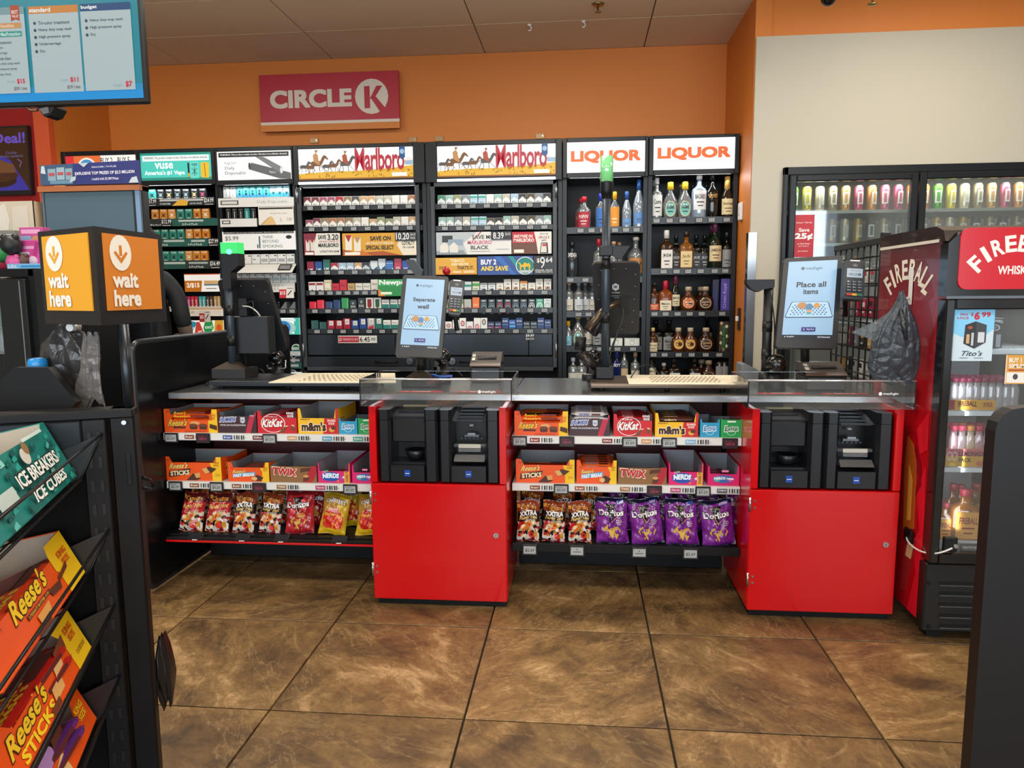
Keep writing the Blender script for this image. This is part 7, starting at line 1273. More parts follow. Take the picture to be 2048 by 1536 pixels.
# lower grille
gr = put('grille_panel', MB().box((FX0, FY0-.01, .03), (FX1, FY0+.05, dz0-.006), M('#121315', .35), .006), t, world=True)
for v in (1169, 1189, 1211, 1233, 1254):
    a, b = W(1878, v, FY0-.012), W(1990, v, FY0-.012); put('grille_slot', MB().box((a.x, FY0-.018, a.z-.006), (FX1-.06, FY0-.009, a.z-.001), M('#34373b', .3), .001).box((a.x, FY0-.0115, a.z), (FX1-.06, FY0-.0095, a.z+.012), BLK2), gr, world=True)
for v in (1166, 1254): a = W(1858, v, FY0-.012); put('screw', MB().cyl((a.x, FY0-.014, a.z), .008, .004, BLK2, 10, 'y'), gr, world=True)
for x in (FX0+.03, FX1-.09): put('foot', MB().box((x, FY0+.02, 0), (x+.06, FY0+.08, .03), BLK2), t, world=True)
WS = M('#dfe6ea', .4)
def cshelf(v, yy=FY0+.06):
    z = W(1930, v, yy).z; mb = MB().box((FX0+.035, yy-.004, z-.022), (FX1-.035, yy, z-.004), WS)
    for k in range(12): mb.box((FX0+.04+k*.05, yy, z-.006), (FX0+.045+k*.05, FY1-.04, z), WS)
    mb.box((FX0+.035, yy, z-.004), (FX1-.035, FY1-.04, z), GL('#ffffff', .7, .1)); put('wire_shelf', mb, FC, world=True); return z
z1, z2, z3, z4 = cshelf(697), cshelf(820), cshelf(933), cshelf(1088)
yy = FY0+.075
for k, u in enumerate((1923, 1955, 1987)):
    a = W(u, 697, yy); mb = MB().box((-.03, 0, 0), (.03, .06, .115), M('#171a1e', .3), .001).art(fmap((-.03, 0, 0), (.06, 0, 0), (0, 0, .115)), [('t', 'JACK DANIELS', .06, .8, .94, .92, M('#e4e8ec'), {'b': .03, 'arc': .3, 'res': 1}), ('o', .5, .68, .3, .1, .25, M('#d0d4d8')), ('r', .12, .04, .4, .46, M('#9aa4b0')), ('r', .6, .04, .88, .46, M('#9aa4b0')), ('t', 'No.7', .38, .65, .62, .71, M('#d0d4d8'), {'res': 1})], .0004)
    put('whisky_carton', mb, loc=(a.x, yy, z1), label='black whisky miniature carton, %s along the top shelf of the cooler' % nth(k), cat='carton', group='black cartons on the cooler top shelf')
_mini = None
def mini(x, y, z, capc, liq, h, w_, lab, grp, labc=None, key=None):
    k = ('mini', capc, liq, h, labc)
    if k not in _BM:
        mb, cb, lb = bottle('should', h, w_, GL(liq, .4, .12), capc, labc, 'FIREBALL' if labc else None, '#7a1810', caph=.13, labz=(.1, .6), sq=.3, flat=.6)
        mb.lathe([(w_*.42, .002), (w_*.44, h*.5), (w_*.2, h*.6)], M(liq, .15), 14, sq=.3, sy=.5)
        o = put('bottle', mb); put('cap', cb, o)
        if lb.v: put('label', lb, o)
        _BM[k] = o
    else: o = copy_tree(_BM[k])
    o.location = (x, y, z); o.rotation_euler = (0, 0, random.uniform(-.1, .1)); return tag(o, lab, 'bottle', grp)
for r in range(3):
    for k in range(9):
        a = W(1908+k*15, 820, yy+.02); mini(a.x+(.007 if r % 2 else 0), yy+.03+.055*r, z2, '#8a2048', '#c8c0c4', .12, .035, 'plum-capped miniature, %s along the %s row above the golden 10 PACK front' % (nth(k), ['front', 'middle', 'rear'][r]), 'plum-capped miniatures')
a, b = W(1897, 816, yy-.01), W(1990, 816, yy-.01)
put('shelf_carton', MB().box((0, 0, 0), (b.x-a.x, .01, .038), M('#dba02c', .4)).art(fmap((0, 0, 0), (b.x-a.x, 0, 0), (0, 0, .038)), [('t', 'FIREBALL', .2, .3, .6, .85, M('#5a1810'), {'b': .05, 'arc': .2}), ('t', '10 PACK', .74, .3, .94, .8, M('#a01c2c'), {'b': .04}), ('r', 0, 0, .12, 1, M('#a02030'))], .0004), loc=(a.x, yy-.012, z2), label='golden carton front reading FIREBALL 10 PACK on the cooler shelf', cat='carton')
for r in range(2):
    for k in range(8):
        a = W(1905+k*17, 930, yy+.02); c = ['#b83050', '#c84060', '#c8803c', '#b02848', '#c03858', '#1c8a4c', '#b83050', '#b83050'][k]
        mini(a.x, yy+.03+.06*r, z3, c, ['#d8a8b4', '#d8c0c4', '#e0c8b0', '#d8a8b4'][k % 4], .155, .038, '%s lemonade miniature, %s along the %s row of the middle cooler shelf' % ({'#1c8a4c': 'green-capped', '#c8803c': 'orange-capped'}.get(c, 'pink-capped'), nth(k), ['front', 'rear'][r]), 'lemonade miniatures')
a, b = W(1888, 930, yy-.01), W(1975, 930, yy-.01)
put('shelf_sign', MB().box((0, 0, 0), (b.x-a.x, .006, .07), M('#d8a030', .4)).art(fmap((0, 0, 0), (b.x-a.x, 0, 0), (0, 0, .07)), [('r', 0, .6, 1, 1, M('#c85a6c')), ('o', .08, .6, .06, .25, .2, M('#f0e8e0')), ('o', .2, .6, .06, .25, .2, M('#f0e8e0')), ('t', 'LEMONADES', .3, .6, .95, .88, M('#2a1c18'), {'b': .03}), ('t', 'PACK', .3, .26, .58, .5, M('#2a1c18'), {'b': .03}), ('c', .8, .2, .1, .15, M('#c87050')), ('c', .15, .12, .08, .1, M('#f0d040'))], .0004), loc=(a.x, yy-.02, z3), label='yellow and pink shelf sign reading LEMONADES PACK in the whisky cooler', cat='sign')
for k, (u, y_, c, hh, ww) in enumerate(((1885, .03, '#b06a1c', .155, .075), (1925, .02, '#c07820', .215, .115), (1899, .12, '#a86418', .21, .075), (1915, .14, '#a86418', .2, .07), (1945, .13, '#b87820', .21, .085), (1962, .06, '#e0b01c', .2, .085), (1985, .1, '#e0a81c', .2, .085))):
    a = W(u, 1088, yy+y_); mini(a.x, yy+y_, z4, '#a02038', c, hh, ww, ['small amber flask bottle at the door frame side', 'largest amber bottle in front with dragon-style label', 'amber bottle behind the small flask', 'second amber bottle behind the small flask', 'amber bottle behind the largest one', 'bright yellow bottle in front on the bottom shelf', 'bright yellow bottle partly behind the black post'][k]+', bottom shelf of the cooler', 'large bottles on the bottom cooler shelf', '#e0a040' if k < 2 else None)
a = W(1905, 1086, FY0+.02); put('shelf_edge_tag', MB().box((W(1922, 1095, FY0+.03).x, FY0+.03, W(1922, 1103, FY0+.03).z), (W(1965, 1095, FY0+.03).x, FY0+.036, W(1922, 1088, FY0+.03).z), M('#2a2c30', .3)).art(fmap((W(1925, 1095, FY0+.03).x, FY0+.03, W(1922, 1101, FY0+.03).z), (.06, 0, 0), (0, 0, .018)), [('r', 0, 0, 1, 1, M('#a8acac')), ('t', '$9.99', .3, .2, .7, .8, M('#222222'), {'res': 1})], .0004), FC, world=True)
# stickers on the glass
def gposter(name, u0, v0, u1, v1, bgc, cmds, lab, emit=.12):
    y = FY0-.014; a, b = W(u0, v0, y), W(u1, v1, y); mb = MB().box((0, 0, 0), (b.x-a.x, .0015, a.z-b.z), M(bgc, .4, 0, emit)).art(fmap((0, 0, 0), (b.x-a.x, 0, 0), (0, 0, a.z-b.z)), cmds, .0003)
    put(name, mb, loc=(a.x, y, b.z), label=lab, cat='poster')
gposter('poster', 1908, 619, 1983, 722, '#cfe0e8', [('p', [(0, .55), (.2, .48), (.5, .44), (.8, .5), (1, .62), (1, 1), (0, 1)], M('#7fc4e8')), ('t', '50ml', .16, .88, .34, .93, M('#b02038'), {'b': .03}), ('t', '4-PACK', .08, .81, .38, .86, M('#b02038'), {'b': .03}), ('t', '$', .42, .86, .48, .94, M('#c01c34'), {'b': .03}), ('t', '6', .5, .8, .64, .95, M('#c01c34'), {'b': .07}), ('t', '99', .68, .85, .9, .95, M('#c01c34'), {'b': .05}),
    ('p', [(.28, .34), (.55, .24), (.82, .36), (.82, .7), (.55, .77), (.3, .7)], M('#25282c')), ('p', [(.55, .24), (.57, .65), (.55, .77), (.82, .7), (.82, .36)], M('#3a3e42')), ('r', .62, .36, .78, .56, M('#c8ccd0')), ('r', .34, .34, .42, .52, M('#c8a070')), ('c', .42, .65, .06, .03, M('#a8442c')), ('r', .46, .3, .52, .55, M('#b8bcc0')), ('t', "Tito's", .24, .1, .76, .2, M('#22262a'), {'s': .12, 'b': .01}), ('r', .2, .055, .42, .065, M('#555555')), ('r', .56, .055, .78, .065, M('#555555'))], 'pale blue poster reading 50ml 4-PACK $6.99 on the cooler door glass')
gposter('poster', 2013, 710, 2060, 768, '#e0a040', [('r', .06, .04, .94, .4, M('#e8e4dc')), ('r', 0, 0, .03, 1, M('#f4efe4')), ('t', 'BUY 1', .12, .74, .6, .9, M('#f4efe4'), {'b': .04}), ('t', '50ML/MINI', .12, .55, .95, .7, M('#f4efe4'), {'b': .04}), ('r', .12, .46, .9, .5, M('#a02030')), ('c', .4, .25, .1, .1, M('#444444'))], 'small orange poster reading BUY 1 on the cooler door glass')
# cable lock
a = W(1900, 1088, FY0-.04); b = WX(1817, 1075, FX0-.01)
t = thing('cable_lock', 'black refrigerator lock with white cable joining door and cooler side', 'lock', (a.x-.03, FY0-.055, a.z-.03))
put('lock_body', MB().box((a.x-.028, FY0-.055, a.z-.028), (a.x+.022, FY0-.035, a.z+.03), BLK, .004).cyl((a.x+.012, FY0-.062, a.z-.002), .008, .01, CHROME, 14, 'y'), t, world=True)
put('side_plate', MB().box((FX0-.016, b.y-.03, b.z-.02), (FX0-.001, b.y+.035, b.z+.035), BLK, .004), t, world=True)
c0 = Vec((FX0-.018, b.y, b.z)); c1 = Vec((a.x, FY0-.058, a.z-.01)); pts = [c0, Vec((FX0-.03, b.y-.04, b.z-.02)), Vec((FX0-.005, FY0-.03, b.z-.045)), Vec(((FX0+a.x)/2, FY0-.07, a.z-.02)), c1]
sm = []
for i in range(21):
    f = i/20; q_ = [p.copy() for p in pts]
    while len(q_) > 1: q_ = [q_[k].lerp(q_[k+1], f) for k in range(len(q_)-1)]
    sm.append(q_[0])
put('steel_cable', MB().tube(sm, .0035, M('#dcdcd8', .3), 8), t, world=True)
# adhesive hook and grey carrier bag on the cooler side
h = WX(1812, 580, FX0-.02)
t = thing('adhesive_hook', 'white plastic adhesive hook stuck over the side lettering of the whisky cooler', 'hook', (FX0-.012, h.y, h.z-.06))
put('plate', MB().box((-.004, -.016, 0), (.0, .016, .15), M('#dcdad4', .3), .004), t); put('peg', MB().tube([(-.004, 0, .03), (-.03, 0, .02), (-.04, 0, .035), (-.04, 0, .05)], .006, M('#e0deda', .3), 8), t)
t.location.x = FX0-.0005
def cbag(name, pts_uv, x_or_y, lab, col, along='x', thick=.05, seed=0, topz=None):
    """crumpled hanging carrier bag: rows of (v, u_left, u_right) swept into a folded closed skin"""
    rg = random.Random(seed); rows = []; N = 44; ph = [rg.uniform(0, 6) for _ in range(8)]
    for j, (v, ul, ur) in enumerate(pts_uv):
        a = W(ul, v, x_or_y); b = W(ur, v, x_or_y); c = (a+b)/2; hw = (b.x-a.x)/2; f = j/(len(pts_uv)-1); th = thick*(.25+.75*math.sin(PI*min(1, f*1.1+.05))**.7)
        row = []
        for k in range(N):
            an = 2*PI*k/N; fold = 1+.2*math.sin(5*an+ph[0]+f*2)*math.sin(PI*f+.3)+.16*math.sin(11*an+ph[1]-f*3)+.08*math.sin(17*an+ph[2]+f*9)
            row.append(Vec((c.x+hw*math.cos(an)*(1+.03*math.sin(9*an+j)), c.y+th*math.sin(an)*fold, c.z+.012*math.sin(3*an+ph[3])*f+.006*math.sin(7*an+j))))
        rows.append(row)
    vs = [p for r in rows for p in r]; mb = MB()
    mb.add(vs, [(j*N+k, j*N+(k+1) % N, (j+1)*N+(k+1) % N, (j+1)*N+k) for j in range(len(rows)-1) for k in range(N)], col, True)
    return mb, rows
def plastic(h, al=.5):
    k = ('pl', h, al)
    if k in _M: return _M[k]
    m = D.materials.new('plastic_film'); m.use_nodes = True; nt = m.node_tree; b = nt.nodes['Principled BSDF']; b.inputs['Base Color'].default_value = lin(h); b.inputs['Roughness'].default_value = .25; b.inputs['Alpha'].default_value = al
    n = nt.nodes.new('ShaderNodeTexNoise'); n.inputs['Scale'].default_value = 9; n.inputs['Detail'].default_value = 5; n.inputs['Distortion'].default_value = 1.5
    v = nt.nodes.new('ShaderNodeTexVoronoi'); v.inputs['Scale'].default_value = 22; v.feature = 'DISTANCE_TO_EDGE'
    tc = nt.nodes.new('ShaderNodeTexCoord'); nt.links.new(tc.outputs['Object'], n.inputs['Vector']); nt.links.new(n.outputs[1], v.inputs['Vector']); nt.links.new(tc.outputs['Object'], v.inputs['Vector'])
    ad = nt.nodes.new('ShaderNodeMath'); ad.operation = 'ADD'; nt.links.new(n.outputs[0], ad.inputs[0]); nt.links.new(v.outputs['Distance'], ad.inputs[1])
    bp = nt.nodes.new('ShaderNodeBump'); bp.inputs['Strength'].default_value = .9; bp.inputs['Distance'].default_value = .012; nt.links.new(ad.outputs[0], bp.inputs['Height']); nt.links.new(bp.outputs[0], b.inputs['Normal'])
    _M[k] = m; return m
yb = 3.0
mb, rows = cbag('b', [(583, 1800, 1806), (600, 1795, 1812), (625, 1780, 1822), (650, 1760, 1832), (680, 1745, 1838), (710, 1740, 1840), (735, 1736, 1838), (750, 1745, 1834), (764, 1785, 1830)], yb, '', plastic('#3c444a', .86), thick=.035, seed=4)
bg_ = thing('carrier_bag', 'translucent grey carrier bag hanging from the white hook on the cooler side', 'bag', (W(1800, 764, yb).x, yb, W(1800, 764, yb).z))
put('film', mb, bg_, world=True)
hd = MB(); L_ = [(622, 1790), (640, 1765), (655, 1735), (664, 1712)]; q_ = []
vs = []
for (v, u) in ((605, 1797), (625, 1778), (642, 1752), (656, 1722), (664, 1704)): vs.append(W(u, v, yb-.01))
for (v, u) in ((668, 1708), (676, 1735), (684, 1748), (660, 1775), (630, 1795)): vs.append(W(u, v, yb-.015))
hd.prism(vs, (0, .006, 0), plastic('#5c6468', .6)); put('loose_handle', hd, bg_, world=True, label='stretched translucent handle')
put('knot', MB().tube([W(1802, 620, yb-.03), W(1808, 650, yb-.045), W(1812, 680, yb-.045)], [.006, .012, .006], plastic('#2a2f33', .95), 8), bg_, world=True)
# ================= WALK-IN COOLER DOORS IN THE WHITE WALL =================
FRB = M('#15181b', .3, .2)
a = W(1566, 336, YW); fx1 = 3.9; t = thing('cooler_door_frame', 'long black door frame of the walk-in drinks cooler in the white wall', 'door frame', (a.x, YW, 0)); CF_ = t
mb = MB().box((a.x, YW-.03, .1), (a.x+.03, YW+.1, a.z), FRB, .004).box((a.x, YW-.03, a.z-.05), (fx1, YW+.1, a.z), FRB, .004).box((a.x, YW-.02, .0), (fx1, YW+.1, .12), FRB); put('outer_frame', mb, t, world=True)
g0, m0, m1, g1 = W(1588, 400, YW).x, W(1811, 400, YW).x, W(1848, 400, YW).x, W(2048, 400, YW).x
mu = [(a.x+.05, W(1826, 400, YW).x), (W(1829, 400, YW).x, fx1)]; dw = W(1830, 400, YW).x-a.x-.03
xs = a.x+.03; k = 0
while xs+dw*.8 < fx1:
    x0, x1 = xs+.004, xs+dw-.004; zt_ = a.z-.052; zb = .14
    d = thing('cooler_door', ['glass cooler door with the red Save 25 sign', 'glass cooler door behind the whisky cooler top', 'glass cooler door beyond the frame edge', 'last glass cooler door of the walk-in cooler'][min(k, 3)], 'door', (x0, YW-.03, zb))
    fr = MB(); b_ = .042
    for p, q in (((x0, zb), (x0+b_, zt_)), ((x1-b_, zb), (x1, zt_)), ((x0+b_, zt_-b_), (x1-b_, zt_)), ((x0+b_, zb), (x1-b_, zb+b_))): fr.box((p[0], YW-.055, p[1]), (q[0], YW-.01, q[1]), FRB, .006)
    put('door_frame', fr, d, world=True); put('pane', MB().box((x0+b_, YW-.03, zb+b_), (x1-b_, YW-.026, zt_-b_), GL('#eef4f4', .97, .07)), d, world=True)
    put('handle', MB().tube([(x1-.02, YW-.055, 1.0), (x1-.02, YW-.085, 1.02), (x1-.02, YW-.085, 1.3), (x1-.02, YW-.055, 1.32)], .008, CHROME, 8), d, world=True)
    xs += dw; k += 1
wi = M('#c8c4b4', .6)
put('wall_cooler_inside', MB().box((a.x-.05, YW+.85, 0), (fx1+.1, YW+.9, 2.6), M('#8a8678', .7)).box((a.x-.05, YW+.1, 2.3), (fx1+.1, YW+.9, 2.35), wi).box((a.x-.05, YW+.1, 0), (fx1+.1, YW+.9, .05), wi).box((a.x-.06, YW+.1, 0), (a.x-.01, YW+.9, 2.35), wi), kind='structure')
area('cooler_lamp_light', ((a.x+fx1)/2, YW+.15, 2.05), (math.radians(25), 0, 0), fx1-a.x-.2, .05, 7, (1, .96, .88))
rk = thing('cooler_rack', 'steel shelf rack of cans inside the walk-in cooler behind the glass', 'rack', (a.x, YW+.16, .05))
can_cols = [('#4a9a2c', 'green'), ('#d8c03c', 'yellow'), ('#d8cbb0', 'cream'), ('#c89858', 'orange'), ('#c05a78', 'pink'), ('#c88a4c', 'amber'), ('#b84a6a', 'magenta'), ('#d08a3c', 'orange and gold'), ('#c87830', 'copper'), ('#9a8a6a', 'tan'), ('#2a2c30', 'black'), ('#8a8c8e', 'silver'), ('#b8903c', 'gold')]
cm_ = {}
def can(x, y, z, c, cn, lab):
    if c not in cm_:
        mb = MB().lathe([(.022, 0), (.028, .008), (.03, .02), (.03, .145), (.025, .158), (.024, .16)], M(c, .25, .5), 16); mb.art(cmap(.0302, .03, .1, .8), [('r', .1, .1, .9, .9, M('#e0dcd0', .4)), ('r', .3, .2, .7, .8, M(c, .4))], .0006, seg=8)
        o = put('drink_can', mb); put('can_lid', MB().lathe([(.001, .159), (.023, .159), (.024, .162)], CHROME, 14), o); cm_[c] = o
    else: o = copy_tree(cm_[c])
    o.location = (x, y, z); o.rotation_euler = (0, 0, random.uniform(-.4, .4)); tag(o, lab, 'can', 'cans inside the walk-in cooler'); return o
for r, v in enumerate((422, 487, 560, 640)):
    y = YW+.2; z = W(1700, v, y).z
    for j in range(1): put('rack_shelf', MB().box((a.x+.05, y-.06, z-.02), (fx1, y+.5, z), M('#b8b4a8', .4, .4)), rk, world=True)
    if r > 2: continue
    n = int((W(2048, v, y).x-a.x-.15)/.083)
    for k in range(n+1):
        x = a.x+.13+.083*k
        seq = [0, 1, 2, 9, 3, 4, 5, 4, 6, 7, 8] if r == 0 else [10, 9, 9, 12, 2, 12, 10, 9]
        ci = seq[k % len(seq)]; c, cn = can_cols[ci]
        can(x, y, z, c, cn, '%s can behind the cooler glass, %s in the %s row' % (cn, nth(min(k, 19)), ['upper', 'middle', 'lower'][r]))
def psign(name, u0, v0, u1, v1, y, bgc, cmds, lab, par=None, emit=0):
    a_, b_ = W(u0, v0, y), W(u1, v1, y); mb = MB().box((0, 0, 0), (b_.x-a_.x, .002, a_.z-b_.z), M(bgc, .4, 0, emit)).art(fmap((0, 0, 0), (b_.x-a_.x, 0, 0), (0, 0, a_.z-b_.z)), cmds, .0004)
    return put(name, mb, loc=(a_.x, y, b_.z), label=lab, cat='sign')
psign('savings_sign', 1587, 430, 1626, 514, YW-.036, '#b42430', [('t', 'Inner Circle', .15, .8, .9, .84, M('#e8c8c8'), {'res': 1}), ('t', 'Save', .28, .6, .78, .69, M('#f0e0e0'), {'b': .03}), ('t', '25¢', .1, .4, .94, .57, M('#f4eaea'), {'b': .06}), ('t', 'on fuel when', .22, .3, .82, .34, M('#f0d8d8'), {'res': 1}), ('t', 'you buy 2', .28, .24, .76, .28, M('#f0d8d8'), {'res': 1}), ('t', 'products', .28, .12, .74, .16, M('#f0d8d8'), {'res': 1})], 'red sign reading Save 25¢ on the first walk-in cooler door')
# ================= RIGHT FOREGROUND BLACK PANEL =================
yr = 1.25; a = W(1966, 1200, yr); zt_ = W(1990, 815, yr).z; x0 = W(1958, 1300, yr).x
pl = []
for (x, z, a0) in ((x0+.04, zt_-.04, 90), ):
    for k in range(5): an = math.radians(180-22.5*k); pl.append((x0+.04+.04*math.cos(an), yr, zt_-.04+.04*math.sin(an)))
t = thing('bin_cabinet', 'plain black cabinet side with rounded top corner in the near right foreground', 'cabinet', (x0, yr, 0))
put('panel', MB().prism([(x0, yr, 0), (x0+.6, yr, 0), (x0+.6, yr, zt_)]+pl[::-1], (0, .03, 0), M('#0c0a0a', .45, 0, 0, .35)), t, world=True)
# ================= LEFT FOREGROUND: WAIT HERE SIGN =================
R_ = 1.5
dcam = lambda u, v, k: CR*((u-1024)/FPX*k)-CU*((v-768)/FPX*k)+CF*k+Vec((0, 0, CH))
c0 = dcam(187, 452, 1.5); zt_ = c0.z; zb_ = dcam(187, 652, 1.5).z+.0
ang = YAW; hd1 = math.radians(90+5.37-7); hd2 = math.radians(90+5.37+57)
s_ = .235; A0 = Vec((c0.x, c0.y)); A1 = A0+Vec((math.cos(hd1), math.sin(hd1)))*s_; A2 = A0+Vec((math.cos(hd2), math.sin(hd2)))*s_
SGB = (A0.x+.01, A0.y+.06)
t = thing('queue_sign', 'three-sided black and orange queue sign reading wait here', 'sign', (SGB[0], SGB[1], 1.09))
tri = [(p.x, p.y) for p in (A0, A1, A2)]
body = MB().prism([(x, y, zb_) for x, y in tri], (0, 0, zt_-zb_), M('#17181b', .4)); put('body', body, t, world=True)
WA = M('#ece6da', .5)
def face(P, Q, col, lab):
    a, b = Vec((P.x, P.y, zb_)), Vec((Q.x, Q.y, zb_)); d = (b-a).normalized(); m_ = .022; w_ = (b-a).length-2*m_; h_ = zt_-zb_-.042
    n = d.cross(Vec((0, 0, 1))).normalized(); o = a+d*m_+Vec((0, 0, .03))+n*.0005
    mb = MB().prism([o, o+d*w_, o+d*w_+Vec((0, 0, h_)), o+Vec((0, 0, h_))], n*.003, M(col, .45)); q = fmap(o+n*.003, d*w_, (0, 0, h_))
    mb.art(q, [('c', .27, .76, .19, .19*w_/h_*1.05, WA), ('r', .245, .72, .295, .86, M(col, .45)), ('p', [(.15, .76), (.27, .62), (.39, .76), (.36, .785), (.27, .69), (.18, .785)][::-1], M(col, .45)), ('t', 'wait', .1, .30, .55, .5, WA, {'b': .06, 'res': 4}), ('t', 'here', .1, .05, .58, .27, WA, {'b': .06, 'res': 4})], .0006)
    put('orange_face', mb, t, world=True, label=lab)
face(A0, A1, '#cf7a20', 'orange printed face')
face(A2, A0, '#e5a028', 'orange printed face with window light painted into its colour')  # same orange print, window light put into this side's lighter colour
put('pole', MB().cyl((SGB[0], SGB[1], 1.09), .011, zb_-1.09, M('#2a2e33', .3, .6), 14), t, world=True)
# ================= CANDY RACK =================
hdg = math.radians(23.5); dv = Vec((-math.sin(hdg), math.cos(hdg), 0)); nv_ = Vec((math.cos(hdg), math.sin(hdg), 0))
p0 = W(305, 1300, 1.5); O = Vec((p0.x, 1.5, 0))      # front far corner of the end post
LM_ = Matrix.Translation(O) @ Matrix.Rotation(hdg, 4, 'Z')   # local x = outwards n, local y = run away from viewer
RT = thing('candy_rack', 'tall black metal candy rack with sloping wire baskets in the near left foreground', 'rack', O, hdg)
RB = M('#0b0a0a', .5, 0, 0, .25); HT = 1.12
put('end_post', MB().box((-.05, -.02, 0), (.0, .03, HT), RB, .004), RT)
put('key_slot', MB().box((-.022, -.022, HT-.17), (-.012, -.0195, HT-.1), BLK2, .001), RT); put('screw', MB().cyl((-.02, -.026, HT-.03), .005, .006, CHROME, 10, 'y'), RT)
sl = MB().box((-.1, -.03, 0), (-.055, .015, HT-.02), M('#0d0d0e', .5, 0, 0, .3), .002); put('slotted_upright', sl, RT)
ss = MB()
for k in range(20): ss.box((-.09, -.0325, .06+.052*k), (-.083, -.0298, .085+.052*k), M('#050505')).box((-.072, -.0325, .06+.052*k), (-.065, -.0298, .085+.052*k), M('#050505'))
put('upright_slots', ss, RT, kind='stuff')
put('top_rail', MB().box((-.6, -.03, HT-.09), (-.1, .01, HT-.02), M('#22272c', .35, .4), .004).box((-.6, -.03, HT-.02), (-.0, .03, HT-.0), RB, .003), RT)
put('back_panel', MB().box((-.62, -1.1, .05), (-.6, .0, HT-.02), M('#060606', .7, 0, 0, .2)).box((-.6, -.005, .05), (-.105, .0, HT-.1), M('#060606', .7, 0, 0, .2)).box((-.6, -1.1, .0), (-.1, .0, .06), RB), RT)
WR = M('#1a1c1e', .3, .5)
FR0 = -.02   # local x of basket front
def basket(z, k):
    m = MB(); y0, y1 = -.035, -1.0; P4 = [(-.063, z+.09), (-.108, z-.004), (-.26, z-.07), (-.29, z+.06)]
    for x, zz in P4: m.tube([(x, y0, zz), (x, y1, zz)], .003, WR, 6)
    m2 = put('basket', m.tube([(x, y0, zz) for x, zz in P4], .003, WR, 6), RT)
    put('divider', MB().prism([(-.065, y0-.001, z+.09), (-.11, y0-.001, z-.004), (-.16, y0-.001, z-.02), (-.14, y0-.001, z+.06)], (0, .003, 0), M('#1b1d1f', .4)), m2)
    for j in range(9): a, b = P4[1], P4[2]; put('wire', MB().tube([(a[0]+(b[0]-a[0])*j/9, y0, a[1]+(b[1]-a[1])*j/9), (a[0]+(b[0]-a[0])*j/9, y1, a[1]+(b[1]-a[1])*j/9)], .0018, WR, 5), m2)
    for j in range(10): put('wire', MB().tube([(x, y0-.1*j, zz) for x, zz in P4[1:]], .0018, WR, 5), m2)
BZ = [.985, .775, .605, .44]
def rbox(z, y0, y1, key, lab, h=.12, dp=.2, cmds=None, col=None, back=.09, cut=.85, cx=.1, content=None):
    """display carton lying in a sloping basket: front faces outwards (local +x)"""
    sl_ = -.42; o = Vec((-.112, 0, z)); du = Vec((-math.cos(sl_), 0, math.sin(sl_))); up = Vec((math.sin(sl_), 0, math.cos(sl_)))
    L = y1-y0; t = thing('candy_tray', lab, 'carton', O+Matrix.Rotation(hdg, 3, 'Z') @ (o+Vec((0, y0, 0))), hdg); m = M(col, .35)
    P = lambda a, b, c: du*a+Vec((0, b, 0))+up*c     # a depth, b along, c height
    fr = MB().prism([P(0, 0, 0), P(0, L, 0), P(0, L, h), P(0, L*(1-cx*.5), h), P(0, L*(1-cx), h*cut), P(0, L*cx, h*cut), P(0, L*cx*.5, h), P(0, 0, h)], du*.002, m)
    fr.art(fmap(P(0, 0, 0), Vec((0, L, 0)), up*h), cmds, .0005); put('printed_front', fr, t)
    bd = MB().prism([P(0, 0, 0), P(0, L, 0), P(dp, L, 0), P(dp, 0, 0)], up*.002, m).prism([P(dp, 0, 0), P(dp, L, 0), P(dp, L, h+back), P(dp, 0, h+back)], du*-.002, m)
    for b in (0, L-.002): bd.prism([P(.002, b, 0), P(dp, b, 0), P(dp, b, h+back), P(dp*.5, b, h+back*.4), P(.002, b, h)], Vec((0, .002, 0)), m)
    put('carton_sides', bd, t)
    g = M('#b8aa98', .7); ln = MB().prism([P(dp-.0025, .0025, .003), P(dp-.0025, L-.0025, .003), P(dp-.0025, L-.0025, h+back-.001), P(dp-.0025, .0025, h+back-.001)], du*-.0006, g)
    for b in (.0025, L-.003): ln.prism([P(.003, b, .003), P(dp-.003, b, .003), P(dp-.003, b, h+back-.002), P(dp*.5, b, h+back*.4-.002), P(.003, b, h-.002)], Vec((0, .0006, 0)), g)
    put('lining', ln, t, label='bare board inside')
    return t, P
Rz = Matrix.Rotation(hdg, 3, 'Z')
def inb(t, P, n, mk):
    for k in range(n): mk(k, t, P)
def rbar(t, P, a, b, c, w_, col, tx, tc, lab, grp, dx=.045, hz=.022, rot=0):
    kk = ('rb', col, tx, w_)
    o = bar_thing(kk, col, tx, tc, w_, (0, 0, 0), lab, grp, dx=dx, hz=hz)
    sl_ = -.42; Mx = Matrix.Rotation(hdg, 4, 'Z') @ Matrix.Rotation(sl_, 4, 'Y') @ Matrix.Rotation(PI/2+rot, 4, 'Z')
    p = Vec(t.location)+Rz @ P(a, b, c); o.matrix_world = Matrix.Translation(p) @ Mx; o.location = p; o.rotation_euler = Mx.to_euler(); return o
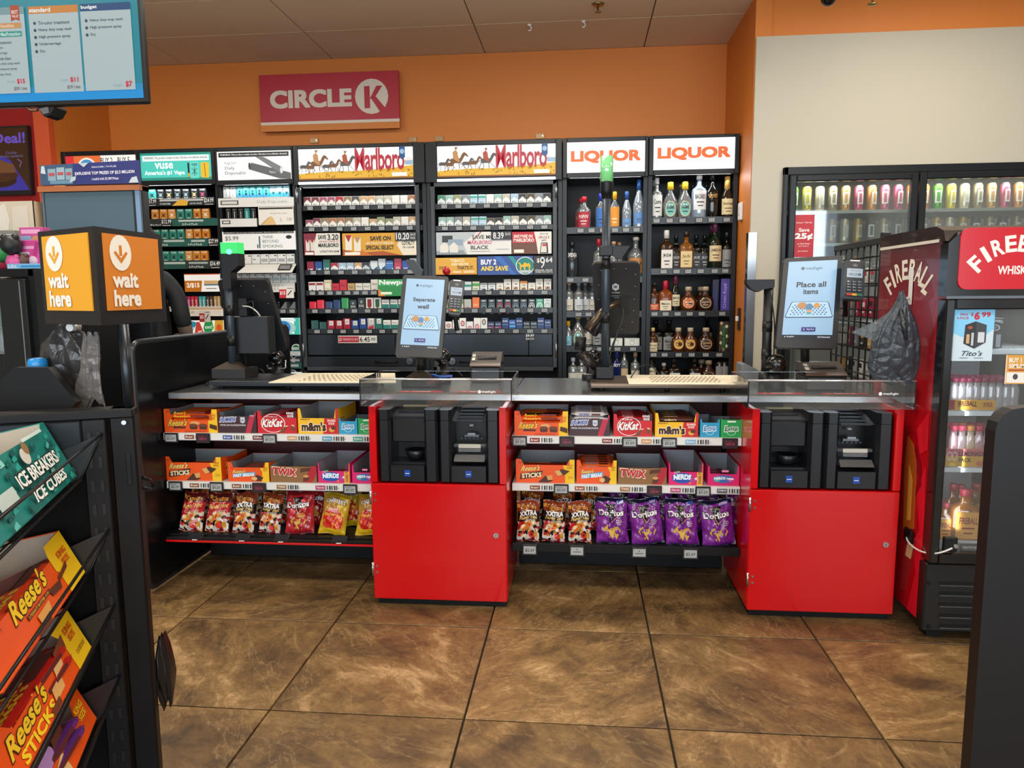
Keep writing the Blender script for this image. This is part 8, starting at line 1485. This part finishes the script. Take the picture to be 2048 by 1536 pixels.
# ice-mint gum box
TQ = '#177a72'; rg = random.Random(2); ic = []
for k in range(46): x, y = rg.random()*.94, rg.random()*.8; ic.append(('p', [(x, y), (min(1, x+.05), y+.01), (min(1, x+.04), min(1, y+.1)), (x-.0, min(1, y+.05))], M(rg.choice(['#2a9c92', '#0f5e58', '#5cb8ae', '#8ad0c8', '#0c4c4a']), .3)))
RB_ = W
y_f = -.08
t, P = rbox(BZ[0], -.52, -.045, 'ice', 'icy teal gum carton in the top basket of the near candy rack', h=.13, dp=.15, col=TQ, back=.04, cut=.9, cmds=ic+[('c', .56, .72, .045, .12, M('#c8c4bc')), ('c', .6, .82, .03, .1, M('#8a6a3c')), ('t', 'ICE BREAKERS', .36, .36, .86, .6, M('#101414'), {'b': .1}), ('t', 'ICE BREAKERS', .365, .38, .855, .58, M('#e8ece8'), {'b': .04}), ('t', 'ICE CUBES', .42, .1, .84, .3, M('#101414'), {'b': .1}), ('t', 'ICE CUBES', .425, .115, .835, .285, M('#e8ece8'), {'b': .045, 's': .03}), ('r', .12, .3, .3, .5, M('#b8c8c4')), ('r', .6, .9, .85, .95, M('#c8dcd8'))])
for k in range(8):
    c = ['#c8dcd0', '#e0b02c', '#2a9a6c', '#e8c83c', '#3aa8a0'][k % 5]
    mb = MB().lathe([(.001, 0), (.024, .003), (.03, .012), (.03, .05), (.026, .058), (.001, .06)], M(c, .25), 16).lathe([(.001, .059), (.02, .06), (.021, .068), (.018, .072), (.001, .073)], M('#e8e8e4', .3), 16)
    o = put('gum_bottle', mb, label='%s gum tub, %s inside the icy teal carton' % ({'#c8dcd0': 'pale mint', '#e0b02c': 'yellow', '#2a9a6c': 'green', '#e8c83c': 'bright yellow', '#3aa8a0': 'teal'}[c], nth(k)), cat='gum', group='gum tubs in the icy teal carton')
    o.location = Vec(t.location)+Rz @ P(.1+.02*(k % 2), .08+.1*(k//2), .03); o.rotation_euler = (1.2, .5, hdg+k)
big = dict(h=.105, dp=.15)
RE = [('r', .78, 0, 1, 1, M(YE)), ('p', [(.76, .5), (.8, .4), (.79, .7), (.81, .9), (.78, 1), (.76, .8)], M(YE)), ('t', "Reese's", .28, .46, .66, .86, M('#3a1606'), {'b': .1, 's': .1, 'rise': .1}), ('t', "Reese's", .285, .48, .655, .84, M('#f2c81c'), {'b': .04, 's': .1, 'rise': .1}), ('r', .36, .34, .62, .42, M('#5a1c10')), ('t', '3 PEANUT BUTTER CUPS', .37, .355, .61, .405, M('#f0c030'), {'res': 1}), ('t', 'KING', .84, .62, .95, .75, M('#d86010'), {'b': .05}), ('t', 'SIZE', .85, .46, .94, .59, M('#d86010'), {'b': .05}), ('t', '24', .14, .6, .18, .72, M('#b83010')), ('t', '24-2.8 OZ PACKS', .2, .04, .5, .1, M('#c82c08'), {'res': 1})]+[('p', [(.62, .26), (.72, .22), (.74, .36), (.6, .4)], M('#5a2a12')), ('p', [(.74, .34), (.86, .4), (.88, .5), (.74, .42)], M('#6a3016')), ('p', [(.42, .1), (.54, .12), (.56, .3), (.42, .28)], M('#d89a50')), ('p', [(.36, .02), (.5, .03), (.52, .16), (.36, .14)], M('#5a2a12'))]
t, P = rbox(BZ[1], -.55, -.045, 'reese', 'orange peanut butter cup carton with yellow end, second basket of the near rack', col=OR, cmds=RE, cut=.72, cx=.2, back=.05, **big)
for k in range(5):
    for l in range(2): rbar(t, P, .026+.024*k, .24, .012+.026*l+.02, .4, '#d8401c', "Reese's", '#f0c030', 'orange bar, %s across, %s layer, second basket carton of the near rack' % (nth(k), LAY[l]), 'bars in the large orange carton of the near rack')
ST = [('r', .8, 0, 1, 1, M(YE)), ('p', [(.74, 1), (.8, .7), (.8, 1)], M(YE)), ('t', "Reese's", .1, .3, .5, .66, M('#3a1606'), {'b': .1, 's': .1, 'rise': .1}), ('t', "Reese's", .105, .32, .495, .64, M('#f2c81c'), {'b': .04, 's': .1, 'rise': .1}), ('t', 'STICKS', .14, .05, .5, .26, M('#f2d020'), {'b': .05}), ('t', 'KING', .85, .66, .95, .8, M('#d86010'), {'b': .05}), ('t', 'SIZE', .86, .5, .94, .63, M('#d86010'), {'b': .05}), ('t', '210 PER PACK', .86, .2, .97, .3, M('#8a7010'), {'res': 1}), ('p', [(.66, .5), (.8, .52), (.82, .78), (.68, .7)], M('#7a4020')), ('p', [(.6, .36), (.7, .36), (.72, .6), (.62, .56)], M('#e0b878')), ('p', [(.5, .12), (.62, .14), (.64, .36), (.52, .34)], M('#dca860')), ('p', [(.44, .02), (.54, .04), (.54, .16), (.44, .14)], M('#6a3418'))]
t, P = rbox(BZ[2], -.55, -.045, 'stick', 'orange wafer stick carton with yellow end in the third basket of the near rack', col=OR, cmds=ST, cut=.6, cx=.2, back=.05, **big)
for k in range(6):
    for l in range(2): rbar(t, P, .024+.02*k, .23+.03*(k % 2), .01+.024*l+.015, .36, '#b8241c', "Reese's", '#f0c030', 'red bar, %s across, %s layer, third basket carton of the near rack' % (nth(k), LAY[l]), 'bars in the third basket carton of the near rack', rot=.05*(k % 3-1))
FB_ = [('r', .8, .0, 1, .0, M(YE)), ('t', "Reese's", .1, .3, .42, .66, M('#f2c81c'), {'b': .05, 's': .1}), ('t', 'KING', .86, .5, .96, .64, M('#f0c81c'), {'b': .05}), ('t', 'SIZE', .87, .34, .95, .47, M('#f0c81c'), {'b': .05}), ('p', [(.5, .02), (.62, .1), (.62, .5), (.52, .4)], M('#e0b878')), ('p', [(.56, .5), (.7, .4), (.72, .8), (.6, .8)], M('#5a2a12')), ('c', .5, .7, .08, .18, M('#b088c8'))]
t, P = rbox(BZ[3], -.55, -.045, 'fast', 'orange carton of purple and red bars in the fourth basket of the near rack', col=OR, cmds=FB_[1:], cut=.5, cx=.16, back=.05, **big)
for k in range(6):
    for l in range(2): rbar(t, P, .024+.02*k, .25-.03*(k % 2), .01+.024*l+.015, .34, ['#5a2a78', '#a01c34', '#3a1a2c'][k % 3], 'NUT', '#e0c040', ['purple', 'red', 'dark brown'][k % 3]+' bar, %s across, %s layer, fourth basket of the near rack' % (nth(k), LAY[l]), 'bars piled in the fourth basket of the near rack', rot=.12*(k % 3-1))
for k, z in enumerate(BZ): basket(z-.006, k)
# white paper band on the top rail
pb = [Vec((-.33, -.05, HT-.15)), Vec((-.28, -.04, HT-.02)), Vec((-.2, -.03, HT+.004))]
put('paper_band', MB().prism([(-.42, -.036, HT-.10), (-.4, -.036, HT-.10), (-.33, -.036, HT+.002), (-.25, -.036, HT+.004), (-.27, -.036, HT+.012), (-.36, -.036, HT+.01)][::-1], (0, .003, 0), M('#d8d6d2', .5)), loc=(0, 0, 0), label='crumpled white paper band hanging from the top rail of the near rack', cat='paper')
pbz = D.objects['paper_band']; pbz.location = O; pbz.rotation_euler = (0, 0, hdg)
# dark plastic bag end by the post near the floor, on the outer side
mb, rows = cbag('b', [(1270, 322, 326), (1300, 320, 332), (1330, 318, 340), (1355, 318, 343), (1380, 320, 345), (1400, 322, 344), (1408, 326, 340)], 1.56, '', M('#141416', .3), thick=.03, seed=3)
put('dark_bag', mb, loc=(W(330, 1408, 1.56).x, 1.56, W(330, 1408, 1.56).z), world=True, label='black plastic bag poking out beside the foot of the near rack post', cat='bag')
# wire hoop on the post
hp = W(296, 968, 1.54); put('wire_hoop', MB().tube([W(284, 955, 1.52), W(300, 960, 1.56), W(307, 970, 1.58), W(300, 978, 1.56), W(284, 976, 1.52)], .004, WR, 8), RT, world=True)
# black trapezoid hopper and blue-capped bottle at the far left
yh = 1.52; t = thing('black_hopper', 'black tapering plastic holder rising behind the candy rack at the left edge', 'holder', (W(60, 800, yh).x, yh, .9))
put('shell', MB().prism([W(-70, 830, yh), W(-70, 900, yh), W(100, 880, yh), W(152, 804, yh), W(96, 735, yh), W(28, 735, yh)], (0, .02, 0), M('#0c0b0b', .5, 0, 0, .3)), t, world=True)
t.location.z = t.location.z
p = W(73, 735, 1.57); t = thing('blue_cap_bottle', 'bottle with bright blue cap showing above the black holder', 'bottle', (p.x, 1.575, p.z-.16))
put('cap', MB().lathe([(.018, .15), (.021, .155), (.021, .172), (.018, .18), (.01, .182)], M('#1c86c8', .3), 18), t); put('body', MB().lathe([(.025, 0), (.028, .005), (.028, .11), (.018, .14), (.016, .15)], M('#c8b090', .3), 18), t)
# grey-brown carrier bags hanging at the sign
yb = 1.62
t = thing('carrier_bag', 'crumpled dark grey carrier bags hanging behind the wait here sign', 'bag', (W(150, 800, yb).x, yb, W(150, 808, yb).z))
mb, rows = cbag('b', [(640, 128, 145), (655, 122, 150), (670, 105, 165), (690, 85, 190), (720, 82, 198), (750, 92, 198), (780, 120, 200), (808, 145, 208)], yb, '', plastic('#3a3837', .97), thick=.03, seed=6)
put('film', mb, t, world=True)
mb, rows = cbag('b', [(668, 166, 198), (700, 164, 200), (740, 162, 199), (745, 162, 200), (780, 152, 204), (808, 150, 210)], yb-.04, '', plastic('#6a6460', .97), thick=.008, seed=9); put('folded_flap', mb, t, world=True, label='paler grey-brown folded flap')
put('hook_tip', MB().cyl(tuple(W(139, 655, yb-.035)), .009, .03, M('#c8c8c4', .3, .5), 12, 'y'), t, world=True); put('hook', MB().tube([W(122, 625, yb), W(124, 655, yb)], .006, M('#c8c8c4', .3, .5), 8), t, world=True)
# ================= LOTTERY MACHINE AND PERSON =================
yl = 3.95
t = thing('lottery_machine', 'tall black lottery vending machine with blank grey screen and prize header', 'vending machine', (W(190, 450, yl).x, yl, 0))
x0, x1 = W(84, 400, yl).x, W(286, 400, yl).x; zs0, zs1 = W(180, 560, yl).z, W(180, 374, yl).z
put('cabinet', MB().box((x0, yl, 0), (x1, yl+.06, zs1), M('#121417', .4), .006), t, world=True)
put('screen', MB().box((x0+.01, yl-.02, zs0), (x1-.005, yl, zs1-.0), M('#5d7584', .35), .006).art(fmap((x0+.01, yl-.02, zs0), (x1-x0-.015, 0, 0), (0, 0, zs1-zs0)), [('r', .03, .03, .95, .95, M('#1a1e22')), ('r', .04, .03, .93, .94, M('#546b78', .3)), ('r', .955, .0, 1, 1, M('#7f9ec0', .3))], .0006), t, world=True, label='blank grey-blue display')
q0 = [W(82, 371, yl-.03), W(278, 366, yl-.03), W(277, 320, yl-.03), W(79, 331, yl-.03)]
hb_ = MB().prism(q0, (0, .02, 0), M('#333a7a', .4)); q = qmap(*q0)
hb_.art(q, [('r', 0, 0, .34, 1, M('#3c5a78')), ('r', .08, .22, .16, .8, M('#8aa8b8')), ('r', .17, .25, .25, .85, M('#9ab4c0')), ('r', .26, .24, .33, .78, M('#8aa8b8')), ('r', .09, .45, .15, .6, M('#b8505a')), ('r', .18, .48, .24, .62, M('#b8505a')), ('r', .27, .46, .32, .6, M('#b8505a')), ('p', [(.01, .6), (.06, .55), (.05, .95), (.02, .95)], M('#c8d4d8')), ('p', [(.4, 1), (.45, .8), (.5, 1)], M('#b8c8d0')), ('r', .1, .05, .33, .22, M('#6a90a8')), ('p', [(.3, .1), (.36, .2), (.37, .4), (.32, .36)], M('#b8c8d0')), ('p', [(.9, .02), (1, .02), (.98, .3), (.93, .25)], M('#c8d4d8')),
    ('t', 'Arizona Lottery  |  love the play', .53, .72, .78, .84, M('#dfe4f4'), {'res': 1}), ('t', 'EXPLOSIVE TOP PRIZES OF $2.5 MILLION', .36, .42, .96, .58, M('#f0f2fa'), {'b': .03}), ('t', 'Loaded with $1,000 Prizes', .53, .16, .8, .3, M('#e8ecf8'), {'b': .01})], .0006)
put('header_sign', hb_, t, world=True, label='dark blue prize header')
put('header_base', MB().box((x0, yl-.03, q0[0].z-.035), (x1, yl+.06, q0[0].z-.006), M('#b06a40', .5)).box((x0, yl, zs1), (x1, yl+.06, q0[0].z-.035), M('#3a4650', .4)), t, world=True)
# person: black T-shirt, back to the viewer, mostly hidden
YP_ = 4.45
pp = W(287, 600, YP_); px0 = pp.x
me = D.meshes.new('person'); J = [(0, 0, .95), (0, .0, 1.12), (0, 0, 1.3), (0, .01, 1.44), (0, .0, 1.54), (0, -.01, 1.66), (0, -.01, 1.74),
    (.13, 0, 1.44), (.20, .0, 1.38), (.235, .02, 1.22), (.255, -.03, 1.12), (.16, -.2, 1.10), (.1, -.27, 1.09),
    (-.13, 0, 1.44), (-.20, .0, 1.38), (-.235, .02, 1.2), (-.24, -.03, 1.1), (-.16, -.2, 1.08), (-.1, -.27, 1.08),
    (.1, 0, .88), (.1, -.02, .5), (.1, .02, .1), (.11, -.1, .04), (-.1, 0, .88), (-.1, -.02, .5), (-.1, .02, .1), (-.11, -.1, .04)]
Ed = [(0, 1), (1, 2), (2, 3), (3, 4), (4, 5), (5, 6), (3, 7), (7, 8), (8, 9), (9, 10), (10, 11), (11, 12), (3, 13), (13, 14), (14, 15), (15, 16), (16, 17), (17, 18), (0, 19), (19, 20), (20, 21), (21, 22), (0, 23), (23, 24), (24, 25), (25, 26)]
RD = [.15, .145, .15, .12, .055, .085, .07, .085, .065, .055, .045, .035, .03, .085, .065, .055, .045, .035, .03, .1, .065, .05, .04, .1, .065, .05, .04]
me.from_pydata(J, Ed, []); po = D.objects.new('person', me); COL.objects.link(po)
po.modifiers.new('skin', 'SKIN'); sv = me.skin_vertices[0].data
for i, r in enumerate(RD): sv[i].radius = (r*(1.15 if i < 4 else 1), r*(.75 if i < 4 else 1)); sv[i].use_root = (i == 0)
ss_ = po.modifiers.new('sub', 'SUBSURF'); ss_.levels = 1; ss_.render_levels = 1
dg = bpy.context.evaluated_depsgraph_get(); m2 = D.meshes.new_from_object(po.evaluated_get(dg)); po.modifiers.clear(); po.data = m2
for c in ('#8a7466', '#141619', '#23262e'): m2.materials.append(M(c, .7))
for p in m2.polygons:
    c = p.center; p.use_smooth = True
    p.material_index = 1 if (.93 < c.z < 1.52 and not (abs(c.x) > .19 and c.z < 1.17) and c.y > -.12) else (2 if c.z < .95 else 0)
po.location = (px0, YP_, 0); po.rotation_euler = (0, 0, PI+.25); tag(po, 'person in a black T-shirt standing behind the lottery machine, back half hidden', 'person')
put('hair', MB().lathe([(.001, .12), (.06, .11), (.098, .06), (.105, 0), (.1, -.06), (.08, -.08)][::-1], M('#1c1612', .8), 20, (0, -.01, 1.69), sy=1.1), po)
# ================= FAR LEFT: RED MENU WALL, BOX, TOYS, SMALL FRIDGE, HANGING TV =================
ym = YL+.14
q0 = [W(-120, 392, ym), W(75, 386, ym), W(66, 254, ym), W(-120, 262, ym)]
t = thing('menu_screen', 'dim menu screen reading Deal with a burger on purple, on the red wall', 'screen', (q0[0].x, ym-.05, q0[0].z)); q0 = [p-Vec((0, .06, 0)) for p in q0]
mb = MB().prism([p for p in q0], (0, .04, 0), M('#2a2422', .4)); q = qmap(*q0); e = lambda h, k=.45: M(h, .3, 0, k)
mb.art(q, [('r', .0, .03, .985, .97, e('#4a2c18')), ('p', [(.0, .03), (.985, .03), (.8, .5), (.6, .62), (.3, .66), (0, .5)], e('#4438a0', .6)), ('t', 'Meal Deal!', .28, .74, .97, .9, e('#6a50b8', .7), {'b': .04}), ('t', 'Cheddar', .76, .58, .88, .62, e('#7a6a9a')), ('t', 'chicken sandwich', .7, .53, .94, .57, e('#7a6a9a')), ('c', .68, .18, .18, .1, e('#3a2010', .3)), ('c', .68, .26, .2, .1, e('#5a3420', .4)), ('p', [(.5, .3), (.86, .3), (.84, .42), (.7, .5), (.54, .44)], e('#8a5a34', .4)), ('l', [(.88, .5), (.92, .46), (.9, .38)], .008, e('#8a7ac0'), 1.5)], .0008)
put('display', mb, t, world=True); put('bezel', MB().prism([q0[0]+Vec((0, -.004, -.02)), q0[1]+Vec((0, -.004, -.02)), q0[1]+Vec((0, -.004, .01)), q0[0]+Vec((0, -.004, .01))], (0, .045, 0), M('#1c1a1a', .4)), t, world=True)
put('trim_2', MB().box((-6.3, YL+.1, W(30, 405, YL).z-.05), (pa.x, YL+.15, W(30, 405, YL).z+.02), M('#8a1c1c', .45)), kind='structure')
yx = 3.9
a, b = W(-40, 470, yx), W(66, 405, yx)
t = thing('cardboard_box', 'open tan cardboard box standing on the small fridge behind the toys', 'box', (a.x, yx, a.z)); CB = M('#c2a684', .8)
w_, h_ = b.x-a.x, W(50, 402, yx).z-W(50, 478, yx).z
put('shell', MB().box((0, 0, 0), (w_, .004, h_), M('#cfc2ac', .8)).box((w_-.004, 0, 0), (w_, .35, h_), CB).box((0, .346, 0), (w_, .35, h_), CB).box((0, 0, 0), (.004, .35, h_), CB).box((0, 0, 0), (w_, .35, .004), CB), t)
put('torn_paper', MB().art(fmap((0, -.0005, 0), (w_, 0, 0), (0, 0, h_)), [('p', [(.1, .2), (.5, .05), (.56, .5), (.5, .95), (.3, .8), (.1, .9)], M('#e0d8ca')), ('p', [(.6, .1), (.9, .15), (.9, .9), (.62, .85)], M('#d8cebc'))], .0006), t)
t.location.z = W(50, 478, yx).z
# toys and their boxes on the fridge
fz = W(40, 538, 3.45).z
zt0 = W(30, 478, 3.9).z
put('fridge_riser', MB().box((W(-60, 480, 3.75).x, 3.7, fz), (W(60, 480, 3.75).x, 4.3, zt0), BLK2), loc=(0, 0, 0), label='black riser block on the small fridge under the cardboard box', cat='riser')
def toybox(u0, u1, v0, v1, y, col, cmds, lab):
    a, b = W(u0, v1, y), W(u1, v0, y); mb = MB().box((0, 0, 0), (b.x-a.x, .06, b.z-fz), M(col, .35), .002).art(fmap((0, 0, 0), (b.x-a.x, 0, 0), (0, 0, b.z-fz)), cmds, .0006)
    put('toy_package', mb, loc=(a.x, y, fz), label=lab, cat='toy')
toybox(43, 84, 454, 520, 3.6, '#c85a9a', [('r', .05, .6, .5, .8, M('#8ab8dc')), ('c', .7, .7, .2, .1, M('#c8a070')), ('r', .1, .85, .9, .95, M('#e8b0d0')), ('r', .1, .3, .9, .5, M('#d870a8'))], 'tall pink toy package beside the wait here sign')
toybox(30, 78, 480, 526, 3.52, '#d04a90', [('r', .1, .7, .9, .8, M('#e8a0c8')), ('p', [(.6, .1), (.75, .1), (.98, .9), (.85, .95)], M('#b83078')), ('r', .1, .5, .6, .6, M('#c8c0c8')), ('c', .3, .2, .15, .12, M('#f0c0d8'))], 'pink toy package with a magenta stripe in front of the tall one')
toybox(14, 84, 527, 539, 3.44, '#7ab8dc', [('t', 'L.O.L.', .05, .2, .3, .8, M('#f0f4f8'), {'b': .06}), ('r', .4, .3, .95, .7, M('#3a90c8'))], 'long low pale blue toy package at the front edge of the fridge')
toybox(-30, 28, 460, 500, 3.65, '#8a8a80', [('c', .4, .6, .15, .2, M('#e0c040')), ('r', .5, .4, .9, .9, M('#d8d8dc')), ('r', .1, .1, .9, .3, M('#222222'))], 'grey illustrated toy package with black band at the left edge')
for k, (u, v, c, cn, r) in enumerate(((3, 505, '#2a8a4a', 'green', .05), (18, 510, '#3a4a5c', 'slate blue', .045), (8, 527, '#c83a50', 'red', .05), (27, 524, '#d85a9a', 'pink', .035), (46, 521, '#5a3a34', 'brown', .033), (72, 522, '#c8a8b8', 'pale pink', .033), (22, 490, '#1c1c20', 'black', .05))):
    p = W(u, v, 3.48+.03*(k % 3)); mb = MB().ball((0, 0, r), r, M(c, .5), 16).ball((-r*.6, -.005, r*1.75), r*.35, M(c, .5), 10).ball((r*.6, -.005, r*1.75), r*.35, M(c, .5), 10)
    t = put('toy_ball', mb, loc=(p.x, 3.48+.03*(k % 3), max(fz, p.z-r)), label='%s round toy with two small ears on the small fridge' % cn, cat='toy')
# sunglasses-like black goggles on top
# small fridge
yf = 3.42; t = thing('small_fridge', 'black glass-front fridge of bottled drinks at the left edge', 'fridge', (W(0, 600, yf).x, yf, 0)); x0, x1 = W(-120, 600, yf).x, W(72, 600, yf).x
put('case', MB().box((x0, yf+.45, 0), (x1, yf+.47, fz), BLK).box((x1-.03, yf, 0), (x1, yf+.45, fz), BLK).box((x0, yf, fz-.04), (x1, yf+.45, fz), BLK, .004).box((x0, yf, 0), (x1, yf+.45, .12), BLK).box((x1-.002, yf-.002, 0), (x1+.22, yf+.3, fz-.005), M('#121416', .4), .004), t, world=True)
gx1 = W(12, 650, yf).x; gz0, gz1 = W(10, 708, yf).z, W(10, 570, yf).z
d = put('door', MB().box((gx1, yf-.03, gz0-.3), (x1-.03, yf, fz-.05), M('#15181a', .35), .004).box((x0, yf-.03, gz1), (gx1, yf, fz-.05), M('#15181a', .35), .003).box((x0, yf-.03, gz0-.3), (gx1, yf, gz0), M('#15181a', .35), .003), t, world=True)
put('glass', MB().box((x0, yf-.014, gz0), (gx1, yf-.01, gz1), CLEAR), d, world=True); put('edge_strip', MB().box((x1-.06, yf-.032, .1), (x1-.055, yf-.028, fz-.06), CHROME), d, world=True)
put('brand_plate', MB().box((W(-4, 718, yf).x, yf-.034, W(0, 726, yf).z), (W(6, 718, yf).x, yf-.03, W(0, 712, yf).z), M('#b8bcc0', .3, .6)), d, world=True)
for r, v in enumerate((602, 652, 704)):
    z = W(0, v, yf+.1).z; put('shelf', MB().box((x0, yf+.05, z-.01), (x1-.03, yf+.44, z), M('#9aa4a8', .4, .4)), t, world=True)
    for k in range(4):
        c, cn = [('#3a8a7a', 'teal'), ('#a8b8c0', 'pale'), ('#2a6a58', 'green'), ('#c8c0b0', 'cream')][(k+r) % 4]; p = W(-16+9*k, v, yf+.12)
        put('drink_bottle', MB().lathe([(.022, 0), (.026, .006), (.026, .09), (.012, .12), (.011, .135), (.013, .136), (.013, .15)], M(c, .25), 14), loc=(p.x, yf+.12, z), label='%s drink bottle, %s on the %s shelf of the left edge fridge' % (cn, nth(k), ['top', 'middle', 'lower'][r]), cat='bottle', group='bottles in the left edge fridge')
area('fridge_lamp_light', (W(-30, 580, yf+.1).x, yf+.1, gz1+.02), (0, 0, 0), .3, .05, .8)
# hanging menu TV
yt = 2.35
q0 = [W(-150, 213, yt), W(293, 208, yt), None, None]; x0 = q0[0].x; x1 = (W(293, 208, yt).x+W(283, 0, yt).x)/2; z0 = (W(0, 212, yt).z+W(293, 208, yt).z)/2; z1 = z0+.62
t = thing('menu_television', 'hanging screen listing standard and budget car wash prices', 'screen', (x0, yt, z0)); w_, h_ = x1-x0, z1-z0
put('housing', MB().box((0, .002, 0), (w_, .025, h_), M('#101214', .3), .004), t)
X = lambda u: (W(u, 120, yt).x-x0)/w_; Z = lambda v: (W(150, v, yt).z-z0)/h_; e = lambda h, k=.5: M(h, .25, 0, k*.78); ink = e('#2c3c4a', .35); PC = e('#a6b6ba', .75)
BD = '#1c8ca0'
cm = [('r', 0.004, .025, .985, .985, e('#1f8698', .62)), ('r', .004, .025, .985, .07, e('#1c8cd0', .75)), ('r', .004, .07, .985, .1, e('#1e8ab8', .7))]
def col_(u0, u1, head, hc, items, single, mo, vz=183):
    c = [('r', X(u0), Z(vz), X(u1), Z(9), PC), ('r', X(u0), Z(24), X(u1), Z(9), e(hc, .6)), ('t', head, X(u0+2), Z(21), X(u0+4+len(head)*5), Z(12), e('#d8e0e0', .8), {'b': .04})]
    for i, it in enumerate(items):
        v = 43+14.3*i; c += [('c', X(u0+11), Z(v), .0065, .0065*w_/h_, ink), ('t', it, X(u0+18), Z(v+3.5), X(u0+18+len(it)*3.3), Z(v-3.5), ink, {'b': .02})]
    if mo: c += [('t', 'single', X(u1-46), Z(163), X(u1-29), Z(156), e('#7a8a90', .5), {'b': 0}), ('t', single, X(u1-25), Z(165), X(u1-9), Z(154), e('#a02438', .5), {'b': .05}), ('t', mo, X(u1-32), Z(178), X(u1-6), Z(170), e('#5a4a5a', .45), {'b': .03})]
    else: c += [('t', 'single', X(u1-44), Z(178), X(u1-26), Z(170), e('#7a8a90', .5), {'b': 0}), ('t', single, X(u1-19), Z(179), X(u1-6), Z(166), e('#a02438', .5), {'b': .05})]
    return c
cm += col_(64, 163, 'standard', '#c8823c', ['Tri-color treatment', 'Heavy duty soap wash', 'High pressure spray', 'Undercarriage', 'Dry'], '$11', '$19 / mo')
cm += col_(168, 268, 'budget', '#1c4a7c', ['Heavy duty soap wash', 'High pressure spray', 'Dry'], '$7', None)
cm += col_(-60, 57, 'premium', '#7a98a0', [], '$15', '$39 / mo')
cm += [('r', X(-55), Z(52), X(50), Z(41), e('#c8905c', .6)), ('t', 'VisionShine', X(6), Z(50), X(36), Z(43), e('#e0d0b8', .7)), ('r', X(-55), Z(69), X(50), Z(58), e('#3c9890', .6)), ('t', 'MaxProtection', X(8), Z(67), X(47), Z(60), e('#cfe4e0', .7)),
       ('p', [(X(31), Z(6)), (X(48), Z(6)), (X(48), Z(38)), (X(40), Z(34)), (X(31), Z(38))], e('#b04428', .6)), ('t', 'BEST', X(33), Z(23), X(46), Z(16), e('#e8d8d0', .7)), ('t', 'VALUE', X(33), Z(31), X(46), Z(25), e('#e8d8d0', .7))]
for i, it in enumerate(('Tri-color treatment', 'Rain protection', 'Undercarriage', 'Wheel side blast', 'Heavy duty soap wash', 'High pressure spray', 'Spot free rinse')): cm.append(('t', it, X((28, 10, 18, 24, 41, 35, 22)[i]-len(it)*2.6), Z(83+10.8*i), X((28, 10, 18, 24, 41, 35, 22)[i]), Z(77+10.8*i), ink, {'b': .01}))
put('display', MB().art(fmap((0, .0018, 0), (w_, 0, 0), (0, 0, h_)), cm, .0004), t, label='glowing price menu')
put('ceiling_mount', MB().cyl((w_*.5, .05, h_-.1), .02, ZC-z0-h_+.1, M('#888888', .3, .8), 12).box((w_*.35, .045, h_*.4), (w_*.65, .07, h_*.8), BLK), t)
put('side_bracket', MB().box((w_, .01, h_-.1), (w_+.012, .04, h_), M('#9a9a9a', .3, .8)), t)
# little camera under the TV
yc = 2.36; p = W(88, 218, yc); t = thing('security_camera', 'small black security camera hanging under the price screen', 'camera', (p.x, yc, W(88, 208, yc).z))
put('housing', MB().prism([W(72, 212, yc), W(88, 233, yc), W(100, 230, yc), W(109, 214, yc), W(104, 208, yc), W(75, 207, yc)], (0, .06, 0), BLK), t, world=True); put('lens_window', MB().prism([W(79, 218, yc), W(88, 229, yc), W(99, 226, yc), W(97, 214, yc)], (0, -.003, 0), M('#5a5c60', .2)), t, world=True)
put('arm', MB().tube([W(54, 214, yc), W(62, 221, yc), W(75, 220, yc)], .005, M('#6a4a3a', .3, .5), 8).tube([W(90, 209, yc), W(90, 204, yc)+Vec((0, .01, 0))], .008, BLK, 8), t, world=True)
